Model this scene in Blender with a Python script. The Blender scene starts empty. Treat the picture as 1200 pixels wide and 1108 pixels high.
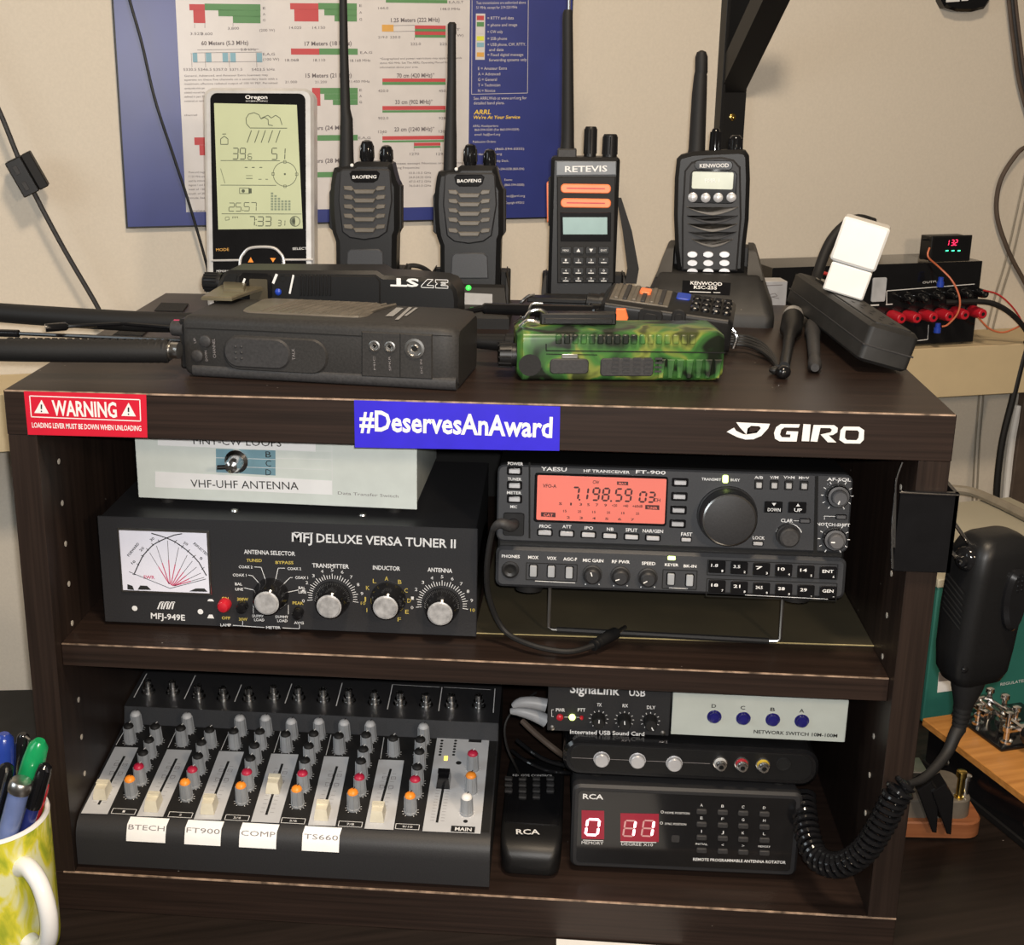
import bpy, math, random
from mathutils import Matrix, Vector, Euler
random.seed(7)
SC = bpy.context.scene
COL = SC.collection
ZO = 1167.0            # cabinet top stands 1167 mm above the floor; all numbers below are mm
rad = math.radians

# ------------------------------------------------------------------ camera
CAMP = Vector((379.0255, -854.3524, 223.6010))
CAMR = Euler((1.2801345, -0.0042539, 0.0872704), 'XYZ').to_matrix()
FPX, PCX, PCY = 1547.69, 520.24, 525.93
cam = bpy.data.cameras.new('camera')
cam.sensor_fit = 'HORIZONTAL'; cam.sensor_width = 36.0
cam.lens = 36.0 * FPX / 1200.0
cam.shift_x = (600.0 - PCX) / 1200.0
cam.shift_y = (PCY - 554.0) / 1200.0
cam.clip_start = 0.02; cam.clip_end = 50
camo_ = bpy.data.objects.new('camera', cam); COL.objects.link(camo_)
camo_.matrix_world = Matrix.Translation((CAMP + Vector((0, 0, ZO))) * .001) @ CAMR.to_4x4()
SC.camera = camo_

# ------------------------------------------------------------------ world, lights, exposure
SC.view_settings.view_transform = 'Standard'; SC.view_settings.look = 'None'
SC.view_settings.gamma = 1.0; SC.view_settings.use_curve_mapping = False
SC.view_settings.exposure = 0.1
w = bpy.data.worlds.new('room_ambient'); SC.world = w; w.use_nodes = True
w.node_tree.nodes['Background'].inputs[0].default_value = (1.0, .86, .70, 1)
w.node_tree.nodes['Background'].inputs[1].default_value = .06
def light(name, typ, loc, power, col, size=.1, rot=None, size_y=None):
    l = bpy.data.lights.new(name, typ); l.energy = power; l.color = col
    if typ == 'AREA':
        l.size = size
        if size_y: l.shape = 'RECTANGLE'; l.size_y = size_y
    else: l.shadow_soft_size = size
    o = bpy.data.objects.new(name, l); COL.objects.link(o)
    o.location = (Vector(loc) + Vector((0, 0, ZO))) * .001
    if rot: o.rotation_euler = [rad(a) for a in rot]
    return o
light('ceiling_lamp', 'AREA', (470, -520, 1250), 18, (1.0, .80, .58), .22)
light('floor_lamp', 'POINT', (1000, -1150, 480), 19, (1.0, .79, .57), .07)
light('left_cool_light', 'AREA', (-1150, -950, 620), 7.5, (.86, .95, 1.0), .8, (66, 0, -46))  # unseen cool light added at the left, lifts the shaded lower wall
light('camera_flash', 'POINT', (386, -850, 233), 25, (1.0, .97, .93), .006)

# ------------------------------------------------------------------ photo ray helpers (design measurements)
def _ray(px, py): return CAMR @ Vector(((px - PCX) / FPX, -(py - PCY) / FPX, -1.0))
def gy(px, py, y):
    d = _ray(px, py); return CAMP + d * ((y - CAMP.y) / d.y)
def gz(px, py, z):
    d = _ray(px, py); return CAMP + d * ((z - CAMP.z) / d.z)
def gp(px, py, y0, th):
    d = _ray(px, py); t = math.tan(rad(th)); return CAMP + d * ((y0 + t * CAMP.x - CAMP.y) / (d.y - t * d.x))

# ------------------------------------------------------------------ materials
MATS = {}
def mat(n, col, rough=.5, metal=0., emit=None, es=1., var=.12, scale=60., spec=.5, bump=0., alpha=None, trans=0., stretch=None, speck=0.):
    m = bpy.data.materials.new(n); m.use_nodes = True; nt = m.node_tree; p = nt.nodes['Principled BSDF']
    p.inputs['Roughness'].default_value = rough; p.inputs['Metallic'].default_value = metal
    p.inputs['Specular IOR Level'].default_value = spec
    c = list(col) + [1]
    p.inputs['Base Color'].default_value = c
    tc = nt.nodes.new('ShaderNodeTexCoord'); mp = nt.nodes.new('ShaderNodeMapping')
    nt.links.new(tc.outputs['Object'], mp.inputs[0])
    if stretch: mp.inputs['Scale'].default_value = stretch
    if var or bump:
        no = nt.nodes.new('ShaderNodeTexNoise'); no.inputs['Scale'].default_value = scale; no.inputs['Detail'].default_value = 4
        nt.links.new(mp.outputs[0], no.inputs[0])
    last = None
    if var:
        r = nt.nodes.new('ShaderNodeValToRGB'); e = r.color_ramp.elements
        e[0].position = .3; e[1].position = .7
        e[0].color = [x * (1 - var) for x in col] + [1]; e[1].color = [min(1, x * (1 + var)) for x in col] + [1]
        nt.links.new(no.outputs[0], r.inputs[0]); last = r.outputs[0]
    if speck:
        n2 = nt.nodes.new('ShaderNodeTexVoronoi'); n2.inputs['Scale'].default_value = 190
        nt.links.new(tc.outputs['Object'], n2.inputs[0])
        r2 = nt.nodes.new('ShaderNodeValToRGB'); r2.color_ramp.elements[0].position = .03; r2.color_ramp.elements[0].color = (1, 1, 1, 1)
        r2.color_ramp.elements[1].position = .06; r2.color_ramp.elements[1].color = (0, 0, 0, 1)
        nt.links.new(n2.outputs['Distance'], r2.inputs[0])
        n3 = nt.nodes.new('ShaderNodeTexNoise'); n3.inputs['Scale'].default_value = 40; nt.links.new(tc.outputs['Object'], n3.inputs[0])
        gt = nt.nodes.new('ShaderNodeMath'); gt.operation = 'GREATER_THAN'; gt.inputs[1].default_value = .56; nt.links.new(n3.outputs[0], gt.inputs[0])
        mu = nt.nodes.new('ShaderNodeMath'); mu.operation = 'MULTIPLY'; nt.links.new(gt.outputs[0], mu.inputs[0]); nt.links.new(r2.outputs[0], mu.inputs[1])
        mx = nt.nodes.new('ShaderNodeMixRGB'); mx.inputs[2].default_value = (speck, speck * .9, speck * .8, 1)
        nt.links.new(mu.outputs[0], mx.inputs[0])
        if last: nt.links.new(last, mx.inputs[1])
        else: mx.inputs[1].default_value = c
        last = mx.outputs[0]
    if last: nt.links.new(last, p.inputs['Base Color'])
    if bump:
        b = nt.nodes.new('ShaderNodeBump'); b.inputs['Strength'].default_value = bump; b.inputs['Distance'].default_value = .001
        nt.links.new(no.outputs[0], b.inputs['Height']); nt.links.new(b.outputs[0], p.inputs['Normal'])
    if emit:
        p.inputs['Emission Color'].default_value = list(emit) + [1]; p.inputs['Emission Strength'].default_value = es
    if trans: p.inputs['Transmission Weight'].default_value = trans
    MATS[n] = m; return m
def wood(n, c1, c2, rough, axis='x', speck=.3):
    m = mat(n, c1, rough, var=0, speck=0, spec=.32); nt = m.node_tree; p = nt.nodes['Principled BSDF']
    tc = nt.nodes.new('ShaderNodeTexCoord'); mp = nt.nodes.new('ShaderNodeMapping')
    mp.inputs['Scale'].default_value = {'x': (3, 60, 160), 'z': (160, 60, 3), 'y': (60, 3, 160)}[axis]
    nt.links.new(tc.outputs['Object'], mp.inputs[0])
    no = nt.nodes.new('ShaderNodeTexNoise'); no.inputs['Scale'].default_value = 2.2; no.inputs['Detail'].default_value = 6
    nt.links.new(mp.outputs[0], no.inputs[0])
    r = nt.nodes.new('ShaderNodeValToRGB'); e = r.color_ramp.elements
    e[0].position = .3; e[1].position = .72; e[0].color = list(c1) + [1]; e[1].color = list(c2) + [1]
    nt.links.new(no.outputs[0], r.inputs[0])
    v = nt.nodes.new('ShaderNodeTexVoronoi'); v.inputs['Scale'].default_value = 75; nt.links.new(tc.outputs['Object'], v.inputs[0])
    r2 = nt.nodes.new('ShaderNodeValToRGB'); r2.color_ramp.elements[0].position = .035; r2.color_ramp.elements[0].color = (1, 1, 1, 1)
    r2.color_ramp.elements[1].position = .06; r2.color_ramp.elements[1].color = (0, 0, 0, 1); nt.links.new(v.outputs['Distance'], r2.inputs[0])
    n3 = nt.nodes.new('ShaderNodeTexNoise'); n3.inputs['Scale'].default_value = 23; nt.links.new(tc.outputs['Object'], n3.inputs[0])
    gt = nt.nodes.new('ShaderNodeMath'); gt.operation = 'GREATER_THAN'; gt.inputs[1].default_value = .57; nt.links.new(n3.outputs[0], gt.inputs[0])
    mu = nt.nodes.new('ShaderNodeMath'); mu.operation = 'MULTIPLY'; nt.links.new(gt.outputs[0], mu.inputs[0]); nt.links.new(r2.outputs[0], mu.inputs[1])
    mx = nt.nodes.new('ShaderNodeMixRGB'); mx.inputs[2].default_value = (speck, speck * .9, speck * .8, 1)
    nt.links.new(mu.outputs[0], mx.inputs[0]); nt.links.new(r.outputs[0], mx.inputs[1]); nt.links.new(mx.outputs[0], p.inputs['Base Color'])
    return m

wood('espresso', (.015, .0095, .0075), (.033, .020, .0155), .40)
wood('espresso_v', (.015, .0095, .0075), (.030, .019, .0145), .42, 'z')
wood('desk_wood', (.010, .007, .0055), (.022, .015, .012), .45, speck=.2)
wood('oak', (.36, .15, .035), (.62, .29, .08), .4, 'y', speck=.4)
wood('cherry', (.22, .075, .03), (.34, .13, .055), .4, speck=.35)
mat('wall', (.66, .60, .51), .85, var=.03, scale=350, bump=.15)
mat('ledge', (.62, .50, .31), .7, var=.03, scale=40)
mat('wear', (.30, .21, .15), .5, var=.75, scale=110)
mat('hole', (.5, .46, .4), .6)
mat('black', (.009, .009, .0095), .42, spec=.35, bump=.06, scale=900)
mat('black_gloss', (.008, .008, .009), .12)
mat('black_soft', (.012, .0115, .0115), .62, spec=.35, bump=.1, scale=700)
mat('black_dust', (.016, .0155, .015), .55, speck=.35, var=.3)
mat('black_void', (.004, .004, .004), .9)
mat('charcoal', (.022, .022, .024), .5, spec=.4, bump=.06, scale=900)
mat('graphite', (.034, .033, .034), .55, spec=.4, var=.2, bump=.08, scale=500)
mat('gray_radio', (.027, .0255, .0245), .55, spec=.35, var=.2, bump=.08, scale=600)
mat('bronze_gray', (.12, .105, .085), .42, var=.2)
mat('gold_gray', (.24, .21, .14), .35, metal=.6)
mat('rubber', (.011, .0105, .0105), .6, spec=.35, bump=.1, scale=600)
mat('chrome', (.72, .72, .72), .18, metal=1., var=.05)
mat('steel', (.52, .51, .49), .3, metal=1., var=.1)
mat('knob_steel', (.72, .72, .73), .25, metal=.55, var=.3, scale=3, stretch=(60, 1, 60))
mat('brass', (.62, .44, .13), .25, metal=1.)
mat('silver', (.72, .71, .70), .3, metal=.45)
mat('silver_btn', (.58, .58, .60), .35, metal=.35)
mat('white', (.82, .81, .79), .45, var=.03)
mat('white_gloss', (.86, .85, .83), .25, var=.02)
mat('print', (.78, .78, .78), .6, var=0)
mat('print_dim', (.30, .30, .30), .6, var=0)
mat('print_yellow', (.62, .48, .10), .6, var=0)
mat('print_black', (.02, .02, .02), .6, var=0)
mat('print_gray', (.22, .20, .20), .6, var=0)
mat('red', (.55, .015, .03), .35)
mat('sticker_red', (.62, .012, .035), .4, var=.04)
mat('sticker_blue', (.030, .018, .60), .4, var=.06)
mat('orange', (1, .30, .03), .4)
mat('orange_bright', (1.0, .22, .07), .4, emit=(1, .2, .06), es=.12)
mat('mixer_gray', (.17, .185, .205), .45)
mat('strip_gray', (.52, .53, .55), .5, var=.05)
mat('fader_cream', (.72, .67, .53), .4)
mat('knob_gray', (.31, .325, .345), .5)
mat('knob_crimson', (.50, .02, .06), .4)
mat('panel_gray', (.034, .036, .041), .45, bump=.05, scale=900)
mat('mfj_panel', (.022, .022, .0245), .5, var=.15, bump=.05, scale=900)
mat('switch_white', (.68, .73, .69), .5, var=.04)
mat('net_gray', (.52, .56, .52), .45, var=.04)
mat('teal_print', (.18, .33, .40), .5, var=.1)
mat('label_white', (.88, .88, .88), .5, var=.03)
mat('meter_face', (.70, .70, .78), .5, emit=(.9, .85, 1), es=.10, var=.03)
mat('print_crimson', (.55, .05, .13), .5, var=0)
mat('lcd_salmon', (.62, .15, .11), .4, emit=(1, .20, .15), es=.27, var=.05, scale=15)
mat('lcd_ink', (.05, .008, .008), .5, var=0)
mat('lcd_green', (.44, .48, .30), .4, emit=(.75, .80, .50), es=.06, var=.06, scale=20)
mat('lcd_ink2', (.07, .085, .05), .5, var=0)
mat('lcd_ink_mid', (.20, .25, .17), .5, var=0)
mat('lcd_blue', (.26, .40, .40), .35, var=.06)
mat('lcd_pale', (.50, .54, .44), .3, var=.1)
mat('led_green', (.2, .9, .1), .3, emit=(.25, 1, .08), es=4)
mat('led_lime', (.7, .9, .2), .3, emit=(.75, 1, .25), es=3)
mat('led_green_dim', (.05, .6, .08), .3, emit=(.05, 1, .08), es=1.2)
mat('led_yellow', (.9, .6, .1), .3, emit=(1, .55, .05), es=4)
mat('led_red', (.9, .05, .08), .3, emit=(1, .02, .09), es=2.6)
mat('led_red_hot', (1, .5, .55), .3, emit=(1, .50, .58), es=4.5)
mat('led_red_glow', (.14, .004, .012), .3, emit=(1, .01, .08), es=.17)
mat('led_seg_off', (.42, .22, .22), .4, emit=(1, .5, .45), es=.22)
mat('navy', (.022, .035, .20), .35, var=.15, scale=12)
mat('poster_white', (.62, .59, .58), .35, var=.03)
mat('bar_red', (.52, .05, .055), .5, var=.03); mat('bar_green', (.085, .25, .085), .5, var=.03)
mat('bar_blue', (.22, .42, .52), .5, var=.03); mat('bar_orange', (.68, .36, .07), .5, var=.03); mat('bar_yellow', (.68, .70, .05), .5, var=.03)
mat('poster_print', (.16, .14, .15), .6, var=0); mat('poster_yellow', (.85, .58, .05), .5, var=0)
mat('teal_box', (.028, .16, .13), .5, var=.1, scale=15)
mat('cream', (.50, .47, .37), .6, var=.05, scale=10)
mat('hose', (.27, .24, .19), .6)
mat('brown_panel', (.085, .060, .045), .7, var=.15)
mat('blue_plug', (.02, .06, .45), .35)
mat('wire_red', (.50, .03, .03), .4); mat('wire_orange', (.60, .16, .07), .4)
mat('kraft', (.055, .045, .025), .7, var=.2, scale=14)
mat('edge_gold', (.42, .34, .16), .4)
mat('pen_blue', (.02, .05, .30), .2); mat('pen_green', (.01, .30, .10), .2); mat('pen_navy', (.02, .03, .16), .2); mat('pen_red', (.5, .02, .03), .3)
mat('pen_clear', (.15, .20, .40), .2)
mat('ribbon_gray', (.30, .31, .33), .45)
mat('blue_button', (.02, .018, .16), .18)
mat('velvet', (.014, .013, .012), 1., bump=.6, scale=1500)
mat('glass_meter', (.5, .52, .55), .2, var=.15)
mat('led_cyan', (.1, .9, .5), .3, emit=(.05, 1, .4), es=2.2)
mat('knob_inner', (.085, .085, .09), .45)

def camo_mat():
    m = mat('camouflage', (.1, .2, .05), .35, var=0); nt = m.node_tree; p = nt.nodes['Principled BSDF']
    tc = nt.nodes.new('ShaderNodeTexCoord'); no = nt.nodes.new('ShaderNodeTexNoise')
    no.inputs['Scale'].default_value = 38; no.inputs['Detail'].default_value = 2; no.inputs['Distortion'].default_value = .6
    nt.links.new(tc.outputs['Object'], no.inputs[0])
    r = nt.nodes.new('ShaderNodeValToRGB'); r.color_ramp.interpolation = 'EASE'
    e = r.color_ramp.elements; e[0].position = .40; e[0].color = (.008, .012, .007, 1); e[1].position = .47; e[1].color = (.030, .095, .025, 1)
    for pos, c in ((.54, (.055, .17, .035, 1)), (.62, (.20, .24, .05, 1)), (.70, (.05, .06, .02, 1))):
        x = e.new(pos); x.color = c
    nt.links.new(no.outputs[0], r.inputs[0]); nt.links.new(r.outputs[0], p.inputs['Base Color'])
camo_mat()
def mug_mat():
    m = mat('mug_glaze', (.6, .6, .05), .25, var=0); nt = m.node_tree; p = nt.nodes['Principled BSDF']
    tc = nt.nodes.new('ShaderNodeTexCoord'); mp = nt.nodes.new('ShaderNodeMapping'); mp.inputs['Scale'].default_value = (1, 1, .5)
    mp.inputs['Rotation'].default_value = (.5, .3, 0)
    nt.links.new(tc.outputs['Object'], mp.inputs[0])
    no = nt.nodes.new('ShaderNodeTexNoise'); no.inputs['Scale'].default_value = 48; no.inputs['Detail'].default_value = 5; no.inputs['Distortion'].default_value = 1.2
    nt.links.new(mp.outputs[0], no.inputs[0])
    r = nt.nodes.new('ShaderNodeValToRGB'); e = r.color_ramp.elements
    e[0].position = .36; e[0].color = (.36, .42, .03, 1); e[1].position = .5; e[1].color = (.70, .64, .05, 1)
    x = e.new(.62); x.color = (.72, .72, .45, 1)
    nt.links.new(no.outputs[0], r.inputs[0]); nt.links.new(r.outputs[0], p.inputs['Base Color'])
mug_mat()

# ------------------------------------------------------------------ mesh builder (mm)
I4 = Matrix.Identity(4)
def TR(x=0, y=0, z=0, rx=0, ry=0, rz=0):
    return Matrix.Translation((x, y, z)) @ Euler((rad(rx), rad(ry), rad(rz)), 'XYZ').to_matrix().to_4x4()
def rrect(x0, x1, z0, z1, r=0, n=4):
    if r <= 0: return [(x0, z0), (x1, z0), (x1, z1), (x0, z1)]
    r = min(r, abs(x1 - x0) / 2 - 1e-4, abs(z1 - z0) / 2 - 1e-4)
    out = []
    for cx, cz, a0 in ((x1 - r, z0 + r, -90), (x1 - r, z1 - r, 0), (x0 + r, z1 - r, 90), (x0 + r, z0 + r, 180)):
        for i in range(n + 1):
            a = rad(a0 + 90 * i / n); out.append((cx + r * math.cos(a), cz + r * math.sin(a)))
    return out
def inset(poly, d):
    n = len(poly); out = []
    for i in range(n):
        p0, p1, p2 = poly[i - 1], poly[i], poly[(i + 1) % n]
        def nrm(a, b):
            dx, dz = b[0] - a[0], b[1] - a[1]; l = math.hypot(dx, dz) or 1; return (-dz / l, dx / l)
        a, b = nrm(p0, p1), nrm(p1, p2); mx, mz = a[0] + b[0], a[1] + b[1]; l2 = mx * mx + mz * mz
        k = 2 * d / l2 if l2 > .2 else d
        out.append((p1[0] + mx * k, p1[1] + mz * k))
    return out
_fc = {}
def _glyphs(s, bold):
    key = (s, bold)
    if key not in _fc:
        cu = bpy.data.curves.new('t', 'FONT'); cu.body = s; cu.resolution_u = 2; cu.size = 1
        if bold: cu.offset = .018 * float(bold)
        o = bpy.data.objects.new('t', cu); COL.objects.link(o)
        bpy.context.view_layer.update()
        me = bpy.data.meshes.new_from_object(o.evaluated_get(bpy.context.evaluated_depsgraph_get()))
        vs = [(v.co.x, v.co.y) for v in me.vertices]; fs = [tuple(p.vertices) for p in me.polygons]
        bpy.data.objects.remove(o); bpy.data.curves.remove(cu); bpy.data.meshes.remove(me)
        if vs:
            x0 = min(v[0] for v in vs); x1 = max(v[0] for v in vs)
        else: x0, x1 = 0, 1
        _fc[key] = (vs, fs, x0, max(x1 - x0, 1e-6))
    return _fc[key]
CAPH = .73
class B:
    def __init__(s, F=None): s.v = []; s.f = []; s.m = []; s.mi = 0; s.F = F or I4; s.sm = []
    def add(s, vs, fs, F=None, smooth=True):
        M = s.F @ F if F else s.F; o = len(s.v)
        s.v += [tuple(M @ Vector(p)) for p in vs]
        for f in fs: s.f.append([i + o for i in f]); s.m.append(s.mi); s.sm.append(smooth)
        return s
    def prism(s, poly, y0, y1, c=0, cb=0, F=None):
        """polygon in x,z (counter-clockwise from the front, -y) swept from y0 (front) to y1, c = chamfer of front rim"""
        n = len(poly); rings = []
        if c: rings.append([(x, y0, z) for x, z in inset(poly, c)]); rings.append([(x, y0 + c, z) for x, z in poly])
        else: rings.append([(x, y0, z) for x, z in poly])
        if cb: rings.append([(x, y1 - cb, z) for x, z in poly]); rings.append([(x, y1, z) for x, z in inset(poly, cb)])
        else: rings.append([(x, y1, z) for x, z in poly])
        return s.rings(rings, F=F)
    def rings(s, rings, cap=True, closed=True, F=None):
        n = len(rings[0]); vs = [p for r in rings for p in r]; fs = []
        for i in range(len(rings) - 1):
            for j in range(n if closed else n - 1):
                a, b = i * n + j, i * n + (j + 1) % n
                fs.append((a, b, b + n, a + n))
        if cap: fs.append(tuple(range(n - 1, -1, -1))); fs.append(tuple(range((len(rings) - 1) * n, len(rings) * n)))
        return s.add(vs, fs, F)
    def box(s, x0, x1, y0, y1, z0, z1, c=0, F=None):
        if not c: return s.prism(rrect(x0, x1, z0, z1), y0, y1, F=F)
        return s.prism(rrect(x0, x1, z0, z1, c, 2), y0, y1, c * .8, c * .8, F=F)
    def cyl(s, p0, p1, r0, r1=None, n=18, F=None, cap=True):
        r1 = r0 if r1 is None else r1
        return s.lathe(p0, Vector(p1) - Vector(p0), [(0, r0), (1, r1)], n, F, True, cap)
    def lathe(s, p0, d, prof, n=20, F=None, rel=False, cap=True):
        d = Vector(d); L = d.length if rel else 1; d = d.normalized()
        u = d.orthogonal().normalized(); w_ = d.cross(u); p0 = Vector(p0)
        rings = [[p0 + d * (t * L) + (u * math.cos(2 * math.pi * i / n) + w_ * math.sin(2 * math.pi * i / n)) * max(r, 1e-3) for i in range(n)] for t, r in prof]
        return s.rings(rings, cap, F=F)
    def tube(s, pts, r, n=8, smooth=0, F=None):
        pts = [Vector(p) for p in pts]
        if smooth: pts = spl(pts, smooth)
        rr = r if isinstance(r, (list, tuple)) else [r] * len(pts)
        if len(rr) != len(pts):
            k = len(rr) - 1; m = len(pts) - 1
            rr = [rr[min(int(i * k / m), k)] + (rr[min(int(i * k / m) + 1, k)] - rr[min(int(i * k / m), k)]) * (i * k / m - int(i * k / m)) for i in range(m + 1)]
        t0 = (pts[1] - pts[0]).normalized(); u = t0.orthogonal().normalized(); rings = []
        for i, p in enumerate(pts):
            t = (pts[min(i + 1, len(pts) - 1)] - pts[max(i - 1, 0)])
            t = t.normalized() if t.length > 1e-9 else t0
            u = (u - t * u.dot(t)); u = u.normalized() if u.length > 1e-6 else t.orthogonal().normalized()
            w_ = t.cross(u)
            rings.append([p + (u * math.cos(2 * math.pi * k / n) + w_ * math.sin(2 * math.pi * k / n)) * rr[i] for k in range(n)])
        return s.rings(rings, F=F)
    def ball(s, c, rx, ry=None, rz=None, n=14, F=None):
        ry = rx if ry is None else ry; rz = rx if rz is None else rz; rings = []
        for i in range(1, n // 2 + 1):
            a = math.pi * i / (n // 2 + 1)
            rings.append([(c[0] + rx * math.sin(a) * math.cos(2 * math.pi * k / n), c[1] + ry * math.sin(a) * math.sin(2 * math.pi * k / n), c[2] + rz * math.cos(a)) for k in range(n)])
        return s.rings(rings, F=F)
    def loop(s, pts, r, n=8, F=None):
        """closed tube"""
        pts = [Vector(p) for p in pts]; m = len(pts); vs = []; fs = []
        nrm = sum(((pts[i] - pts[0]).cross(pts[(i + 1) % m] - pts[0]) for i in range(m)), Vector()).normalized()
        for i in range(m):
            t = (pts[(i + 1) % m] - pts[i - 1]).normalized(); u = t.cross(nrm).normalized()
            for k in range(n): vs.append(pts[i] + (u * math.cos(2 * math.pi * k / n) + nrm * math.sin(2 * math.pi * k / n)) * r)
        for i in range(m):
            for k in range(n): fs.append((i * n + k, i * n + (k + 1) % n, ((i + 1) % m) * n + (k + 1) % n, ((i + 1) % m) * n + k))
        return s.add(vs, fs, F)
    # ---- flat printing on a panel's y = 0 plane
    def fill(s, poly, e=.25, F=None): return s.add([(x, -e, z) for x, z in poly], [tuple(range(len(poly)))], F)
    def quad(s, x0, x1, z0, z1, e=.25, F=None): return s.fill(rrect(x0, x1, z0, z1), e, F)
    def disc(s, x, z, r, e=.25, n=16, F=None, rz=None):
        rz = rz or r
        return s.fill([(x + r * math.cos(2 * math.pi * i / n), z + rz * math.sin(2 * math.pi * i / n)) for i in range(n)], e, F)
    def line(s, pts, w, e=.25, F=None):
        for a, b in zip(pts, pts[1:]):
            dx, dz = b[0] - a[0], b[1] - a[1]; l = math.hypot(dx, dz) or 1; ox, oz = -dz / l * w / 2, dx / l * w / 2
            s.fill([(a[0] - ox, a[1] - oz), (b[0] - ox, b[1] - oz), (b[0] + ox, b[1] + oz), (a[0] + ox, a[1] + oz)], e, F)
        return s
    def ring2(s, x, z, r, w, a0=0, a1=360, e=.25, n=28, F=None):
        return s.line([(x + r * math.cos(rad(a0 + (a1 - a0) * i / n)), z + r * math.sin(rad(a0 + (a1 - a0) * i / n))) for i in range(n + 1)], w, e, F)
    def frame2(s, x0, x1, z0, z1, w, e=.25, F=None): return s.line([(x0, z0), (x1, z0), (x1, z1), (x0, z1), (x0, z0)], w, e, F)
    def text(s, t, x0, z0, x1, z1, h, e=.25, F=None, bold=False, shear=0):
        """text whose baseline runs from (x0,z0) to (x1,z1), cap height h"""
        vs, fs, gx, gw = _glyphs(t, bold); L = math.hypot(x1 - x0, z1 - z0); ux, uz = (x1 - x0) / L, (z1 - z0) / L; k = L / gw; kh = h / CAPH
        out = []
        for x, y in vs:
            a, b = (x - gx) * k, y * kh; a += shear * b
            out.append((x0 + ux * a - uz * b, -e, z0 + uz * a + ux * b))
        return s.add(out, fs, F, False)
    def ctext(s, t, x, z, w_, h, **k): return s.text(t, x - w_ / 2, z - h / 2, x + w_ / 2, z - h / 2, h, **k)
    def seg7(s, ch, x, z, w_, h, t, sh=.1, e=.3, F=None):
        """seven segment digit with lower left corner at x,z"""
        S = {'0': 'abcdef', '1': 'bc', '2': 'abged', '3': 'abgcd', '4': 'fgbc', '5': 'afgcd', '6': 'afgedc', '7': 'abc', '8': 'abcdefg', '9': 'abcdfg', 'O': 'abcdef'}.get(ch, ch)
        hh = h / 2; g = t * .16
        P = {'a': ((0, h), (w_, h)), 'g': ((0, hh), (w_, hh)), 'd': ((0, 0), (w_, 0)), 'f': ((0, hh), (0, h)), 'b': ((w_, hh), (w_, h)), 'e': ((0, 0), (0, hh)), 'c': ((w_, 0), (w_, hh))}
        for c in S:
            (ax, az), (bx, bz) = P[c]; l = math.hypot(bx - ax, bz - az); dx, dz = (bx - ax) / l, (bz - az) / l; nx, nz = -dz * t / 2, dx * t / 2
            a0, a1 = g, l - g; q = t / 2
            pts = [(ax + dx * a0, az + dz * a0), (ax + dx * (a0 + q) - nx, az + dz * (a0 + q) - nz), (ax + dx * (a1 - q) - nx, az + dz * (a1 - q) - nz), (ax + dx * a1, az + dz * a1),
                   (ax + dx * (a1 - q) + nx, az + dz * (a1 - q) + nz), (ax + dx * (a0 + q) + nx, az + dz * (a0 + q) + nz)]
            s.fill([(x + px + sh * pz, z + pz) for px, pz in pts], e, F)
        return s
    def mesh(s, name, mats):
        me = bpy.data.meshes.new(name); me.from_pydata([(a * .001, b * .001, c * .001) for a, b, c in s.v], [], s.f)
        for m in mats: me.materials.append(MATS[m])
        me.polygons.foreach_set('material_index', s.m); me.polygons.foreach_set('use_smooth', s.sm)
        me.validate(); me.update(); me.set_sharp_from_angle(angle=rad(38)); return me
def spl(pts, k):
    out = []; n = len(pts)
    for i in range(n - 1):
        p0, p1, p2, p3 = pts[max(i - 1, 0)], pts[i], pts[i + 1], pts[min(i + 2, n - 1)]
        for j in range(k):
            t = j / k
            out.append(.5 * ((2 * p1) + (p2 - p0) * t + (2 * p0 - 5 * p1 + 4 * p2 - p3) * t * t + (3 * p1 - p0 - 3 * p2 + p3) * t ** 3))
    out.append(pts[-1]); return out

BOLD = {'antenna_tuner', 'transceiver', 'sound_card_box', 'network_switch', 'rotator_controller'}
class T:
    """a thing: an Empty at its base that parents its parts"""
    def __init__(s, name, label, cat, loc=(0, 0, 0), rot=(0, 0, 0), group=None, kind=None):
        s.M = TR(*loc, *rot); s.Mi = s.M.inverted()
        o = bpy.data.objects.new(name, None); COL.objects.link(o); o.empty_display_size = .01
        W = s.M.copy(); W.translation = (W.translation + Vector((0, 0, ZO))) * .001; o.matrix_world = W
        s.o = o; o['label'] = label; o['category'] = cat
        if group: o['group'] = group
        if kind: o['kind'] = kind
    def part(s, name, b, mats, parent=None, label=None, kind=None):
        if isinstance(mats, str): mats = [mats]
        o = bpy.data.objects.new(name, b.mesh(name, mats)); COL.objects.link(o); o.parent = parent or s.o
        if label: o['label'] = label
        if kind: o['kind'] = kind
        return o
    def px(s, x, y, F=None):
        """where the sight line of a photo pixel meets the y = 0 plane of frame F of this thing"""
        Mi = (s.M @ F).inverted() if F else s.Mi
        c = Mi @ CAMP; d = Mi.to_3x3() @ _ray(x, y); k = -c.y / d.y; p = c + d * k
        return (p.x, p.z)
    def loc3(s, P): return s.Mi @ Vector(P)
    def poly(s, pts, F=None): return [s.px(x, y, F) for x, y in pts]
    def text(s, b, t, xl, yl, xr, yr, hpx, F=None, **k):
        """text over the photo span: baseline from pixel (xl,yl) to (xr,yr), cap height in pixels"""
        a, c = s.px(xl, yl, F), s.px(xr, yr, F); sc = math.hypot(c[0] - a[0], c[1] - a[1]) / max(math.hypot(xr - xl, yr - yl), 1e-6)
        z0 = s.px((xl + xr) / 2, (yl + yr) / 2, F); z1 = s.px((xl + xr) / 2, (yl + yr) / 2 - hpx, F)
        h = math.hypot(z1[0] - z0[0], z1[1] - z0[1])
        k.setdefault('bold', s.o.name in BOLD)
        b.text(t, a[0], a[1], c[0], c[1], h, **k)
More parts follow.
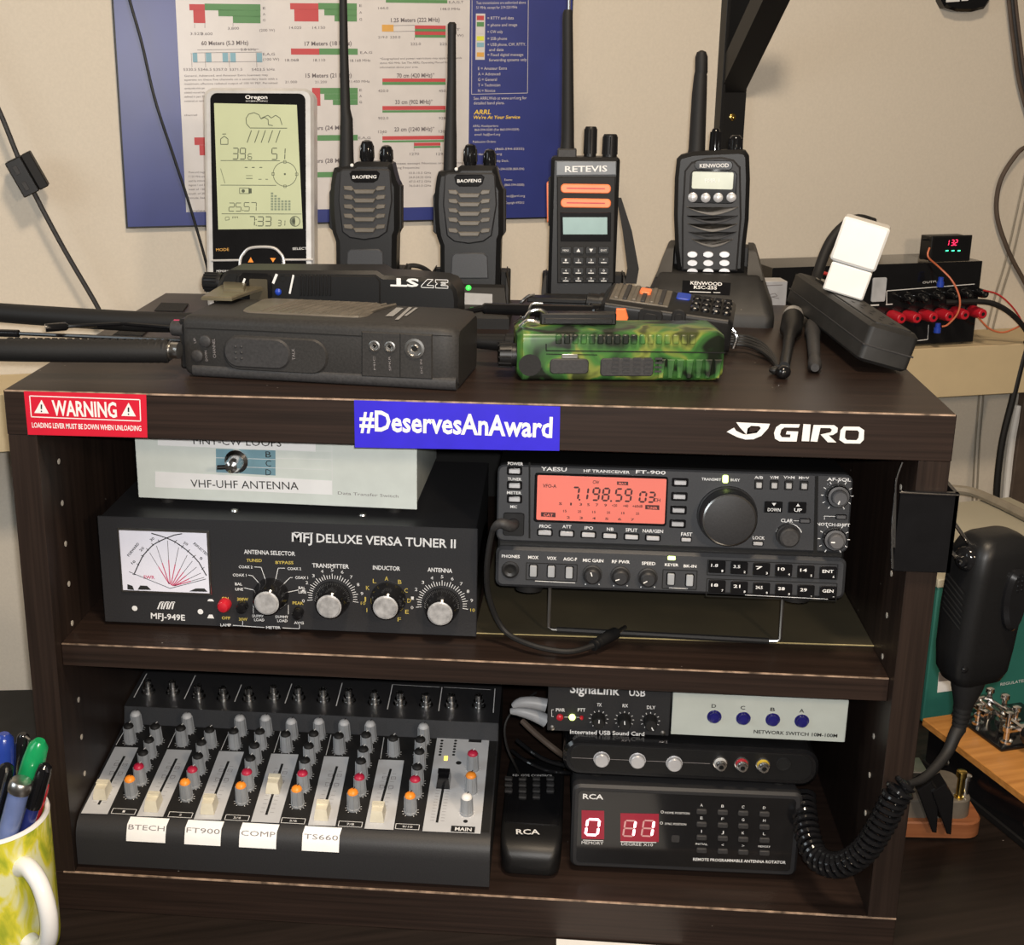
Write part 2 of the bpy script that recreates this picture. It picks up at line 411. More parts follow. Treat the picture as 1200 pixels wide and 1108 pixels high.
def tag(o, label, cat, group=None, kind=None):
    o['label'] = label; o['category'] = cat
    if group: o['group'] = group
    if kind: o['kind'] = kind
def one(name, label, cat, b, mats, loc=(0, 0, 0), group=None, kind=None):
    """a thing that is one mesh; b is in room mm, loc its origin"""
    if isinstance(mats, str): mats = [mats]
    l = Vector(loc); b.v = [(x - l.x, y - l.y, z - l.z) for x, y, z in b.v]
    o = bpy.data.objects.new(name, b.mesh(name, mats)); COL.objects.link(o); o.location = (l + Vector((0, 0, ZO))) * .001
    tag(o, label, cat, group, kind); return o
def struct(name, b, mats):
    if isinstance(mats, str): mats = [mats]
    o = bpy.data.objects.new(name, b.mesh(name, mats)); COL.objects.link(o); o.location = (0, 0, ZO * .001); o['kind'] = 'structure'; o['label'] = name.replace('_', ' '); return o
# ------------------------------------------------------------------ room, desk, wall ledge
TH = 18.0                                       # the wall runs 18 degrees off the cabinet
WF = TR(0, 510, 0, 0, 0, TH)                    # wall frame: x along the wall, -y into the room
b = B(WF); b.box(-1300, 2300, 0, 100, -ZO, 1400); o = struct('wall_back', b, 'wall'); o['label'] = 'cream painted wall behind the desk'
b = B(); b.box(-1600, 2400, -2200, 1500, -ZO - 50, -ZO); o = struct('floor', b, 'brown_panel'); o['label'] = 'floor under the desk'
b = B(WF); b.box(-1100, 2000, -86, 0, -160, -100, 1.2); o = struct('trim_1', b, 'ledge'); o['label'] = 'cream ledge running along the wall behind the cabinet'
DESK = -416.7
d = T('desk', 'dark brown desk top under the cabinet and the mug', 'desk', (330, 200, -ZO), (0, 0, TH))
b = B(); b.box(-950, 1150, -720, 186, ZO + DESK - 28, ZO + DESK, 1); d.part('desktop', b, 'desk_wood')
for x in (-900, 1070):
    b = B(); b.box(x, x + 28, -650, 160, 0, ZO + DESK - 28); d.part('leg_panel', b, 'desk_wood')

# ------------------------------------------------------------------ open cabinet
CW, CD, CT, CH, PT = 640.0, 388.0, 32.0, 382.7, 20.5
MS, MT = -195.3, 17.9
cab = T('shelf_cabinet', 'dark espresso open cabinet with three decks standing on the desk', 'cabinet', (0, 0, DESK))
zb = -DESK
b = B(); b.box(0, CW, 0, CD, zb - CT, zb, .8); top = cab.part('top_board', b, 'espresso')
b = B(); b.box(1, CW - 1, -.15, .9, zb - .9, zb + .12); cab.part('edge_wear', b, 'wear', top)
b = B(); b.box(.4, CW - .4, .2, CD, 0, zb - CH, .6); bot = cab.part('bottom_board', b, 'espresso')
b = B(); b.box(12, CW - .4, .05, 1.2, zb - CH - 1.0, zb - CH + .12); cab.part('edge_wear', b, 'wear', bot)
b = B(); b.box(PT + .6, CW - PT - .6, 11.5, CD - 6, zb + MS - MT, zb + MS, .5); mid = cab.part('shelf_board', b, 'espresso')
b = B(); b.box(PT + 1, CW - PT - 1, 11.3, 12.3, zb + MS - .8, zb + MS + .12); cab.part('edge_wear', b, 'wear', mid)
for sx in (0, 1):
    x0 = .4 if sx == 0 else CW - .4 - PT
    b = B(); b.box(x0, x0 + PT, .4, CD - .5, zb - CH + .05, zb - CT - .05, .5); pn = cab.part('side_panel', b, 'espresso_v')
    xi = x0 + PT if sx == 0 else x0; hm = None
    b = B(); b.cyl((-.3, 0, 0), (.3, 0, 0), 2.2, n=10); hm = b.mesh('pin_hole', ['hole'])
    for k in range(10):
        z = zb - 62 - k * 32
        if abs(z - (zb + MS - 9)) < 12: continue
        o = bpy.data.objects.new('pin_hole', hm); COL.objects.link(o); o.parent = pn; o.location = (xi * .001, .036, z * .001)
b = B(); b.box(PT + .5, CW - PT - .5, CD - 5, CD - 1, zb - CH + .1, zb - CT - .1); cab.part('back_panel', b, 'black_void')

def ccw(p):
    a = sum(p[i - 1][0] * p[i][1] - p[i][0] * p[i - 1][1] for i in range(len(p))); return p if a > 0 else p[::-1]
# stickers on the front edge of the top board
def sticker(name, pts, m, label):
    b = B(); b.fill(cab.poly(pts), .35); return cab.part(name, b, m, None, label)
W1 = sticker('warning_sticker', [(33, 509.5), (173, 513), (171.5, 462.5), (28, 458.5)], 'sticker_red', 'red warning sticker with white lettering')
b = B()
cab.text(b, 'WARNING', 62, 486.5, 137.5, 489, 18, e=.5, bold=1.5)
cab.text(b, 'LOADING LEVER MUST BE DOWN WHEN UNLOADING', 38, 501, 166, 505, 6.2, e=.5, bold=True)
for x0 in (40.5, 142.5):
    b.fill(cab.poly([(x0, 484 + (x0 - 40) * .033), (x0 + 17, 484.6 + (x0 - 40) * .033), (x0 + 8.4, 468.5 + (x0 - 40) * .033)]), .5)
b.line(cab.poly([(35, 464), (164, 468.5), (165, 493.5), (37, 488.5), (35, 464)]), .7, .45)
b.mi = 1
for x0 in (40.5, 142.5):
    y = (x0 - 40) * .033; b.line(cab.poly([(x0 + 8.4, 474 + y), (x0 + 8.4, 479.5 + y)]), 1.1, .6); b.disc(*cab.px(x0 + 8.4, 482 + y), .6, .6, 8)
cab.part('lettering', b, ['white', 'print_black'], W1)
W2 = sticker('slogan_sticker', [(416, 524.5), (655.5, 528.5), (656.5, 476.5), (415, 469)], 'sticker_blue', 'blue sticker with bold white slogan')
b = B(); cab.text(b, '#DeservesAnAward', 421.5, 504, 647, 512.5, 24.5, e=.5, bold=1.4); cab.part('lettering', b, 'white', W2)
b = B()
def arc(cx, cz, r, a0, a1, n=10): return [(cx + r * math.cos(rad(a0 + (a1 - a0) * i / n)), cz + r * math.sin(rad(a0 + (a1 - a0) * i / n))) for i in range(n + 1)]
Lg = lambda *p: [cab.px(820 + x * .2667, 450 + y * .2667) for x, y in p]
b.fill(Lg((160, 168), (308, 175), (300, 195), (270, 228), (235, 243), (200, 244), (165, 234), (118, 210), (150, 192), (160, 206), (190, 220), (205, 222), (175, 190)), .5)
b.fill(Lg((205, 222), (250, 215), (268, 195), (262, 186), (225, 184), (210, 195)), .5)
b.mi = 1; b.fill(Lg((222, 188), (262, 190), (256, 203), (232, 214), (213, 213)), .6)
b.mi = 0
b.fill(ccw(Lg((355, 176), (440, 177), (434, 192), (372, 191), (358, 200), (352, 222), (360, 234), (396, 235), (399, 222), (378, 221), (382, 207), (432, 209), (425, 253), (350, 252), (330, 240), (326, 215), (335, 190))), .5)
b.fill(ccw(Lg((455, 176), (487, 178), (480, 252), (447, 251))), .5)
b.fill(ccw(Lg((500, 180), (590, 181), (606, 193), (604, 212), (585, 224), (566, 226), (600, 257), (562, 256), (530, 222), (575, 212), (580, 201), (572, 194), (530, 193), (516, 254), (486, 252))), .5)
oo = Lg((632, 187), (700, 188), (722, 203), (720, 245), (704, 262), (636, 261), (613, 246), (618, 203)); ii = Lg((642, 203), (692, 204), (700, 212), (697, 236), (688, 247), (646, 246), (637, 236), (639, 212))
for k in range(8): b.fill(ccw([oo[k], oo[(k + 1) % 8], ii[(k + 1) % 8], ii[k]]), .5)
cab.part('logo_sticker', b, ['white', 'espresso'], None, 'white cut-out logo sticker with letters')
for i, pts in enumerate((((181, 365), (214, 366), (221, 357), (189, 356)), ((124, 400), (158, 402), (178, 384), (149, 382)))):
    b = B(); q = [gz(x, y, 0) for x, y in pts]
    b.add([(p.x, p.y, zb + .2) for p in q] + [(p.x, p.y, zb + 1.1) for p in q], [(0, 1, 2, 3)[::-1], (4, 5, 6, 7)] + [(k, (k + 1) % 4, 4 + (k + 1) % 4, 4 + k) for k in range(4)])
    cab.part('fastener_strip', b, 'velvet', None, 'black hook-and-loop strip stuck to the top')
# ------------------------------------------------------------------ middle deck: antenna tuner, antenna switch box, transceiver
def knob(t, name, px, py, prof, mats, F=None, n=22, marks=None, label=None, parent=None, depth=0):
    """turned knob on a panel: prof = [(height, radius, material index)...] rising out of the panel"""
    x, z = t.px(px, py, F); b = B(F)
    for k in range(len(prof) - 1):
        b.mi = prof[k + 1][2]
        b.lathe((x, depth, z), (0, -1, 0), [(prof[k][0], prof[k][1]), (prof[k + 1][0], prof[k + 1][1])], n, cap=False)
    b.mi = prof[-1][2]; h, r = prof[-1][0], prof[-1][1]
    b.add([(x + r * math.cos(2 * math.pi * i / n), depth - h, z + r * math.sin(2 * math.pi * i / n)) for i in range(n)], [tuple(range(n))])
    if marks is not None:
        mi, a, r0, r1, w_ = marks; b.mi = mi
        b.line([(x + r0 * math.cos(rad(a)), z + r0 * math.sin(rad(a))), (x + r1 * math.cos(rad(a)), z + r1 * math.sin(rad(a)))], w_, h + .2 - depth)
    return t.part(name, b, mats, parent, label)
def button(t, name, px, py, wpx, hpx, dep, m, r=.6, F=None, label=None, sc=None, y0=0, parent=None, c=.35, bez=0):
    x, z = t.px(px, py, F); x1, z1 = t.px(px + 1, py, F); s_ = sc or abs(x1 - x)
    zz = t.px(px, py - 1, F)[1] - z
    wd, ht = wpx * s_, hpx * zz; b = B(F)
    b.prism(rrect(x - wd / 2, x + wd / 2, z - ht / 2, z + ht / 2, r), y0 - dep, y0 + .3, min(c, dep * .6))
    ms = [m]
    if bez: b.mi = 1; b.prism(rrect(x - wd / 2 - bez, x + wd / 2 + bez, z - ht / 2 - bez, z + ht / 2 + bez, r + .5), y0 - .5, y0 + .3, .2); ms = [m, 'black_gloss']
    return t.part(name, b, ms, parent, label)

# ---- antenna tuner
tu = T('antenna_tuner', 'wide black antenna tuner with crossed-needle meter under the pale switch box', 'radio tuner', (42.3, 47, MS + 2.4), (0, 0, 0))
TWm, TH_ = 284.0, 85.6
b = B(); b.box(0, TWm, 0, 2, 0, TH_, .7); b.box(1.2, TWm - 1.2, 2, 168, 1, TH_ - 1.4, .8); b.box(-13, 2, 150, 160, -.3, 8); tu.part('case', b, 'mfj_panel')
for x in (14, TWm - 14):
    for y in (12, 150):
        b = B(); b.cyl((x, y, -2.2), (x, y, .8), 6); tu.part('foot', b, 'rubber')
for x in (98, 196):
    b = B(); b.lathe((x, 26, TH_ - 1.4), (0, 0, 1), [(0, 3.6), (1.2, 3.2), (1.9, 1.4)], 14); tu.part('screw', b, 'steel')
P = tu.px
q = tu.poly([(139, 620), (142, 692), (247, 696), (245, 624)])
x0, x1, z0, z1 = q[0][0], q[2][0], q[1][1], q[0][1]
b = B(); b.box(x0 - 1, x1 + 1, -1.2, .5, z0 - 1, z1 + 1, .5); mf = tu.part('meter_frame', b, 'steel')
b = B(); b.quad(x0 + .6, x1 - .6, z0 + .8, z1 - .6, 1.35); mt = tu.part('meter_face', b, 'meter_face', mf)
b = B(); mm = lambda pts, w_, e=1.5: b.line(tu.poly(pts), w_, e)
mm([(158, 672), (163, 661), (168, 651), (174, 644), (180, 638), (188, 633.5), (196, 630), (205, 626.5), (214, 625)], .8)
mm([(178, 624.5), (187, 627), (196, 630), (205, 634), (214, 640), (221, 645.5), (228, 652), (234, 659), (238, 666), (242.5, 674)], .8)
for pts in ([(156, 672.5), (160, 673)], [(166, 650), (169, 652)], [(178, 636), (181, 639)], [(161, 660), (164, 662)], [(172, 642), (175, 645)], [(186, 632), (188, 635)],
            [(216, 638), (213, 642)], [(230, 650), (226, 653)], [(240, 664), (237, 667)], [(223, 643.5), (220, 646.5)], [(208, 632), (205, 636)], [(152, 669.5), (200, 689)], [(200, 689), (242, 678)]): mm(pts, .45)
for t_, a, c, h in (('FORWARD', (152, 652), (164, 637), 3), ('REFLECTED', (227, 637), (243, 651), 3), ('10', (156, 661), (160, 658), 3), ('20', (166, 646), (170, 642), 3), ('30', (178, 634), (182, 631), 3), ('20', (215, 636), (220, 639), 3), ('5', (234, 654), (237, 656), 3)):
    tu.text(b, t_, *a, *c, h, e=1.5)
b.mi = 1
for s_, e_ in (((199, 684), (176, 647)), ((199, 684), (184, 639)), ((200, 684), (197, 633)), ((201, 685), (210, 641)), ((202, 685.5), (220, 650)), ((203, 686), (226, 657)), ((204, 686), (231, 664)), ((205, 686), (236, 671)), ((205, 686), (240, 676))):
    m_ = ((s_[0] * .45 + e_[0] * .55), (s_[1] * .45 + e_[1] * .55)); mm([s_, m_], .7); b.mi = 0; mm([m_, e_], .35); b.mi = 1
tu.text(b, 'SWR', 169, 677.5, 182, 678, 4, e=1.5)
b.mi = 0; b.fill(ccw(tu.poly([(150, 690), (150, 684), (156, 686), (158, 691)])), 1.5); b.fill(ccw(tu.poly([(162, 690.5), (165, 685.5), (173, 686), (178, 690.8)])), 1.5); b.fill(ccw(tu.poly([(222, 692.5), (230, 689), (240, 689), (244, 693)])), 1.5)
tu.part('scale', b, ['print_black', 'print_crimson'], mt)
b = B()
for (x, y), r in (((158, 713), 3.7), ((235, 717), 3.7)): b.disc(*P(x, y), r * .58, .3)
t = tu.text
t(b, 'MFJ-949E', 177, 725, 217, 727.5, 7, bold=True)
for k in range(3):  # block letters of the small logo
    x = 187 + k * 6.4; b.line(tu.poly([(x - 2, 714), (x + 1.2, 706), (x + 5.5, 706)]), 1.1, .3); b.line(tu.poly([(x + 2, 714), (x + 4, 706)]), 1.1, .3)
t(b, 'MFJ', 342, 634.5, 366, 636, 11.5, bold=True); b.line(tu.poly([(342, 624), (367, 625)]), .6)
t(b, 'DELUXE VERSA TUNER II', 371, 635.5, 534, 642.5, 10.5)
t(b, 'ANTENNA SELECTOR', 286, 649, 346, 651.5, 5); t(b, 'TRANSMITTER', 366, 665, 409, 666.5, 5); t(b, 'INDUCTOR', 437, 667.5, 469, 669, 5); t(b, 'ANTENNA', 501, 670, 530, 671.5, 5)
for s_, xl, yl, xr in (('COAX 2', 280, 666, 296), ('COAX 1', 273, 675.5, 289), ('BAL', 275.5, 686, 284), ('LINE', 276, 692, 285), ('COAX 2', 337, 668, 353), ('COAX 1', 346, 678.5, 361), ('BAL', 350, 690.5, 358), ('LINE', 350, 695.5, 359), ('DUMMY', 296, 723.5, 309), ('LOAD', 298, 728, 310), ('DUMMY', 323, 724.5, 338), ('LOAD', 325, 729, 337), ('LAMP', 258.5, 734, 271), ('METER', 312, 737, 329), ('AVG', 344.5, 731.5, 356)):
    t(b, s_, xl, yl, xr, yl + .3, 3.2)
L2 = lambda pts, w_=.5: b.line(tu.poly(pts), w_, .28)
L2([(298, 664.5), (306, 665), (311, 679)]); L2([(291, 674), (296, 675), (304, 684)]); L2([(286, 689), (297, 691.5)]); L2([(334, 666), (326, 666), (323, 680)]); L2([(343, 677), (340, 677), (332, 685)]); L2([(350, 691.5), (338, 694)])
L2([(297, 706), (297, 719)], .4); L2([(338, 709), (338, 720)], .4); L2([(273, 733), (310, 735.5)]); L2([(331, 736), (351, 737), (351, 732)]); L2([(284.5, 728), (284.5, 733)])
for y, h in ((704, 3), (724, 6)): b.fill(tu.poly([(243, y + .6), (243 + 8, y + 1), (243 + 6, y - h * .6), (245, y - h * .6)]), .3)
KN = [(318, 697, 'selector_knob', 75), (390, 701, 'transmitter_knob', 165), (455, 702, 'inductor_knob', 90), (518, 709, 'antenna_knob', 165)]
for kx, ky, nm, a in KN:
    x, z = P(kx, ky)
    if nm in ('transmitter_knob', 'antenna_knob'):
        for i in range(31):
            aa = rad(-8 + 196 * i / 30); r1 = 19.5 if i % 3 == 0 else 18.4
            b.line([(x + 15.4 * math.cos(aa), z + 15.4 * math.sin(aa)), (x + r1 * math.cos(aa), z + r1 * math.sin(aa))], .5, .28)
        for i in range(10):
            aa = rad(188 - 196 * i / 10); b.ctext(str(i), x + 22.5 * math.cos(aa), z + 22.5 * math.sin(aa), 1.9, 2.6)
b.mi = 1
for s_, xl, yl, xr in (('TUNED', 289, 658.5, 307), ('BYPASS', 323, 661, 344), ('ON', 260, 703, 268), ('300W', 278, 704, 291), ('OFF', 260, 726, 270), ('30W', 280, 727.5, 290), ('PEAK', 343, 708.5, 356)): t(b, s_, xl, yl, xr, yl + .3, 3.6)
for c, x, y in (('A', 453, 678), ('B', 468.5, 682), ('C', 476, 692), ('D', 479.5, 704), ('E', 477, 717), ('F', 468, 726), ('I', 430, 715), ('J', 427, 702), ('K', 431, 689), ('L', 439, 681)): b.ctext(c, *P(x, y), 2.6 if c != 'I' else .6, 3.5)
for kx, ky in ((390, 701), (518, 709)):
    x, z = P(kx, ky); b.ctext('10', x + 23 * math.cos(rad(-8)), z + 23 * math.sin(rad(-8)), 3.4, 2.6)
tu.part('lettering', b, ['print', 'print_yellow'])
for kx, ky, nm, a in KN:
    knob(tu, nm, kx, ky, [(0, 13.4, 0), (3, 13.4, 0), (8, 12.4, 0), (15, 10.6, 0), (16.5, 9.2, 0), (16.8, 8.2, 1), (17.8, 7.8, 1)], ['black_gloss', 'knob_steel', 'white'], marks=None, n=30)
x, z = P(264, 708)
b = B(); b.lathe((x, 0, z), (0, -1, 0), [(0, 5), (2, 5), (6, 4.8), (8, 3.6), (8.8, 1.2)], 18); tu.part('lamp_button', b, 'red', None, 'red push button')
for bx, by in ((285, 710), (350, 717)):
    x, z = P(bx, by); b = B(); b.lathe((x, 0, z), (0, -1, 0), [(0, 4.2), (6, 4.2), (7.5, 3.6), (8.2, 1.5)], 18); tu.part('push_button', b, 'black_gloss')

# ---- pale antenna switch box on top of the tuner
zt = MS + 2.4 + TH_ - 1.4 + 6
a = gz(166, 583.5, zt); c = gz(484, 597.5, zt)
yaw = math.degrees(math.atan2(c.y - a.y, c.x - a.x)); Wd = (c - a).length
sw = T('antenna_switch_box', 'pale grey-green switch box with blue label sitting on the black tuner', 'switch box', (a.x, a.y, zt), (0, 0, yaw))
b = B(); b.box(-2.5, Wd + 3, 0, 1.5, 0, 63, .5); b.box(-1, Wd + 1.5, 1.5, 128, 1, 62, .8); sw.part('case', b, 'switch_white')
for x in (16, Wd - 16):
    for y in (14, 112):
        b = B(); b.cyl((x, y, -6), (x, y, 1), 6.5, n=16); sw.part('foot', b, 'rubber')
b = B(); b.fill(sw.poly([(253.5, 553.5), (323, 557.5), (323, 528), (253, 526)]), .3); lab = sw.part('position_label', b, 'teal_print')
b = B()
for y in (536.5, 546.5): b.line(sw.poly([(253, y), (323, y + 2)]), .35, .45)
b.line(sw.poly([(323, 527), (389, 529)]), .3, .4); b.line(sw.poly([(323, 537), (389, 539)]), .3, .4); b.line(sw.poly([(323, 548.5), (389, 551)]), .3, .4); b.line(sw.poly([(389, 522), (389.5, 579)]), .3, .4)
b.mi = 1
for c_, y in (('B', 536), ('C', 546.5), ('D', 557)): sw.text(b, c_, 311.5, y, 318, y + .3, 7.5, e=.5)
sw.part('lettering', b, ['print', 'print_black'], lab)
b = B(); b.fill(sw.poly([(182, 571), (389.5, 580), (389.5, 563.5), (182, 552.5)]), .3); la = sw.part('name_label', b, 'label_white')
b = B(); sw.text(b, 'VHF-UHF ANTENNA', 224, 571, 350, 574, 9.5, e=.5); sw.part('lettering', b, 'print_black', la)
b = B(); b.fill(sw.poly([(185, 522), (370, 529.5), (370, 508), (185, 502)]), .3); la = sw.part('name_label', b, 'label_white')
b = B(); sw.text(b, 'MNT-CW LOOPS', 227, 520.5, 330, 523.5, 9, e=.5); sw.part('lettering', b, 'print_black', la)
b = B(); sw.text(b, 'Data Transfer Switch', 396, 579.5, 467, 583.5, 3.6); sw.part('lettering', b, 'print_gray')
knob(sw, 'switch_knob', 278, 540, [(0, 9, 0), (3, 9, 0), (5, 6.4, 0), (12, 5.6, 0), (17, 4.6, 0), (18, 2, 0)], ['chrome'])
x, z = sw.px(276, 541); b = B(); b.cyl((x, -14, z), (x - 9, -18, z + .5), 1.7); sw.part('toggle_lever', b, 'black')

# ---- transceiver
ft = T('transceiver', 'black radio transceiver with salmon display propped up on a wire bail', 'radio', (340.5, 26, MS + 33), (-5.5, 0, 0))
FP = ft.px
px = ft.poly([(585, 541), (1000, 561), (998, 650), (583, 633)]); lo = ft.poly([(582, 641), (993, 655), (990, 703), (583, 688)])
ux0, ux1, uz0, uz1 = 0, px[1][0], (px[2][1] + px[3][1]) / 2, (px[0][1] + px[1][1]) / 2
lx1, lz0, lz1 = lo[1][0], (lo[2][1] + lo[3][1]) / 2, (lo[0][1] + lo[1][1]) / 2
b = B(); b.box(1, ux1 - 1, 6, 245, lz0 + 1, uz1 - .5, 2); ft.part('case', b, 'black')
b = B(); b.prism(rrect(ux0, ux1, uz0, uz1, 5), 0, 8, 1.2); ft.part('front_panel', b, 'panel_gray')
b = B(); b.prism(rrect(0, lx1, lz0, lz1, 5), 0, 8, 2.2); ft.part('control_strip', b, 'panel_gray')
for x in (24, lx1 - 30):
    for y in (20, 220):
        b = B(); b.cyl((x, y, lz0 - (7 if y < 99 else 3)), (x, y, lz0 + 1.5), 10, 11, n=16); ft.part('foot', b, 'rubber')
b = B(); b.fill(ft.poly([(619.5, 542), (619.5, 631), (621.5, 631), (621.5, 542)]), .3); b.fill(ft.poly([(955, 558), (953, 648), (957.5, 648), (959, 558)]), .3); ft.part('panel_groove', b, 'black_void')
q = ft.poly([(630, 556), (631, 608), (777, 615), (781, 562)])
b = B(); b.prism(rrect(q[0][0] - 2, q[2][0] + 2.2, q[1][1] - 2.5, q[0][1] + 1.2, 2), -.8, .5, .4); bz = ft.part('display_bezel', b, 'black_gloss')
b = B(); b.prism(rrect(q[0][0], q[3][0], (q[1][1] + q[2][1]) / 2, (q[0][1] + q[3][1]) / 2, 1), -1.0, -.5); ds = ft.part('display', b, 'lcd_salmon', bz, 'backlit salmon display')
b = B(); E_ = 1.25
ft.text(b, 'VFO-A', 636, 571, 652, 571.6, 4.2, e=E_); ft.text(b, 'CW', 694.5, 566.5, 702, 567, 4, e=E_); ft.text(b, 'CH', 766, 587.5, 773.5, 588, 4, e=E_)
b.fill(ft.poly([(723, 568), (736, 568.6), (736, 564.4), (723, 564)]), E_); b.fill(ft.poly([(756, 596.5), (772.5, 597.5), (772.5, 592), (756, 591.5)]), E_); b.fill(ft.poly([(634, 605), (651, 606), (651, 600.6), (634, 600)]), E_)
for i, (ch, xx) in enumerate((('7', 670), ('1', 683.5), ('9', 694), ('8', 705.5), ('5', 720.5), ('9', 731.5), ('0', 749), ('3', 759))):
    x, z = FP(xx, 585 + (xx - 670) * .035); wd = abs(FP(xx + 7, 580)[0] - FP(xx, 580)[0]); ht = 15 * .58 if xx < 745 else 12 * .58
    b.seg7(ch, x, z, wd if ch != '1' else wd * .6, ht, 1.3, .1, E_)
for xx, yy in ((679, 585.5), (716, 587)): b.disc(*FP(xx, yy), .7, E_, 8)
for i, s_ in enumerate(('S', '1', '3', '5', '7', '9', '+20', '+40', '+60dB')):
    xx = (655, 668, 679, 688, 698, 708, 717, 730, 741)[i]; ft.text(b, s_, xx, 591.5 + (xx - 655) * .035, xx + (3.5, 2, 3, 3, 3, 3, 6, 6, 12)[i], 591.6 + (xx - 655) * .035, 3.2, e=E_)
for i in range(6): ft.text(b, '12'[i % 2] + '5', 660 + i * 17, 600 + i * .6, 664 + i * 17, 600 + i * .6, 2.8, e=E_)
for i in range(6): ft.text(b, '%d' % (i + 2), 664 + i * 15, 607.5 + i * .5, 668 + i * 15, 607.6 + i * .5, 2.8, e=E_)
b.mi = 1; ft.text(b, 'CAT', 637, 604.5, 648, 605.2, 3.2, e=E_ + .1); ft.text(b, 'TUNER', 758, 596, 770, 596.6, 2.8, e=E_ + .1); ft.text(b, 'MAX', 725, 567.4, 734, 567.8, 2.4, e=E_ + .1)
ft.part('digits', b, ['lcd_ink', 'lcd_salmon'], ds)
b = B()
for s_, xl, yl, xr, h in (('YAESU', 634, 551.6, 664, 4.6), ('HF TRANSCEIVER', 684, 553.4, 738, 3.4), ('FT-900', 745, 555, 780, 4.2), ('POWER', 595, 545, 613, 3.6), ('TUNER', 595, 563, 611, 3.4), ('METER', 594, 579, 611, 3.4), ('MIC', 598, 595.5, 606, 3.4),
    ('PROC', 632, 618.5, 645.5, 3.8), ('ATT', 659, 619, 669.5, 3.8), ('IPO', 685, 620.5, 695, 3.8), ('NB', 711, 622, 719, 3.8), ('SPLIT', 733, 623, 747, 4), ('NAR/GEN', 753, 624, 777, 4), ('TRANSMIT', 822, 563, 845, 3.2), ('BUSY', 856, 564, 867, 3.2),
    ('FAST', 798, 628, 811, 4.2), ('LOCK', 882, 632, 896, 3.6), ('CLAR', 915, 612, 929, 4.2), ('A/B', 884, 561, 894, 3.2), ('V/M', 902, 561, 912, 3.2), ('V>M', 918, 561, 931, 3.2), ('M>V', 936, 561.5, 948, 3.2), ('AF-SQL', 969, 563.5, 997, 3.8), ('NOTCH-SHIFT', 957, 616, 996, 3.6),
    ('PHONES', 588, 653.5, 609, 3.6), ('MOX', 619, 655, 631, 3.8), ('VOX', 641, 656, 652, 3.8), ('AGC-F', 660, 657, 676, 3.8), ('MIC GAIN', 683, 658.5, 707, 3.8), ('RF PWR', 717, 660, 738, 3.8), ('SPEED', 752, 662, 768, 3.8), ('KEYER', 779, 663.5, 795, 3.4), ('BK-IN', 801, 665, 816, 3.4)):
    ft.text(b, s_, xl, yl, xr, yl + (xr - xl) * .036, h)
x, z = FP(924, 629); b.ring2(x, z, 9.3, .55, 20, 160); b.line(ft.poly([(930, 610.5), (936, 610.6)]), .3); b.line(ft.poly([(966, 609), (966, 605), (979, 605.5)]), .35)
for kx, ky in ((981, 581), (977, 632)):
    x, z = FP(kx, ky)
    for i in range(11):
        aa = rad(-60 + 300 * i / 10); b.line([(x + 9.2 * math.cos(aa), z + 9.2 * math.sin(aa)), (x + 11 * math.cos(aa), z + 11 * math.sin(aa))], .55)
for kx in (694, 727, 759): 
    for dx in (-8, 8): b.disc(*FP(kx + dx, 685 + (kx - 694) * .05), .5, n=8)
for x0, x1, y in ((627, 674, 681), (784, 806, 689), (873, 970, 697.5)): b.line(ft.poly([(x0, y), (x1, y + (x1 - x0) * .05)]), .4)
ft.part('lettering', b, 'print')
for y in (552, 569, 585): button(ft, 'button', 603, y, 13, 5.2, 2.2, 'silver_btn', bez=1.5)
for i, xx in enumerate((638.5, 664, 689.5, 714.5, 740, 765)): button(ft, 'button', xx, 624.2 + i * 1.25, 15, 4.8, 2.2, 'silver_btn', bez=1.1)
for xx, y in ((797, 565.5), (796, 582), (795, 598), (794, 614)): button(ft, 'button', xx, y, 14, 5, 2.2, 'silver_btn', bez=1.6)
for xx, y in ((804, 632.5), (888, 637), (943, 610.5), (985.5, 606)): button(ft, 'button', xx, y, 11, 4, 1.6, 'knob_inner' if xx > 900 else 'silver_btn', bez=.7)
for i, xx in enumerate((889, 907, 924, 942)): button(ft, 'button', xx, 568 + i * .4, 10, 11, 1, 'black'); button(ft, 'button', xx, 568.3 + i * .4, 6.5, 6.5, 2.4, 'silver')
for xx in (906, 934): button(ft, 'button', xx, 594 + (xx - 906) * .02, 21, 13, 1.8, 'black_gloss')
b = B(); ft.text(b, 'DOWN', 899, 598.5, 914, 599, 4, e=2.1); ft.text(b, 'UP', 930, 599, 939, 599.4, 4, e=2.1)
b.fill(ft.poly([(904, 589), (906.5, 592.5), (909, 589)]), 2.1); b.fill(ft.poly([(932, 593), (937, 593), (934.5, 589.6)]), 2.1); ft.part('key_print', b, 'print')
x, z = FP(852, 604)
b = B(); b.lathe((x, 0, z), (0, -1, 0), [(0, 21), (2.5, 20.8), (3, 20), (4, 20), (13, 19.2), (14.5, 18.4)], 48, cap=False); b.mi = 1; b.lathe((x, -14.5, z), (0, -1, 0), [(0, 18.4), (.7, 17.4)], 48, cap=False); b.mi = 0
b.lathe((x, -14.9, z), (0, -1, 0), [(0, 17.6), (.2, 17), (.21, .1)], 48); ft.part('tuning_dial', b, ['charcoal', 'steel'])
button(ft, 'led', 850, 561.5, 6.5, 9, 1.2, 'led_lime', 1, label='lit green lamp'); button(ft, 'led', 787, 654.3, 9, 4.5, .8, 'led_lime', .8, label='lit green lamp')
knob(ft, 'clarifier_knob', 923, 627, [(0, 8.4, 0), (3, 8.2, 0), (4, 7.2, 0), (9, 6.8, 0), (10, 5.6, 0)], ['graphite'])
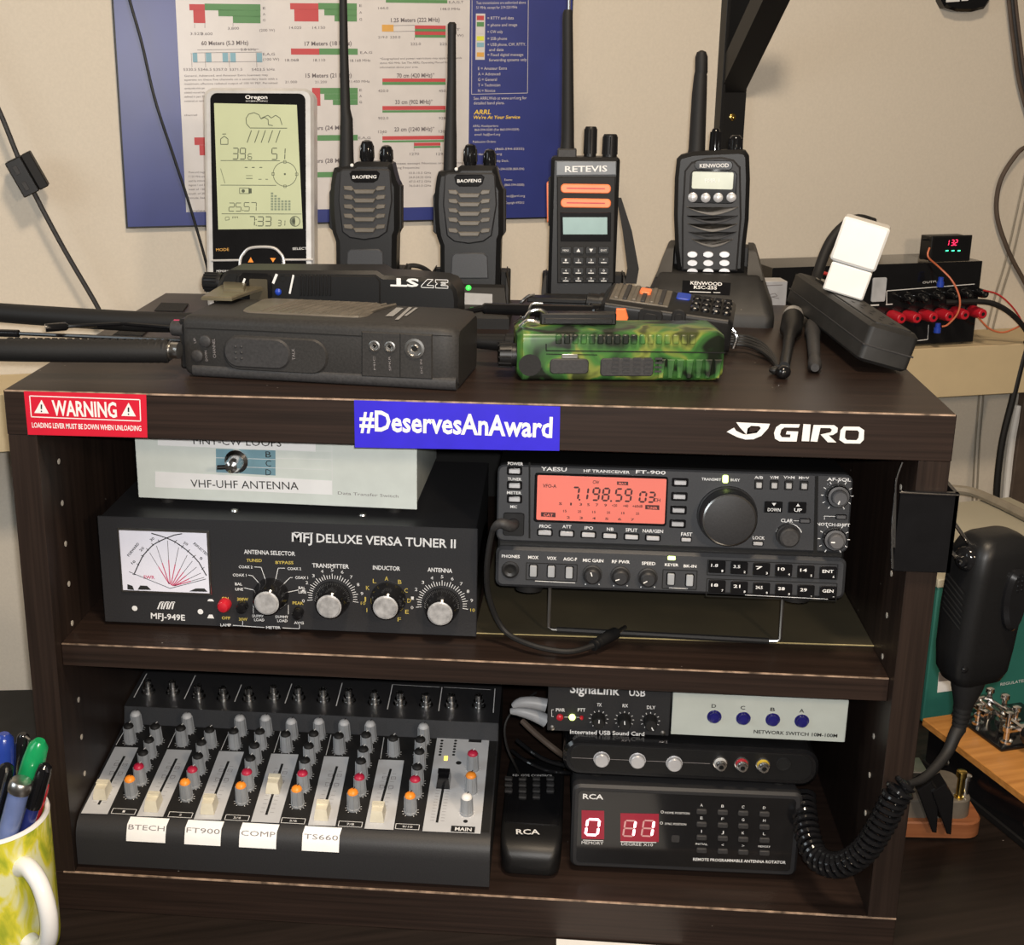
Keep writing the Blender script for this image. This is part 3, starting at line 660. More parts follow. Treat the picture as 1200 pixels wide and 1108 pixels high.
for kx, ky, nm, a in ((981, 580.5, 'volume_knob', 250), (977, 631, 'notch_knob', 180)):
    knob(ft, nm, kx, ky, [(0, 8.2, 0), (5, 8, 0), (6, 7.2, 0), (6.2, 5.6, 1), (11, 5.2, 1), (12, 4.4, 1)], ['black_gloss', 'knob_inner', 'white'], marks=(2, a, 1.5, 4.2, .9))
b = B(); x, z = FP(602, 612); b.prism(rrect(x - 7.5, x + 7.5, z - 10, z + 7, 2), -1.2, .5, .5); ft.part('microphone_socket', b, 'black')
knob(ft, 'phones_jack', 598, 668, [(0, 6.4, 0), (1.2, 6.2, 0), (1.4, 4.6, 1), (.8, 2.6, 1), (.4, 1.6, 2)], ['charcoal', 'black', 'black_void'])
for xa, xb, ya, yb in ((617, 676.5, 659, 681), (777, 817, 667, 691), (829.5, 982, 655.5, 676), (828.5, 981, 677.5, 701)):
    p0, p1, p2, p3 = FP(xa, ya), FP(xb, ya + (xb - xa) * .04), FP(xa, yb), FP(xb, yb + (xb - xa) * .02)
    b = B(); b.frame2(p0[0], p1[0], (p2[1] + p3[1]) / 2 + .6, (p0[1] + p1[1]) / 2 - .4, .6, .3); ft.part('key_frame', b, 'black_void')
for xx, y in ((625, 669), (646, 669.7), (667, 671), (786, 678.5), (808, 680)):
    button(ft, 'rocker_switch', xx, y, 8, 13, 2.2, 'knob_gray', .8, bez=.8)
for xx, y, a in ((694, 673, 110), (727, 674.5, 200), (759, 676.5, 210)):
    knob(ft, 'level_knob', xx, y, [(0, 7, 0), (2, 7, 0), (2.5, 6, 0), (8, 5.4, 0), (9, 4.2, 0)], ['charcoal', 'white'], marks=(1, a, 1, 4, .7))
b2 = B()
for i in range(6):
    for j in range(2):
        xx, y = 840 + i * 26, (664 if j == 0 else 687) + i * 1.4
        button(ft, 'key', xx, y, 20, 14.5, 1.8, 'black_gloss', 1)
        s_ = (('1.8', '3.5', '7', '10', '14', 'ENT'), ('18', '21', '24.5', '28', '29', 'GEN'))[j][i]
        ft.text(b2, s_, xx - 7, y - .5, xx + (1 if i < 5 else 6), y - .2, 3.6, e=2.1)
        ft.text(b2, '1234567890.-'[j * 6 + i], xx + 5, y + 5.5, xx + 7, y + 5.6, 2.6, e=2.1)
ft.part('key_print', b2, 'print')
# wire bail under the front: legs rise into the case
def lf(p): return tuple(ft.loc3(p))
zt_ = MS + 4.2
A_, B_ = gz(643, 738, zt_), gz(914, 752, zt_)
b = B(); b.tube([lf((A_.x, A_.y + 4, MS + 42)), lf((A_.x, A_.y, zt_ + 2)), lf((A_.x + 3, A_.y, zt_)), lf((B_.x - 3, B_.y, zt_)), lf((B_.x, B_.y, zt_ + 2)), lf((B_.x, B_.y + 4, MS + 42))], 1.5); bl = ft.part('wire_bail', b, 'steel')
b = B(); b.tube([lf((A_.x + 6, A_.y, zt_)), lf((B_.x - 8, B_.y, zt_))], 2.4); ft.part('bail_sleeve', b, 'rubber', bl)
# sheet of board under the transceiver
q = [gz(x, y, MS + .8) for x, y in ((556, 742), (1023, 756.5))]
b = B(); b.add([(q[0].x, q[0].y, MS + .1), (q[1].x, q[1].y - 2, MS + .1), (617, 300, MS + .1), (333, 300, MS + .1), (q[0].x, q[0].y, MS + .9), (q[1].x, q[1].y - 2, MS + 1.6), (617, 300, MS + .9), (333, 300, MS + .9)],
    [(3, 2, 1, 0), (4, 5, 6, 7), (0, 1, 5, 4), (1, 2, 6, 5), (2, 3, 7, 6), (3, 0, 4, 7)])
o = one('cardboard_sheet', 'thin olive cardboard sheet lying under the wire bail of the transceiver', 'sheet', b, 'kraft', (q[0].x, q[0].y, MS))
b = B(); b.tube([(q[0].x, q[0].y - .2, MS + .7), (q[1].x, q[1].y - 2.2, MS + 1.4)], .5, 6)
e = bpy.data.objects.new('cut_edge', None); bpy.data.objects.remove(e)
l = Vector((q[0].x, q[0].y, MS)); b.v = [(x - l.x, y - l.y, z - l.z) for x, y, z in b.v]
e = bpy.data.objects.new('cut_edge', b.mesh('cut_edge', ['edge_gold'])); COL.objects.link(e); e.parent = o
# plug lead from the transceiver's microphone socket
mp = ft.M @ Vector((FP(602, 614)[0], -3, FP(602, 614)[1]))
pts = [tuple(mp + Vector((0, 2, 0))), tuple(mp + Vector((-2, -6, 1))), tuple(mp + Vector((-9, -9, 4))), gy(578, 620, 24), gy(571, 660, 28), gy(573, 700, 34), gz(590, 738, MS + 14), gz(622, 756, MS + 8), gz(665, 764, MS + 6), gz(695, 757, MS + 7)]
c_ = T('jack_lead', 'black lead with a jack plug drooping from transceiver over the middle deck', 'cable', tuple(pts[-1]))
off = Vector(pts[-1]); R_ = lambda ps: [Vector(p) - off for p in ps]
b = B(); b.tube(R_(pts[2:]), 2.1, 8, 6); c_.part('lead', b, 'rubber')
b = B(); b.tube(R_(pts[:3] + [pts[3]]), [4.4, 4.2, 3.6, 2.2], 10, 4); c_.part('mic_plug', b, 'graphite')
p2, p3, p4 = gz(722, 742, MS + 9), gz(733, 735, MS + 10), gz(714, 746, MS + 8.5)
b = B(); b.tube(R_([pts[-1], gz(702, 753, MS + 7.5), p4, p2]), [2.4, 4.0, 4.6, 4.4], 12, 3); c_.part('jack_body', b, 'black')
for k in range(5):
    f = k / 5; pA = pts[-1].lerp(p4, f) - off; dd = (p4 - pts[-1]).normalized(); b = B(); b.cyl(pA, pA + dd * 1.4, 4.2, n=12); c_.part('ridge', b, 'black')
b = B(); b.tube(R_([p2, p3]), [1.8, 1.5], 10); c_.part('jack_tip', b, 'steel')
# ------------------------------------------------------------------ lower deck
LS = -CH
# ---- audio mixer: local x along the front, y back, z up
mxr = T('audio_mixer', 'wide black audio mixer with gray knobs and cream faders on the lower deck', 'audio mixer', (21.6, 6, LS + .3))
MW = 319.0
FA = 8.5; PY0, PZ0 = 13.0, 41.0; PL = 112.0
py1, pz1 = PY0 + PL * math.cos(rad(FA)), PZ0 + PL * math.sin(rad(FA))
prof = [(0, 3), (0, 24), (1.5, 31), (5, 37), (PY0, PZ0), (py1, pz1), (py1 + 3, pz1 + 15), (py1 + 90, pz1 + 22), (py1 + 90, 3)]
b = B(); b.rings([[(x, y, z) for y, z in prof] for x in (0, 1, MW - 1, MW)]); mxr.part('case', b, 'charcoal')
b = B(); b.box(3, MW - 3, 4, py1 + 85, 0, 4); mxr.part('base', b, 'rubber')
PF = Matrix.Translation((0, PY0, PZ0)) @ Matrix(((1, 0, 0, 0), (0, math.sin(rad(FA)), math.cos(rad(FA)), 0), (0, -math.cos(rad(FA)), math.sin(rad(FA)), 0), (0, 0, 0, 1)))
mp_ = lambda x, y: mxr.px(x, y, PF)
q0, q1 = mp_(95, 954), mp_(563, 978)
b = B(PF); b.quad(1.2, MW - 1.2, .5, PL - .8, .2); mxr.part('control_panel', b, 'black_soft')
strips = [((95, 954), (126, 955), (162, 877), (135, 876)), ((160, 957.5), (191, 958), (225, 880), (196, 879)), ((227, 961), (259, 962), (286, 882), (257, 881)), ((294, 964), (327, 965.5), (350, 885), (318, 884)),
          ((361, 968), (393, 969), (409, 888), (380, 887)), ((427, 972), (461, 973.5), (473.5, 892), (444, 891)), ((495, 975), (563, 978), (573.5, 866), (512.5, 864))]
fpos = [(120.5, 932), (180, 946), (245.5, 949), (321.5, 925), (378, 956), (443, 958), (520, 919)]
slots = [((146, 887), (115.5, 944)), ((207, 890), (177, 951)), ((268, 893), (243, 955)), ((331, 896), (312, 956)), ((395, 899), (376, 960)), ((458, 902), (441, 963)), ((520, 920), (512, 965))]
for i, st in enumerate(strips):
    b = B(PF); b.fill(mxr.poly(st, PF), .4); sp = mxr.part('fader_strip', b, 'strip_gray')
    b = B(PF); (xa, ya), (xb, yb) = slots[i]; A_, B_ = mp_(xa, ya), mp_(xb, yb)
    b.line([A_, B_], 2.0, .5)
    b.mi = 1
    for k in range(12):
        f = .1 + .85 * k / 11; x, z = A_[0] + (B_[0] - A_[0]) * f, A_[1] + (B_[1] - A_[1]) * f
        b.line([(x + 2.4, z), (x + 5.4, z)], .3, .5); b.line([(x - 5.4, z), (x - 2.4, z)], .3, .5)
    if i < 6:
        for f in (.18, .36):
            for sx in (-4.6, 2.4):
                x, z = A_[0] + (B_[0] - A_[0]) * f, A_[1] + (B_[1] - A_[1]) * f; b.frame2(x + sx, x + sx + 3.4, z - 1.6, z + 1.6, .35, .5)
    mxr.part('fader_scale', b, ['black_void', 'poster_print'], sp)
    fx, fy = fpos[i]; x, z = mp_(fx, fy)
    b = B(PF @ Matrix.Translation((x, 0, z))); m_ = 'fader_cream' if i < 6 else 'black_gloss'
    b.rings([[(-5.4, -.6, -7), (5.4, -.6, -7), (5.4, -.6, 8), (-5.4, -.6, 8)], [(-5.2, -4, -6.8), (5.2, -4, -6.8), (5.2, -4, 7.6), (-5.2, -4, 7.6)], [(-4.2, -10, -5), (4.2, -10, -5), (4.6, -9.4, 6.6), (-4.6, -9.4, 6.6)]])
    for k in range(3): b.box(-4.7, 4.7, -11 + .1 * k, -9.2, 1 + k * 1.9, 1.9 + k * 1.9)
    mxr.part('fader', b, m_, None, 'cream fader cap' if i < 6 else 'black main fader cap')
KB = [  # base pixel, kind
    (153, 869.5, 'k'), (161, 855, 'w'), (184, 870, 'k'), (177, 886, 'k'), (170, 901, 'k'), (165, 917.5, 'r'), (154.5, 932.5, 'o'),
    (214, 872, 'k'), (221, 857.5, 'w'), (247.5, 874, 'k'), (238, 889, 'k'), (234, 905, 'k'), (227.5, 921, 'r'), (219, 936, 'o'),
    (275.5, 875.5, 'k'), (282.5, 860, 'w'), (312.5, 860, 'w'), (306, 876, 'k'), (300, 892.5, 'k'), (295, 907.5, 'k'), (291, 924, 'r'), (284, 940, 'o'),
    (336, 879, 'k'), (342.5, 864, 'w'), (374.5, 864, 'w'), (368.7, 878.5, 'k'), (363, 893, 'k'), (358.6, 910, 'k'), (355.8, 925.4, 'r'), (349, 944, 'o'),
    (398, 881, 'k'), (404, 865.6, 'w'), (434.4, 867, 'w'), (429.7, 880, 'k'), (426.6, 897, 'k'), (423.8, 911, 'k'), (422, 930, 'r'), (414.4, 948, 'o'),
    (461.4, 884, 'k'), (496.5, 870, 'w'), (493, 885.5, 'k'), (491.9, 899.6, 'k'), (489.5, 918, 'k'), (487, 932.5, 'r'), (481, 952, 'o'), (554, 902, 'r'), (552, 928, 'o'), (547, 953.6, 'W')]
CAPM = {'k': 'black_soft', 'w': 'strip_gray', 'r': 'knob_crimson', 'o': 'orange', 'W': 'white'}
CAPL = {'w': 'gray knob with white cap', 'r': 'gray knob with crimson cap', 'o': 'gray knob with orange cap', 'W': 'gray knob with white cap', 'k': None}
ring = B(PF)
for x_, y_, k_ in KB:
    x, z = mp_(x_, y_); b = B(PF)
    pf = [(.3, 5.2), (2, 5.2), (2.2, 4.7), (15.5, 4.2)]
    b.lathe((x, 0, z), (0, -1, 0), pf, 14, cap=False)
    for a in range(0, 360, 45):  # grip ribs
        ca, sa = math.cos(rad(a + 11)), math.sin(rad(a + 11)); b.cyl((x + 4.7 * ca, -2.2, z + 4.7 * sa), (x + 4.2 * ca, -15.5, z + 4.2 * sa), .5, n=5)
    b.mi = 1; b.lathe((x, 0, z), (0, -1, 0), [(15.5, 4.25), (16.8, 3.9), (17.9, 2.8), (18.3, .2)], 14)
    b.mi = 2; b.line([(x, z + .4), (x + 1.2, z + 3.8)], .8, 18.1)
    nm = {'k': 'tone_knob', 'w': 'trim_knob', 'r': 'effect_knob', 'o': 'pan_knob', 'W': 'level_knob'}[k_]
    mxr.part(nm, b, ['knob_gray', CAPM[k_], 'white' if k_ in 'kr' else 'black_void'], None, CAPL[k_])
    for a in range(0, 300, 27):
        ca, sa = math.cos(rad(a - 60)), math.sin(rad(a - 60)); ring.line([(x + 5.4 * ca, z + 5.4 * sa), (x + 6.6 * ca, z + 6.6 * sa)], .45, .45)
for i, (xl, yl, s_) in enumerate(((129, 952, '1'), (195.5, 956, '2'), (262, 959.5, '3/4'), (328, 963, '5/6'), (395, 967, '7/8'), (462, 970, '9/10'))):
    p0, p1, p2 = mp_(xl, yl + 2), mp_(xl + 30, yl + 3), mp_(xl, yl - 4)
    ring.frame2(p0[0] + .8, p1[0] - .8, p0[1], p2[1], .45, .45); cx = (p0[0] + p1[0]) / 2
    ring.ctext(s_, cx, (p0[1] + p2[1]) / 2, len(s_) * 1.9, 2.4, e=.5)
for (x0_, y0_, x1_, y1_) in ((136, 874, 150, 850), (197, 877, 209, 852), (259, 880, 270, 855), (321, 883, 329, 858), (382, 886, 388, 862), (446, 890, 450, 865)): ring.line([mp_(x0_, y0_), mp_(x1_, y1_)], .5, .45)
mxr.part('panel_print', ring, 'print')
b = B(PF); q = [mp_(528, 975.5), mp_(556, 977), mp_(557, 970), mp_(529, 968.5)]; b.fill(q, .5); mxr.part('name_patch', b, 'black_void')
b = B(PF); mxr.text(b, 'MAIN', 533, 974.4, 552.5, 975.4, 4.2, PF, e=.6, bold=True); mxr.part('lettering', b, 'print')
b = B(PF)
for cx in (518, 534):
    for k in range(6): b.disc(*mp_(cx - k * .5, 869 + k * 3.3), 1.3, .5, 10)
b.fill([mp_(549, 870.5), mp_(564, 871.3), mp_(564.5, 867), mp_(549.5, 866)], .5); b.disc(*mp_(537.5, 895), 2.3, .5); b.disc(*mp_(545.5, 963.5), 1.8, .5); mxr.part('level_lamps', b, 'black_void', None, None, 'stuff')
button(mxr, 'led', 522.5, 889.5, 4, 5, .8, 'led_yellow', .3, PF, 'lit yellow lamp')
# riser and jack field
JY = py1 + 3; JZ = pz1 + 15; JA = math.degrees(math.atan2(7, 87))
JF = Matrix.Translation((0, JY, JZ)) @ Matrix(((1, 0, 0, 0), (0, math.sin(rad(JA)), math.cos(rad(JA)), 0), (0, -math.cos(rad(JA)), math.sin(rad(JA)), 0), (0, 0, 0, 1)))
b = B(); b.add([(1, py1 - .3, pz1), (MW - 1, py1 - .3, pz1), (MW - 1, JY - .3, JZ), (1, JY - .3, JZ)], [(0, 1, 2, 3)]); mxr.part('riser', b, 'panel_gray')
b = B(JF)
for x0_, y0_, x1_, y1_ in ((157, 818, 172, 790), (216, 820, 229, 792), (275, 823, 283, 803), (334, 825, 342, 802), (394, 828, 401, 801), (454, 832, 460, 803), (514, 834, 518, 806), (578, 836, 580, 808)): b.line([mxr.px(x0_, y0_, JF), mxr.px(x1_, y1_, JF)], .7, .3)
for x0_ in (460, 520): b.line([mxr.px(x0_, 803 + (x0_ - 460) * .05, JF), mxr.px(x0_ + 55, 806 + (x0_ - 460) * .05, JF)], .5, .3)
mxr.part('panel_print', b, 'print')
for jx, jy in ((174, 812), (203, 813), (233, 818), (262, 820), (292, 821), (321, 819), (350, 820), (379, 822), (409, 823), (439, 825), (469, 826), (499, 828), (529, 829), (561, 829)):
    x, z = mxr.px(jx, jy, JF); b = B(JF)
    b.lathe((x, 0, z), (0, -1, 0), [(0, 6), (1.6, 6), (1.7, 4.8), (6, 4.6), (6.1, 3.4), (12, 3.2), (12.4, 2.8), (8, 2.6)], 16, cap=False); b.mi = 1; b.disc(x, z, 2.7, 9.0)
    mxr.part('jack_socket', b, ['chrome', 'black_void'])
# paper name tags stuck over the front lip
LA = math.degrees(math.atan2(PZ0 - 37, PY0 - 5))
LF = Matrix.Translation((0, 5, 37)) @ Matrix(((1, 0, 0, 0), (0, math.sin(rad(LA)), math.cos(rad(LA)), 0), (0, -math.cos(rad(LA)), math.sin(rad(LA)), 0), (0, 0, 0, 1)))
FF = Matrix.Translation((0, 3.2, 34))  @ Matrix(((1, 0, 0, 0), (0, math.sin(rad(58)), math.cos(rad(58)), 0), (0, -math.cos(rad(58)), math.sin(rad(58)), 0), (0, 0, 0, 1)))
for s_, xl, xr, yt in (('BTECH', 149, 195, 961), ('FT900', 217, 259.5, 964.5), ('COMP', 281, 324.5, 968), ('TS660', 354.5, 398, 972)):
    a, c = mxr.px(xl, yt + 9, FF)[0], mxr.px(xr, yt + 9, FF)[0]
    b = B(); b.add([(a, -.3, 26), (c, -.3, 26), (c, 1.2, 31.2), (a, 1.2, 31.2), (c, 4.7, 37.4), (a, 4.7, 37.4), (c + 1, 10.5, 40.6), (a + 1, 10.5, 40.6)], [(0, 1, 2, 3), (3, 2, 4, 5), (5, 4, 6, 7)]); lb = mxr.part('name_tag', b, 'label_white', None, 'white paper tag reading ' + s_)
    b = B(FF); b.text(s_, a + 1.2, .1, c - 1, .1, 3.9, e=.75); mxr.part('lettering', b, 'print_gray', lb)

# ---- antenna rotator control box
rt = T('rotator_controller', 'low black controller with red digits and a keypad on the lower deck', 'control box', (401.5, 36, LS + .3), (0, 0, 1.0))
q = rt.poly([(668, 917), (668, 1018), (936, 1027), (937, 934)])
RW, z0, z1 = 172.0, (q[1][1] + q[2][1]) / 2, (q[0][1] + q[3][1]) / 2
b = B(); b.prism(rrect(0, RW, z0, z1, 6), 0, 10, 2, F=None); b.box(2, RW - 2, 9, 112, z0 + 2, z1 - 1.5, 3); rt.part('case', b, 'charcoal')
b = B(); b.prism(rrect(4.5, RW - 5, z0 + 5, z1 - 4.5, 3), -.4, .5); fc = rt.part('face_panel', b, 'black_gloss')
for x in (14, RW - 14):
    for y in (16, 96): b = B(); b.cyl((x, y, 0), (x, y, z0 + 2.5), 6); rt.part('foot', b, 'rubber')
for xa, xb, ya, yb in ((681.5, 708, 949.5, 983), (727, 772, 953, 986)):
    b = B(); b.fill(rt.poly([(xa, yb), (xb, yb + .8), (xb, ya + .8), (xa, ya)]), .5); dw = rt.part('digit_window', b, 'led_red_glow')
    b = B(); s_ = rt.px(xa + 1, ya)[0] - rt.px(xa, ya)[0]
    if xa < 700:
        x, z = rt.px(686, 978); b.seg7('0', x, z, 14 * s_, 21 * s_, 1.9, .1, .7); mats_ = ['led_red_hot']
    else:
        for xx in (730, 751.5):
            x, z = rt.px(xx, 979.5); b.mi = 1; b.seg7('adefg', x, z, 12 * s_, 21 * s_, 1.3, .1, .65); b.mi = 0; b.seg7('bc', x, z, 12 * s_, 21 * s_, 1.9, .1, .7)
    rt.part('digits', b, ['led_red_hot', 'led_seg_off'], dw)
b = B()
for s_, xl, yl, xr, h, bo in (('RCA', 683, 936, 707, 6, True), ('MEMORY', 681.5, 989, 707, 3.6, False), ('DEGREE X10', 728, 990.5, 765, 3.6, False), ('HOME POSITION', 779, 953.5, 808, 2.6, False), ('SYNC POSITION', 779, 966.5, 804, 2.6, False), ('REMOTE PROGRAMMABLE ANTENNA ROTATOR', 812, 1008.5, 920.5, 3.4, True)):
    rt.text(b, s_, xl, yl, xr, yl + (xr - xl) * .035, h, e=.6, bold=bo)
for x0_ in (776, 776): pass
b.ring2(*rt.px(776, 951.5), 1, .35, e=.6); b.ring2(*rt.px(775, 964.5), 1, .35, e=.6)
b.line(rt.poly([(683, 984.5), (707, 985.3)]), .6, .6); b.line(rt.poly([(727, 986.3), (769, 987.3)]), .6, .6)
for j, row in enumerate(('ABCD', 'EFGH', 'IJKL', ('INITIAL', '<', '>', 'MEMORY'))):
    for i, ch in enumerate(row):
        x_, y_ = (822, 846.7, 870.7, 895.5)[i], (950.5, 965.5, 981, 996)[j] + i * 1.0
        button(rt, 'key', x_, y_, 12, 5.2, 1.8, 'graphite', 1, y0=-.4)
        c = rt.px(x_, y_ - 7); b.ctext(ch, *c, 1.9 if len(ch) == 1 and ch != 'I' else (.5 if ch == 'I' else 9), 2.4 if len(ch) == 1 else 1.8, e=.6)
rt.part('lettering', b, 'print', fc)
b = B(); x, z = rt.px(791.5, 983); b.prism(rrect(x - 3, x + 3, z - 3, z + 3, 1), -.55, -.35); rt.part('sensor_window', b, 'graphite')
# ---- remote handset lying on the deck
rmx = (gz(583, 1022, LS + 8).x + gz(658, 1025, LS + 8).x) / 2
rm = T('remote_control', 'black handheld remote lying flat beside the audio mixer', 'remote control', (rmx, 24, LS + .4), (3, 0, -1))
rings = []
for y, w_, h0, h1 in ((0, 15, 4, 13), (2, 19, 2, 19), (8, 22, 0, 24), (20, 23.5, 0, 27), (40, 24, 0, 26), (70, 24, 0, 24), (110, 24, 0, 22), (134, 23, 0, 20), (137, 21, 1, 18)):
    rings.append([(x, y, z) for x, z in rrect(-w_, w_, h0, h1, 4)])
b = B(); b.rings(rings); rm.part('body', b, 'black')
RF = Matrix(((1, 0, 0, 0), (0, .0, 1, 0), (0, -1, .0, 22), (0, 0, 0, 1))) @ TR()
RF = Matrix.Translation((0, 40, 26.2)) @ Matrix(((1, 0, 0, 0), (0, math.sin(rad(-3.3)), math.cos(rad(-3.3)), 0), (0, -math.cos(rad(-3.3)), math.sin(rad(-3.3)), 0), (0, 0, 0, 1)))
b = B(RF); b.prism(rrect(-21, 21, -8, 88, 2), -.5, .4, .2); kp = rm.part('key_panel', b, 'black_gloss')
for i in range(4):
    for j in range(4):
        x_, y_ = 596 + i * 16.3, 914 + j * 7.0
        if i in (0, 3) and j == 3: continue
        x, z = rm.px(x_, y_, RF); b = B(RF); b.prism(rrect(x - 3.2, x + 3.2, z - 2.6, z + 2.6, 1), -2, -.3, .5); rm.part('key', b, 'graphite', kp)
b = B(RF); rm.text(b, 'RCA', 605, 979, 632.5, 979.3, 6, RF, e=.8, bold=True); rm.text(b, 'REMOTE CONTROL', 601, 911, 648, 911.4, 2.4, RF, e=.8); rm.part('lettering', b, 'print', kp)

# ---- rounded signal selector with silver buttons, lying on the controller
za = LS + .3 + z1 - .3
av = T('video_selector', 'long round-ended black selector with three silver buttons on the rotator controller', 'switch box', (393.5, 42, za), (0, 0, 0))
AW = 190.0
q = av.poly([(690, 869), (690, 907), (930, 879), (930, 921)]); az0 = max(.6, (q[1][1] + q[3][1]) / 2 - 1); az1 = (q[0][1] + q[2][1]) / 2
b = B(); b.prism(rrect(0, AW, az0, az1, 13, 8), 0, 92, 2.2); av.part('case', b, 'black_gloss')
b = B(); b.prism(rrect(5, AW - 5, az0 + 4.5, az1 - 3.5, 9.5, 8), -.35, .5, .2); av.part('front_panel', b, 'black')
for x in (26, AW - 26):
    for y in (14, 78): b = B(); b.cyl((x, y, 0), (x, y, az0 + .8), 6); av.part('foot', b, 'rubber')
b = B(); b.line(av.poly([(670, 888), (832, 895)]), .4, .45)
for s_, xl, yl in (('AV 1', 728, 867.5), ('AV 2', 772, 869)): av.text(b, s_, xl, yl + 1.5, xl + 10, yl + 2, 2.6, e=.45)
av.part('panel_print', b, 'print_gray')
for i, (x_, y_) in enumerate(((705, 889.5), (747, 891), (790, 894.5))):
    knob(av, 'push_button', x_, y_, [(0, 6.2, 1), (.5, 6.2, 1), (.5, 5.6, 0), (3.6, 5.5, 0), (4.4, 4.8, 0)], ['silver_btn', 'black_void'], label='silver push button')
for x_, y_, m_, c_ in ((844, 894, 'white', 'white'), (869, 895, 'red', 'red'), (894, 896, 'poster_yellow', 'yellow')):
    knob(av, 'phono_socket', x_, y_, [(0, 5.4, 0), (1, 5.4, 0), (1.2, 4.6, 0), (1.4, 4.5, 1), (4.5, 4.3, 1), (4.6, 3.4, 0), (7.5, 3.2, 0), (7.6, 1.8, 0), (5, 1.5, 2)], ['chrome', m_, 'black_void'], label=c_ + ' phono socket with a metal sleeve')
knob(av, 'round_socket', 918, 895.5, [(0, 5.4, 0), (1.2, 5.3, 0), (1.3, 4.4, 1), (.8, 4, 1)], ['charcoal', 'black_void'])

# ---- sound card box and network switch side by side on the selector
zs = za + az1 + .3
s0, s1 = gy(641, 857, 52), gy(784, 863, 52)
zs = max(zs, (s0.z + s1.z) / 2)
sl = T('sound_card_box', 'small black box with three round knobs and a green lamp on the selector', 'sound card', (s0.x, 52, zs))
SWd = s1.x - s0.x; q = sl.poly([(641, 800), (784, 807)]); sz = (q[0][1] + q[1][1]) / 2 + 3
b = B(); b.box(0, SWd, 0, 100, 0, sz, .8); sl.part('case', b, 'charcoal')
b = B()
sl.text(b, 'SignaLink', 668, 812, 726, 815, 12, bold=True); sl.text(b, 'USB', 737, 815.5, 756, 816.5, 9, bold=True)
for s_, xl, yl, xr, h in (('PWR', 651.5, 834, 662, 4), ('PTT', 677, 834, 686, 4), ('TX', 699.5, 828, 705, 4), ('RX', 729.5, 829, 736, 4), ('DLY', 758, 831, 768, 4), ('Integrated USB Sound Card', 668, 860, 755, 4.8)): sl.text(b, s_, xl, yl, xr, yl + (xr - xl) * .03, h)
for x_, y_ in ((701.5, 843), (731.5, 844), (762, 845)):
    x, z = sl.px(x_, y_)
    for i in range(11): aa = rad(-55 + 290 * i / 10); b.line([(x + 6 * math.cos(aa), z + 6 * math.sin(aa)), (x + 7.4 * math.cos(aa), z + 7.4 * math.sin(aa))], .45)
b.line(sl.poly([(649, 832), (646.5, 832), (646.5, 840), (649, 840)]), .35); b.line(sl.poly([(661, 840.5), (681, 841)]), .3)
sl.part('lettering', b, 'print')
for x_, y_, m_, r_, lb in ((656, 840.5, 'red', 2.6, 'red lamp'), (670.5, 840.5, 'led_lime', 2.4, 'lit green lamp'), (681.5, 841, 'red', 1.5, 'small red lamp')):
    x, z = sl.px(x_, y_); b = B(); b.lathe((x, 0, z), (0, -1, 0), [(0, r_), (1.5, r_), (2.6, r_ * .6), (2.9, .1)], 14); sl.part('lamp', b, m_, None, lb)
for x_, y_, a in ((701.5, 842, 90), (731.5, 843.5, 95), (762, 844.5, 300)): knob(sl, 'level_knob', x_, y_, [(0, 5.2, 0), (4, 5, 0), (9, 4.4, 0), (9.8, 3.8, 0)], ['black_soft', 'print'], marks=(1, a, .8, 3.8, .8), depth=.0)
for x_, y_ in ((647, 853), (776.5, 859.5)): knob(sl, 'screw', x_, y_, [(0, 2.2, 0), (.8, 2, 0), (1.2, .8, 0)], ['steel'])
n0, n1 = gy(785.5, 861.5, 50), gy(990, 870, 50)
nz = za + az1 + .3
nw = T('network_switch', 'pale gray network switch box with four dark blue buttons', 'network switch', (s0.x + SWd + 1, 50, max(nz, (n0.z + n1.z) / 2)))
NWd = n1.x - (s0.x + SWd + 1); q = nw.poly([(790, 811), (990, 822)]); nh = (q[0][1] + q[1][1]) / 2
b = B(); b.box(0, NWd, 0, 2, 0, nh, .5); b.box(1, NWd - 1, 2, 90, .5, nh - .5, .8); nw.part('case', b, 'net_gray')
b = B(); nw.text(b, 'NETWORK SWITCH 10M-100M', 883, 859.5, 981, 864.5, 4.2)
for ch, x_, y_ in (('D', 836.5, 827.5), ('C', 870.5, 829.5), ('B', 905.5, 831.5), ('A', 939.5, 833)): b.ctext(ch, *nw.px(x_, y_), 3.4, 3, bold=True)
nw.part('lettering', b, 'print_black')
for x_, y_ in ((837, 840), (871, 842), (905.5, 843.5), (939.5, 845)): knob(nw, 'push_button', x_, y_, [(0, 5.4, 1), (.6, 5.4, 1), (.6, 4.4, 0), (3, 4.3, 0), (4.4, 3.2, 0), (4.9, .3, 0)], ['blue_button', 'steel'])
x, z = nw.px(992, 848); b = B(); b.lathe((NWd - .2, 8, nh / 2), (1, 0, 0), [(0, 2), (.8, 1.8), (1.2, .3)], 10); nw.part('screw', b, 'steel')

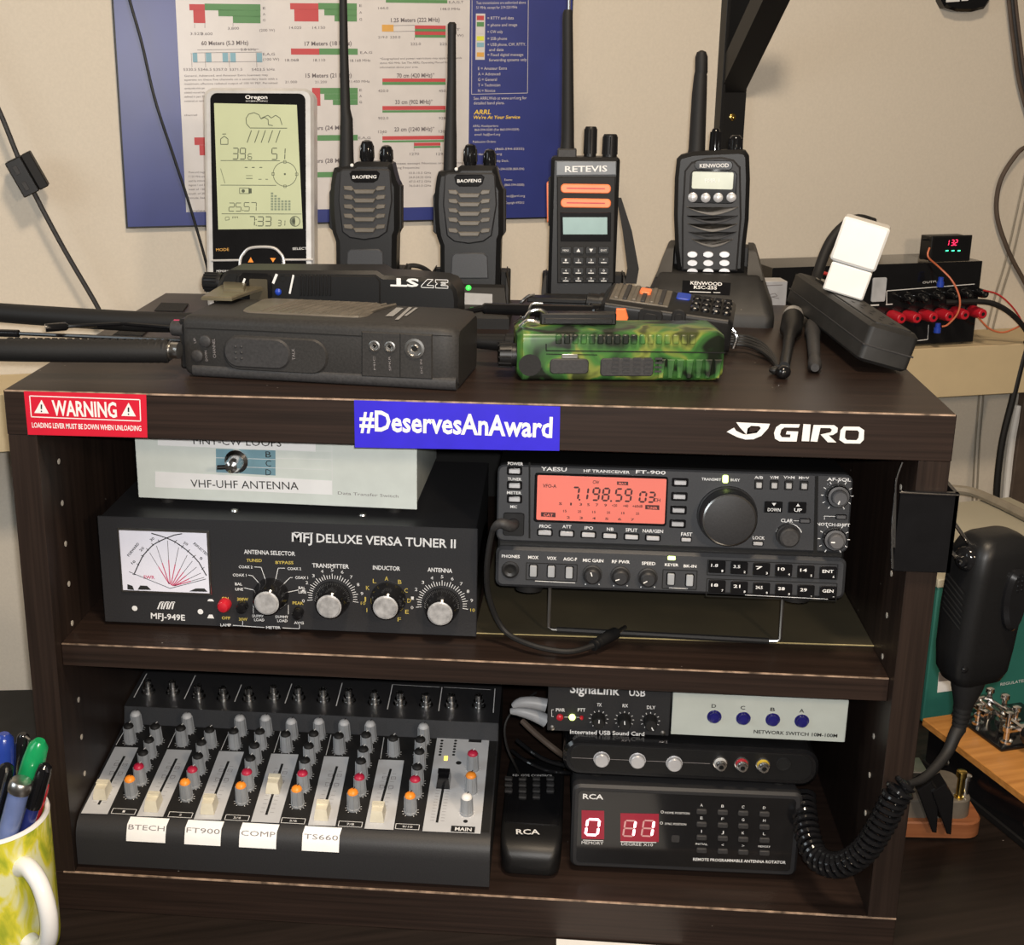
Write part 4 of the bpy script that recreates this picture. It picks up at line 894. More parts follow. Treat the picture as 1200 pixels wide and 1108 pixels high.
# ---- loose leads behind the remote, grey handled clamp
def cable(name, label, pts, r, m, smooth=6, group=None, n=8):
    b = B(); b.tube(pts, r, n, smooth); return one(name, label, 'cable', b, m, tuple(Vector(pts[0])), group)
cable('thin_lead', 'thin black lead curling down between the mixer and the remote', [gy(628, 812, 120), gy(604, 830, 100), gy(592, 850, 92), gy(594, 875, 90), gy(604, 898, 95), gy(612, 915, 130)], 1.0, 'rubber')
cable('black_lead', 'upper black lead looping behind the remote', [gy(606, 868, 120), gy(624, 882, 105), gy(642, 892, 100), gy(665, 898, 98), gy(690, 900, 140)], 1.8, 'black_gloss')
cable('black_lead', 'lower black lead looping behind the remote', [gy(600, 880, 130), gy(616, 892, 112), gy(640, 903, 104), gy(664, 906, 100), gy(690, 905, 145)], 1.6, 'black_gloss')
cable('brown_lead', 'thick brown lead running down behind the sound card box', [gy(612, 845, 130), gy(630, 862, 120), gy(655, 882, 112), gy(676, 896, 145)], 2.6, 'brown_panel')
cl = T('grey_clamp', 'grey plastic clamp handles sticking out left of the sound card box', 'clamp', tuple(gy(640, 838, 70)))
for i, pts in enumerate((((640, 827), (625, 824), (610, 824), (601, 828)), ((640, 845), (625, 838), (610, 834), (598, 834)))):
    b = B(); b.tube([cl.loc3(gy(x, y, 66 + i * 4)) for x, y in pts], [5.5, 5, 4.2, 2.2], 10, 4); cl.part('handle', b, 'ribbon_gray')
# ------------------------------------------------------------------ things standing and lying on the cabinet top (z = 0)
def sframe(x=0, y=0, z=0, rz=0): return TR(x, y, z, 0, 0, rz)
def topframe(z, y=0, x=0):      # y=0 plane of this frame is horizontal at height z: local x stays, local z points to the back
    return Matrix.Translation((x, y, z)) @ Matrix(((1, 0, 0, 0), (0, 0, 1, 0), (0, -1, 0, 0), (0, 0, 0, 1)))
def body(t, name, outline, y0, y1, m, c=2, cb=2, label=None, parent=None, F=None):
    b = B(F); b.prism(outline, y0, y1, c, cb); return t.part(name, b, m, parent, label)
def ccw(p):
    a = sum(p[i - 1][0] * p[i][1] - p[i][0] * p[i - 1][1] for i in range(len(p))); return p if a > 0 else p[::-1]

# ---- weather station
ws = T('weather_station', 'silver framed weather station with green display leaning against nothing at the back left', 'weather station', (82, 285, 0), (-7, 0, 1.5))
ws.o['label'] = 'silver framed weather station with a pale green display at the back left'
q = ws.poly([(237, 110), (364, 110), (243, 300), (371, 300)]); X0, X1 = (q[0][0] + q[2][0]) / 2, (q[1][0] + q[3][0]) / 2; ZT = ws.px(300, 103)[1]
b = B(); b.prism(rrect(X0, X1, 1, ZT, 9, 6), 0, 24, 2.5, 2); b.box(X0 + 18, X1 - 18, 16, 62, 0.8, 10, 2); ws.part('case', b, 'silver')
q = ws.poly([(246, 109), (356, 109), (250, 316), (361, 316)])
b = B(); b.prism(rrect((q[0][0] + q[2][0]) / 2, (q[1][0] + q[3][0]) / 2, 7, q[0][1], 6, 6), -.5, .5, .3); fp = ws.part('front_panel', b, 'black_gloss')
q = ws.poly([(251, 121), (348, 123), (355, 268), (256, 269)]); b = B(); b.fill(q[::-1], .7); lcd = ws.part('display', b, 'lcd_green', fp, 'pale green liquid crystal display')
b = B(); E_ = .85; wl = lambda pts, w_=.6: b.line(ws.poly(pts), w_, E_)
def cpt(x, y): return (140 + x / 3.9577, y / 3.9577)
cl_ = lambda *p: [cpt(x, y) for x, y in p]
wl(cl_((605, 592), (590, 575), (588, 550), (600, 530), (625, 523), (648, 533), (657, 552), (675, 545), (690, 555), (692, 580), (712, 583))); wl(cl_((660, 548), (690, 535), (705, 548), (725, 535), (745, 548), (755, 580))); wl(cl_((605, 594), (778, 595)))
for x in (605, 640, 670, 703, 738): wl(cl_((x + 8, 605), (x - 12, 662)), .7)
wl(cl_((470, 645), (487, 632), (504, 645), (504, 670), (470, 670), (470, 645))); wl(cl_((478, 622), (496, 622)))
for y, x0, x1 in ((746, 470, 745), (860, 470, 728), (993, 475, 845)): wl(cl_((x0, y - 1), (x1, y)), .5)
def dig(s_, x, yb, w_, h, gap, t_):
    for ch in s_:
        if ch in '.:':
            p = ws.px(*cpt(x - gap * .5, yb - 2)); b.disc(*p, .5, E_, 8)
            if ch == ':': p = ws.px(*cpt(x - gap * .5, yb - h * .7)); b.disc(*p, .5, E_, 8)
            continue
        p0, p1 = ws.px(*cpt(x, yb)), ws.px(*cpt(x + w_, yb - h)); ww = p1[0] - p0[0]
        b.seg7(ch, *p0, ww if ch != '1' else ww * .45, p1[1] - p0[1], t_, .06, E_); x += w_ + gap if ch != '1' else w_ * .55 + gap
dig('39', 525, 738, 24, 50, 10, .8); dig('6', 597, 740, 16, 26, 6, .6); dig('5', 706, 740, 24, 52, 16, .8); dig('1', 756, 740, 24, 52, 8, .8)
dig('25', 508, 980, 24, 38, 8, .6); dig('.57', 578, 978, 24, 38, 8, .6); dig('7', 602, 1047, 24, 42, 9, .8); dig(':33', 640, 1048, 26, 42, 10, .8); dig('31', 735, 1048, 14, 26, 12, .6)
p = ws.px(*cpt(768, 808)); b.ring2(*p, 10.4, .5, e=E_); b.disc(*p, .9, E_)
for dx, dz in ((0, 10.4), (0, -10.4), (10.4, 0), (-10.4, 0)): b.frame2(p[0] + dx - 1.1, p[0] + dx + 1.1, p[1] + dz - 1.1, p[1] + dz + 1.1, .4, E_)
p = ws.px(*cpt(815, 1027)); b.ring2(*p, 4.3, .6, e=E_); b.ring2(*p, 2.1, 4.2, 90, 270, E_)
wl(cl_((470, 782), (490, 850)), .4); b.frame2(*[ws.px(*cpt(558, 898))[0], ws.px(*cpt(604, 898))[0], ws.px(*cpt(580, 898))[1], ws.px(*cpt(580, 873))[1]], .5, E_); b.disc(*ws.px(*cpt(575, 886)), 1.5, E_); b.quad(ws.px(*cpt(588, 0))[0], ws.px(*cpt(603, 0))[0], ws.px(*cpt(590, 897))[1], ws.px(*cpt(590, 874))[1], E_)
for x in (582, 615, 650): wl(cl_((x, 777), (x + 13, 777)), .7)
wl(cl_((588, 815), (618, 815)), .4); wl(cl_((588, 828), (618, 828)), .6); wl(cl_((645, 832), (660, 832)), .5); wl(cl_((678, 832), (690, 832)), .5)
wl(cl_((492, 1020), (492, 1008), (508, 1006), (510, 1020), (492, 1022)), .4); ws.text(b, 'PM', *cpt(525, 1014), *cpt(550, 1013), 2.5, e=E_)
b.mi = 1
for i in range(6):
    x = 703 + i * 16; top = (897, 907, 918, 928, 934, 934)[i]
    for k in range(7):
        y = 976 - k * 12.3
        if y < top: break
        p0, p1 = ws.px(*cpt(x, y)), ws.px(*cpt(x + 11, y - 9)); b.quad(p0[0], p1[0], p0[1], p1[1], E_)
ws.part('readout', b, ['lcd_ink2', 'lcd_ink_mid'], lcd)
b = B(); ws.text(b, 'Oregon', 287.5, 116, 313.5, 116, 4.5, e=.7, bold=True); ws.text(b, 'SCIENTIFIC', 288, 119.3, 314, 119.4, 1.6, e=.7)
ws.text(b, 'SELECT', 343, 293, 360, 292.6, 3, e=.7); ws.text(b, 'MEMORY', 254, 319, 268, 319, 2.6, e=.7); b.mi = 1; ws.text(b, 'MODE', 253.5, 294.5, 268.5, 294, 3.4, e=.7); b.mi = 2
b.fill(ccw(ws.poly([(291, 307.5), (297.5, 307.5), (294.3, 301.5)])), 1.6); b.fill(ccw(ws.poly([(317, 302.5), (323.5, 302.5), (320.3, 307.5)])), 1.6)
ws.part('lettering', b, ['print', 'bar_orange', 'orange'], fp)
b = B(); o_ = ws.poly([(281.5, 340), (281.5, 308), (286, 297), (295, 290.5), (318, 290), (328, 296), (333, 307), (333, 340)])
b.tube([(x, -1.2, z) for x, z in o_], 1.3, 8, 4); 
for pa, pb in (((248, 305.5), (281.5, 305)), ((333, 304.5), (367, 304.5))): b.tube([(x, -.6, z) for x, z in ws.poly([pa, pb])], 1.0, 8)
ws.part('button_trim', b, 'silver', fp)
o_ = ws.poly([(283.5, 336), (283.5, 308), (288, 298), (296, 292.5), (317, 292), (326, 298), (331, 307), (331, 336)])
b = B(); b.prism(ccw(o_), -1.3, -.3, .4); ws.part('rocker_button', b, 'black_gloss', fp)

# ---- charger cradle, built once per kind
def cradle(t, w_, d0, d1, h, slot, lip=22, m='black_soft'):
    """desk charger: slab, sloping front lip, two cheeks and a back block around the slot (slot = half width, y0, y1)"""
    hw = w_ / 2; sx, s0, s1 = slot
    b = B(); b.rings([[(-hw, d0, 0), (hw, d0, 0), (hw, d1, 0), (-hw, d1, 0)], [(-hw, d0, 9), (hw, d0, 9), (hw, d1, 9), (-hw, d1, 9)], [(-hw + 2, d0 + 2, 11.5), (hw - 2, d0 + 2, 11.5), (hw - 2, d1 - 2, 11.5), (-hw + 2, d1 - 2, 11.5)]])
    b.rings([[(-hw + 2, d0 + 2, 11), (hw - 2, d0 + 2, 11), (hw - 2, s0 - .5, 11), (-hw + 2, s0 - .5, 11)], [(-hw + 5, s0 - 6, lip), (hw - 5, s0 - 6, lip), (hw - 5, s0 - .5, lip + 2), (-hw + 5, s0 - .5, lip + 2)]])
    for s in (-1, 1):
        xo, xi = s * (hw - 2), s * sx; r0 = sorted((xo, xi)); xo2 = s * (hw - 5)
        lo = [(xo, s0 - 1, 11), (xo, s1 + 4, 11), (xi, s1 + 4, 11), (xi, s0 - 1, 11)]
        mi_ = [(xo, s0 + 2, h * .7), (xo, s1 + 4, h * .7), (xi, s1 + 4, h * .7), (xi, s0 + 2, h * .7)]
        hi = [(xo2, s0 + 8, h), (xo2, s1 + 4, h), (xi, s1 + 4, h), (xi, s0 + 8, h)]
        if s < 0: lo, mi_, hi = lo[::-1], mi_[::-1], hi[::-1]
        b.rings([lo, mi_, hi])
    b.box(-hw + 2, hw - 2, s1 + .5, d1 - 2, 11, h - 3, 1.5)
    return t.part('case', b, m)

# ---- two small handhelds standing in chargers
def small_radio(t, dx, dy, ant):
    P_ = lambda pts: ccw(t.poly([(x + dx, y + dy) for x, y in pts]))
    zb_ = 1.0
    o_ = [(391, 197), (389, 203), (387, 216), (386, 235), (387, 255), (389, 273), (393, 284), (393.5, 322), (463, 322), (464.5, 277), (467, 271), (467, 218), (464, 212), (461, 201), (459, 192), (455, 190), (417, 190), (410, 195)]
    q = P_(o_); q = [(x, z if z > t.px(400 + dx, 320 + dy)[1] else zb_) for x, z in q]
    body(t, 'body', q, 0, 33, 'black', 4, 4)
    q = P_([(398.5, 201), (402, 198), (455, 198), (458, 201), (460, 235), (454, 272), (444, 279), (427, 281.5), (410, 279), (401, 272), (396.5, 235)]); body(t, 'front_plate', q, -1.5, 1, 'charcoal', 1.2, 0)
    q = P_([(410, 203), (413, 200), (442, 200), (445.5, 203), (443, 211), (438, 214), (416, 214), (412, 211)]); np_ = body(t, 'name_plate', q, -2.4, -1, 'black_gloss', .6, 0)
    b = B(); t.text(b, 'BAOFENG', 413.5 + dx, 209.3 + dy, 441.5 + dx, 208.8 + dy, 3.9, e=2.7, bold=True, shear=.1); t.part('lettering', b, 'print', np_)
    for y in (222, 232.5, 243.5, 254.5, 267):
        b = B()
        b.prism(P_([(414, y), (441, y), (438, y + 5.2), (417, y + 5.2)]), -3.4, -1, .6)
        b.prism(P_([(403, y - 4), (412, y - 4), (415, y - .5), (413, y + 1.8), (404, y + .5)]), -2.8, -1, .5); b.prism(P_([(443, y - 4), (452, y - 4), (451, y + .5), (442, y + 1.8), (440, y - .5)]), -2.8, -1, .5)
        t.part('grille_bar', b, 'bronze_gray', None)
    q = P_([(407, 296), (411, 292), (444, 292), (449, 296), (450, 322), (405.5, 322)]); body(t, 'battery_panel', q, -1, 1, 'panel_gray', .8, 0)
    for s, pts in ((0, [(386, 222), (383.8, 226), (383.8, 268), (388, 272)]), (1, [(466, 217), (469.5, 219), (469.5, 269), (465, 275)])):
        body(t, 'side_button', P_(pts), 9, 22, 'rubber' if s else 'black', .5, .5)
    body(t, 'side_accent', P_([(385, 240), (387.5, 239), (389.5, 268), (388.5, 270)]), 11, 20, 'bar_red', .3, .3, 'pink side key')
    for kx0, kx1, y0, y1 in ((419, 435.5, 165, 190), (442.5, 458, 171, 192)):
        xa, zl = t.px(kx0 + dx, y1 + dy); xb, zh = t.px(kx1 + dx, y0 + dy); r = (xb - xa) / 2; xc = (xa + xb) / 2; b = B()
        b.lathe((xc, 15, zl - 3), (0, 0, 1), [(0, r * .82), (3, r * .86), (5, r), ((zh - zl) * .75 + 3, r * .93), (zh - zl + 2, r * .72), (zh - zl + 3.2, r * .3)], 18)
        for a in range(0, 360, 40): b.cyl((xc + r * .97 * math.cos(rad(a)), 15 + r * .97 * math.sin(rad(a)), zl + 3), (xc + r * .9 * math.cos(rad(a)), 15 + r * .9 * math.sin(rad(a)), zl + (zh - zl) * .75), .7, n=5)
        t.part('top_knob', b, 'black_gloss')
    x, z = t.px(412 + dx, 194 + dy); b = B(); b.ball((x, 2, z), 1.6); t.part('indicator', b, 'white')
    b = B(); pts, rr = [], []
    for xl, xr, y in ant:
        a0, a1 = t.px(xl, y), t.px(xr, y); pts.append(((a0[0] + a1[0]) / 2, 17, a0[1])); rr.append((a1[0] - a0[0]) / 2)
    b.tube(pts, rr, 14); t.part('antenna', b, 'rubber')
A1 = [(393, 412, 202), (394, 411, 185), (395, 410, 140), (395, 407, 128), (394, 404.5, 60), (393.6, 403, 0), (392, 401, -60), (393, 400, -66)]
A2 = [(517, 534, 203), (517.5, 533.5, 196), (518.5, 533.5, 160), (520, 533, 141), (522, 532.8, 90), (522.5, 532.5, 40), (522.4, 533, 38), (522.4, 533, 27), (524.5, 531, 24.5)]
c1 = T('radio_charger', 'plain black desk charger holding the left small two-way radio, behind the gray handheld', 'charger', (214, 278, 0), (0, 0, 0), 'desk chargers of the small radios')
cradle(c1, 70, -24, 52, 44, (30.8, -4, 34), 30)
r1 = T('handheld_radio', 'small black two-way radio with a long antenna reaching out of the picture top', 'radio', (214, 278, 13.2), (-2, 0, 0), 'small two-way radios in chargers')
small_radio(r1, 0, 0, A1)
c2 = T('radio_charger', 'black desk charger with a green lamp and silver label under the second small radio', 'charger', (303, 270, 0), (0, 0, 0), 'desk chargers of the small radios')
cc = cradle(c2, 72, -24, 52, 44, (31.8, -4, 34), 33)
LFm = TR(0, -22, 11, -math.degrees(math.atan2(12, 22)))
q = c2.poly([(537, 357), (577, 358), (577, 345), (537, 343)], LFm); b = B(LFm); b.fill(q, .4); c2.part('rating_label', b, 'ribbon_gray', None, 'silver gray label')
x, z = c2.px(549, 337.5, LFm); b = B(LFm); b.ball((x, -.2, z), 2.4, 1.4, 2.4); c2.part('led', b, 'led_green_dim', None, 'lit green lamp')
r2 = T('handheld_radio', 'small black two-way radio with a short antenna ending inside the picture', 'radio', (303, 270, 13.2), (-2, 0, 0), 'small two-way radios in chargers')
small_radio(r2, 122.5, 4.5, A2)

b = B(); b.tube([gy(468, 322, 334), gy(477, 312.5, 338), gy(490, 312, 340), (gy(503, 319, 336)), gy(513, 333, 334)], 2.2, 8, 5); one('charger_cord', 'black cord arching between the two small radio chargers', 'cable', b, 'black_soft', tuple(gy(490, 312, 340)))
# ---- radio with two orange bars
c3 = T('radio_charger', 'black desk charger holding the radio with two orange bars', 'charger', (402, 282, 0))
cradle(c3, 78, -26, 56, 40, (33, -4, 36), 24)
rv = T('handheld_radio', 'tall black two-way radio with two orange bars and a small pale blue screen', 'radio', (402, 280, 12.5), (-1.5, 0, 0))
q = rv.poly([(646, 184), (727, 184)]); xa, xb, zt_ = q[0][0], q[1][0], q[0][1]
b = B(); b.prism(rrect(xa, xb, 1, zt_, 3), 0, 34, 3, 3); rv.part('body', b, 'black')
q = ccw(rv.poly([(652.5, 207), (721.5, 207), (719, 332), (653, 332)])); body(rv, 'front_plate', q, -1.5, 1, 'black_soft', .8, 0)
q = ccw(rv.poly([(652, 189), (722, 189), (722, 205), (652, 205.5)])); np_ = body(rv, 'name_plate', q, -2, 1, 'mixer_gray', .5, 0)
b = B(); rv.text(b, 'RETEVIS', 662, 201.5, 711.5, 200.8, 7.2, e=2.3, bold=True); rv.part('lettering', b, 'print', np_)
for y in (221, 238):
    x0, z0 = rv.px(657, y + 5); x1, z1 = rv.px(716, y - 5); b = B(); b.prism(rrect(x0, x1, z0, z1, 3.3, 6), -2.4, 0, .7); ob = rv.part('orange_bar', b, 'orange_bright', None, 'orange grille bar')
    b = B(); b.quad(x0 + 5, x1 - 5, (z0 + z1) / 2 - .3, (z0 + z1) / 2 + .7, 2.6); rv.part('bar_slot', b, 'bar_red', ob)
q = ccw(rv.poly([(656.5, 249), (716, 249), (715.5, 283), (657, 283)])); sp = body(rv, 'screen_panel', q, -1.9, 0, 'black_gloss', .4, 0)
q = ccw(rv.poly([(659.5, 254.5), (711.5, 254.5), (711.5, 274.5), (660, 274.5)])); b = B(); b.fill(q, 2.2); rv.part('screen', b, 'lcd_blue', sp, 'pale blue screen')
b2 = B()
for i in range(4):
    for j in range(4):
        x_, y_ = 663 + i * 14.8, 293 + j * 12.2
        if j == 3: y_ -= 3
        button(rv, 'key', x_, y_, 12.5, 8.5 if j < 3 else 4, 1.6, 'black', 1, y0=-1.5)
        c = rv.px(x_, y_)
        if j == 0 and i in (1, 2):
            s = 1 if i == 1 else -1; b2.fill(ccw([(c[0] - 1.7, c[1] - 1.3 * s), (c[0] + 1.7, c[1] - 1.3 * s), (c[0], c[1] + 1.6 * s)]), 3.3)
        elif j: b2.ctext('123*4560789#'[(j - 1) * 4 + i], c[0], c[1] + .6, 1.5, 2, e=3.3); b2.line([(c[0] - 2.4, c[1] - 1.6), (c[0] + 2.4, c[1] - 1.6)], .7, 3.3)
        else: b2.ctext('MENU' if i == 0 else 'EXIT', c[0], c[1], 5, 1.8, e=3.3)
rv.part('key_print', b2, 'print')
for kx0, kx1, y0, y1 in ((684.5, 700.5, 149, 181), (706.5, 725, 158, 182)):
    xa_, zl = rv.px(kx0, y1); xb_, zh = rv.px(kx1, y0); r = (xb_ - xa_) / 2; xc = (xa_ + xb_) / 2; b = B()
    b.lathe((xc, 17, zl - 4), (0, 0, 1), [(0, r), (zh - zl + 3, r * .95), (zh - zl + 4, r * .8)], 20)
    for a in range(0, 360, 30): b.cyl((xc + r * math.cos(rad(a)), 17 + r * math.sin(rad(a)), zl), (xc + r * .95 * math.cos(rad(a)), 17 + r * .95 * math.sin(rad(a)), zh - 2), .5, n=5)
    rv.part('top_knob', b, 'black')
x0, z0 = rv.px(653, 186); x1, z1 = rv.px(676, 175); b = B(); b.box(x0, x1, 6, 28, z0 - 3, z1, 1.2); rv.part('antenna_mount', b, 'graphite')
b = B(); pts, rr = [], []
for xl, xr, y in ((656, 673.5, 178), (657.5, 673, 166), (658, 673, 150), (659, 672, 60), (659, 671.5, 22), (659.5, 671.5, 14), (661, 670, 10)):
    a0, a1 = rv.px(xl, y), rv.px(xr, y); pts.append(((a0[0] + a1[0]) / 2, 17, a0[1])); rr.append((a1[0] - a0[0]) / 2)
b.tube(pts, rr, 14); rv.part('antenna', b, 'rubber')
a0, a1 = rv.px(667, 12), rv.px(668, -70); b = B(); b.tube([(a0[0], 17, a0[1]), (a1[0], 17, a1[1])], 1.1, 8); rv.part('whip_tip', b, 'steel')
q = ccw(rv.poly([(640.5, 216), (646.5, 210), (646.5, 258), (641, 262)])); body(rv, 'push_to_talk', q, 8, 24, 'orange_bright', .5, .5, 'orange side key'); q = ccw(rv.poly([(642.5, 210), (648, 206), (648, 262), (642.5, 266)])); body(rv, 'side_grip', q, 4, 20, 'rubber', .5, .5)
S0, S1, S2, S3 = [rv.px(*p) for p in ((727, 235), (737, 275), (744, 320), (741, 338))]
b = B(); b.rings([[(x - wv, 28, z), (x + wv, 28, z), (x + wv, 31, z), (x - wv, 31, z)] for (x, z), wv in ((S0, 2), (S1, 4), (S2, 5), (S3, 5))][::-1]); rv.part('hand_strap', b, 'black_soft')

# ---- larger radio in its wedge charger
KY = -7
kc = T('radio_charger', 'wide wedge-shaped black charger with a printed plate at the back right', 'charger', (512, 322, 0), (0, 0, KY))
b = B()
def rr3(x0, x1, y0, y1, z, r): return [(x, y, z) for x, y in rrect(x0, x1, y0, y1, r, 4)]
b.rings([rr3(-57, 57, -42, 62, 0, 8), rr3(-57, 57, -42, 62, 9, 8), rr3(-55, 55, -40, 62, 13, 8), rr3(-45, 45, -12, 60, 39, 8), rr3(-44, 44, -9, 59, 40, 7)])
for s in (-1, 1):
    ring_ = []
    for z, xo, y0, y1 in ((36, 46.5, -12, 60), (44, 44, -4, 58), (58, 39, 2, 56), (60, 37, 4, 54)):
        pts = [(s * xo, y0, z), (s * xo, y1, z), (s * 32.4, y1, z), (s * 32.4, y0, z)]
        ring_.append(pts if s > 0 else pts[::-1])
    b.rings(ring_)
b.box(-38, 38, 42, 58, 38, 58, 2); kc.part('case', b, 'black_dust')
SLm = TR(0, -40, 13, -math.degrees(math.atan2(28, 26)))
b = B(SLm); q = kc.poly([(799, 344), (855, 346.5), (856.5, 332), (800, 329)], SLm); b.fill(q, .5); pl = kc.part('name_plate', b, 'black_gloss')
b = B(SLm); kc.text(b, 'KENWOOD', 809, 334, 846, 335.6, 4, SLm, e=.7, bold=True); kc.text(b, 'KSC-25S', 813, 339, 840, 340, 4, SLm, e=.7, bold=True); b.line(kc.poly([(808, 342.5), (833, 343.4)], SLm), .8, .7); b.line(kc.poly([(836, 343.5), (844, 343.8)], SLm), .6, .7); kc.part('lettering', b, 'print', pl)
kr = T('handheld_radio', 'black two-way radio with pale screen and white oval keys in the wedge charger', 'radio', (512, 320, 40.3), (-2, 0, KY))
q = ccw(kr.poly([(797, 182), (793, 186), (790.5, 210), (789.5, 253), (791, 290), (794, 318), (872, 320), (873.5, 290), (877.5, 257), (879, 210), (878, 183), (874, 177), (866, 175.5), (812, 178)])); q = [(x, max(z, .5)) for x, z in q]
lowest = min(z for x, z in q); body(kr, 'body', q, 0, 36, 'black', 3.5, 3.5)
q = ccw(kr.poly([(802, 200), (810, 190), (826, 185), (846, 184), (860, 187), (868, 196), (869, 255), (864, 318), (799, 318), (799, 255)])); q = [(x, max(z, .6)) for x, z in q]; body(kr, 'front_plate', q, -2.2, 1, 'black_gloss' if False else 'charcoal', 1.6, 0)
x0, z0 = kr.px(813.5, 198.6); x1, z1 = kr.px(859, 188.5); b = B(); b.prism(rrect(x0, x1, z0, z1, 3.6, 6), -3, -1.8, .5); np_ = kr.part('name_plate', b, 'black_gloss')
b = B(); kr.text(b, 'KENWOOD', 820, 196.4, 854, 195.8, 4.6, e=3.3, bold=True); kr.part('lettering', b, 'print', np_)
x0, z0 = kr.px(807, 237.5); x1, z1 = kr.px(864.5, 200); b = B(); b.prism(rrect(x0, x1, z0, z1, 5, 5), -2.9, -1.8, .6); sb = kr.part('screen_bezel', b, 'black_gloss')
x0, z0 = kr.px(810.5, 221); x1, z1 = kr.px(860, 202); b = B(); b.prism(rrect(x0, x1, z0, z1, 1.5, 3), -3.2, -2.6, .2); sc = kr.part('screen', b, 'lcd_pale', sb, 'pale gray-green screen'); b = B(); kr.text(b, 'PMR 1', 826, 214, 843, 213.6, 5, e=3.5); kr.part('readout', b, 'white', sc)
for x_, y_ in ((812, 231), (827, 231.6), (841.7, 231.4), (857, 231)):
    c = kr.px(x_, y_); b = B(); b.lathe((c[0], -2.4, c[1]), (0, -1, 0), [(0, 4.2), (1.4, 4.1), (2, 3.2), (2.3, .4)], 16); kr.part('soft_key', b, 'silver_btn')
for k, y_ in enumerate((243, 253, 262.5, 272, 280.5)):
    hw = (30, 30, 29, 28, 24)[k]; b = B(); up = [(835 - hw + hw * i / 5, y_ + 6.5 - 6.5 * ((i - 5) / 5) ** 2 - 1.2) for i in range(11)]; lo_ = [(x, y + 1.0 + 3.2 * (1 - abs((x - 835) / hw))) for x, y in up]
    b.prism(ccw(kr.poly(up + lo_[::-1])), -3.6, -1.6, .4); kr.part('grille_bar', b, 'graphite' if k % 2 else 'bronze_gray')
for i in range(3):
    for j in range(3):
        if j == 2: continue
        c = kr.px((811.5, 830, 849)[i], (298, 308, 317)[j]); b = B(); b.add([(c[0] + 4.6 * math.cos(2 * math.pi * k / 18), -2, c[1] + 2.9 * math.sin(2 * math.pi * k / 18)) for k in range(18)] + [(c[0] + 4.2 * math.cos(2 * math.pi * k / 18), -3.6, c[1] + 2.5 * math.sin(2 * math.pi * k / 18)) for k in range(18)], [(k, (k + 1) % 18, 18 + (k + 1) % 18, 18 + k) for k in range(18)] + [tuple(range(18, 36))]); kr.part('oval_key', b, 'silver_btn', None, 'white oval key')
for i in range(3):
    c = kr.px((811.5, 830, 849)[i], 318); b = B(); b.prism([(c[0] + 4.6 * math.cos(math.pi * k / 8), c[1] + 2.9 * math.sin(math.pi * k / 8)) for k in range(9)], -3.6, -2); kr.part('oval_key', b, 'silver_btn', None, 'white oval key')
for kx0, kx1, y0, y1 in ((831, 845, 151, 180), (853, 871, 159, 181)):
    xa_, zl = kr.px(kx0, y1); xb_, zh = kr.px(kx1, y0); r = (xb_ - xa_) / 2; xc = (xa_ + xb_) / 2; b = B()
    b.lathe((xc, 18, zl - 4), (0, 0, 1), [(0, r), (4, r), (zh - zl, r * .93), (zh - zl + 3, r * .75), (zh - zl + 4, r * .5)], 20)
    for a in range(0, 360, 36): b.cyl((xc + r * math.cos(rad(a)), 18 + r * math.sin(rad(a)), zl + 2), (xc + r * .9 * math.cos(rad(a)), 18 + r * .9 * math.sin(rad(a)), zh - 3), .8, n=5)
    kr.part('top_knob', b, 'black_gloss')
b = B(); pts, rr = [], []
for xl, xr, y in ((805, 826, 180), (806, 826, 175), (810, 828, 110), (812.5, 828.5, 88), (813, 828, 86), (813.5, 829, 84), (814, 829, 66), (816, 827, 60), (820, 823, 58)):
    a0, a1 = kr.px(xl, y), kr.px(xr, y); pts.append(((a0[0] + a1[0]) / 2, 18, a0[1])); rr.append((a1[0] - a0[0]) / 2)
b.tube(pts, rr, 16); kr.part('antenna', b, 'rubber')

# ---- big gray handheld lying on its side at the front
gr = T('handheld_radio', 'large gray handheld radio lying across the front left of the cabinet top', 'radio', (111.5, 53, 0.2), (0, 0, -7.0))
GL, GD, GH = 202.0, 76.0, 44.5
def gsec(y0, y1, z0, z1, c): return [(y, z) for y, z in rrect(y0, y1, z0, z1, c, 3)]
b = B(); b.rings([[(x, y, z) for y, z in gsec(0 + i_, GD - i_, 0 + i_ * .6, GH - i_, 6)] for x, i_ in ((2, 2), (6, 0), (GL - 14, 0), (GL - 3, 1.5), (GL, 4))]); gr.part('body', b, 'gray_radio')
b = B(); b.rings([[(x, y, z) for y, z in gsec(-1.2, GD + 1, 0, 9.5, 3.5)] for x in (8, GL - 6, GL - 1)]); gr.part('base_shell', b, 'graphite')
TOPF = topframe(GH)
b = B(); b.box(-3, 4, 4, GD - 4, 4, GH - 4, 2); gr.part('head_plate', b, 'black')
b = B(); q = gr.poly([(424, 441), (507, 444.5), (507, 392), (424, 388)]); b.prism(ccw([(x, z) for x, z in q]), -1.4, .5, .8); jp = gr.part('jack_panel', b, 'gray_radio')
for x_, y_, r in ((439.5, 405, 4), (457.5, 406, 4), (486.5, 408, 7)):
    c = gr.px(x_, y_); b = B(); b.lathe((c[0], -1.3, c[1]), (0, -1, 0), [(0, r), (1, r), (1.2, r * .75), (.3, r * .7), (.2, r * .4), (.7, r * .3)], 18, cap=False); b.mi = 1; b.disc(*c, r * .75, 1.45); gr.part('jack', b, ['steel', 'black_void'], jp)
b = B(); b.line(gr.poly([(469.5, 391), (469.5, 442)]), .7, 1.5); b.line(gr.poly([(217, 384.5), (300, 388), (424, 394)]), .8, .3); b.line(gr.poly([(507, 393), (530, 394)]), .6, .3); gr.part('seam', b, 'black_void', None, None, 'stuff')
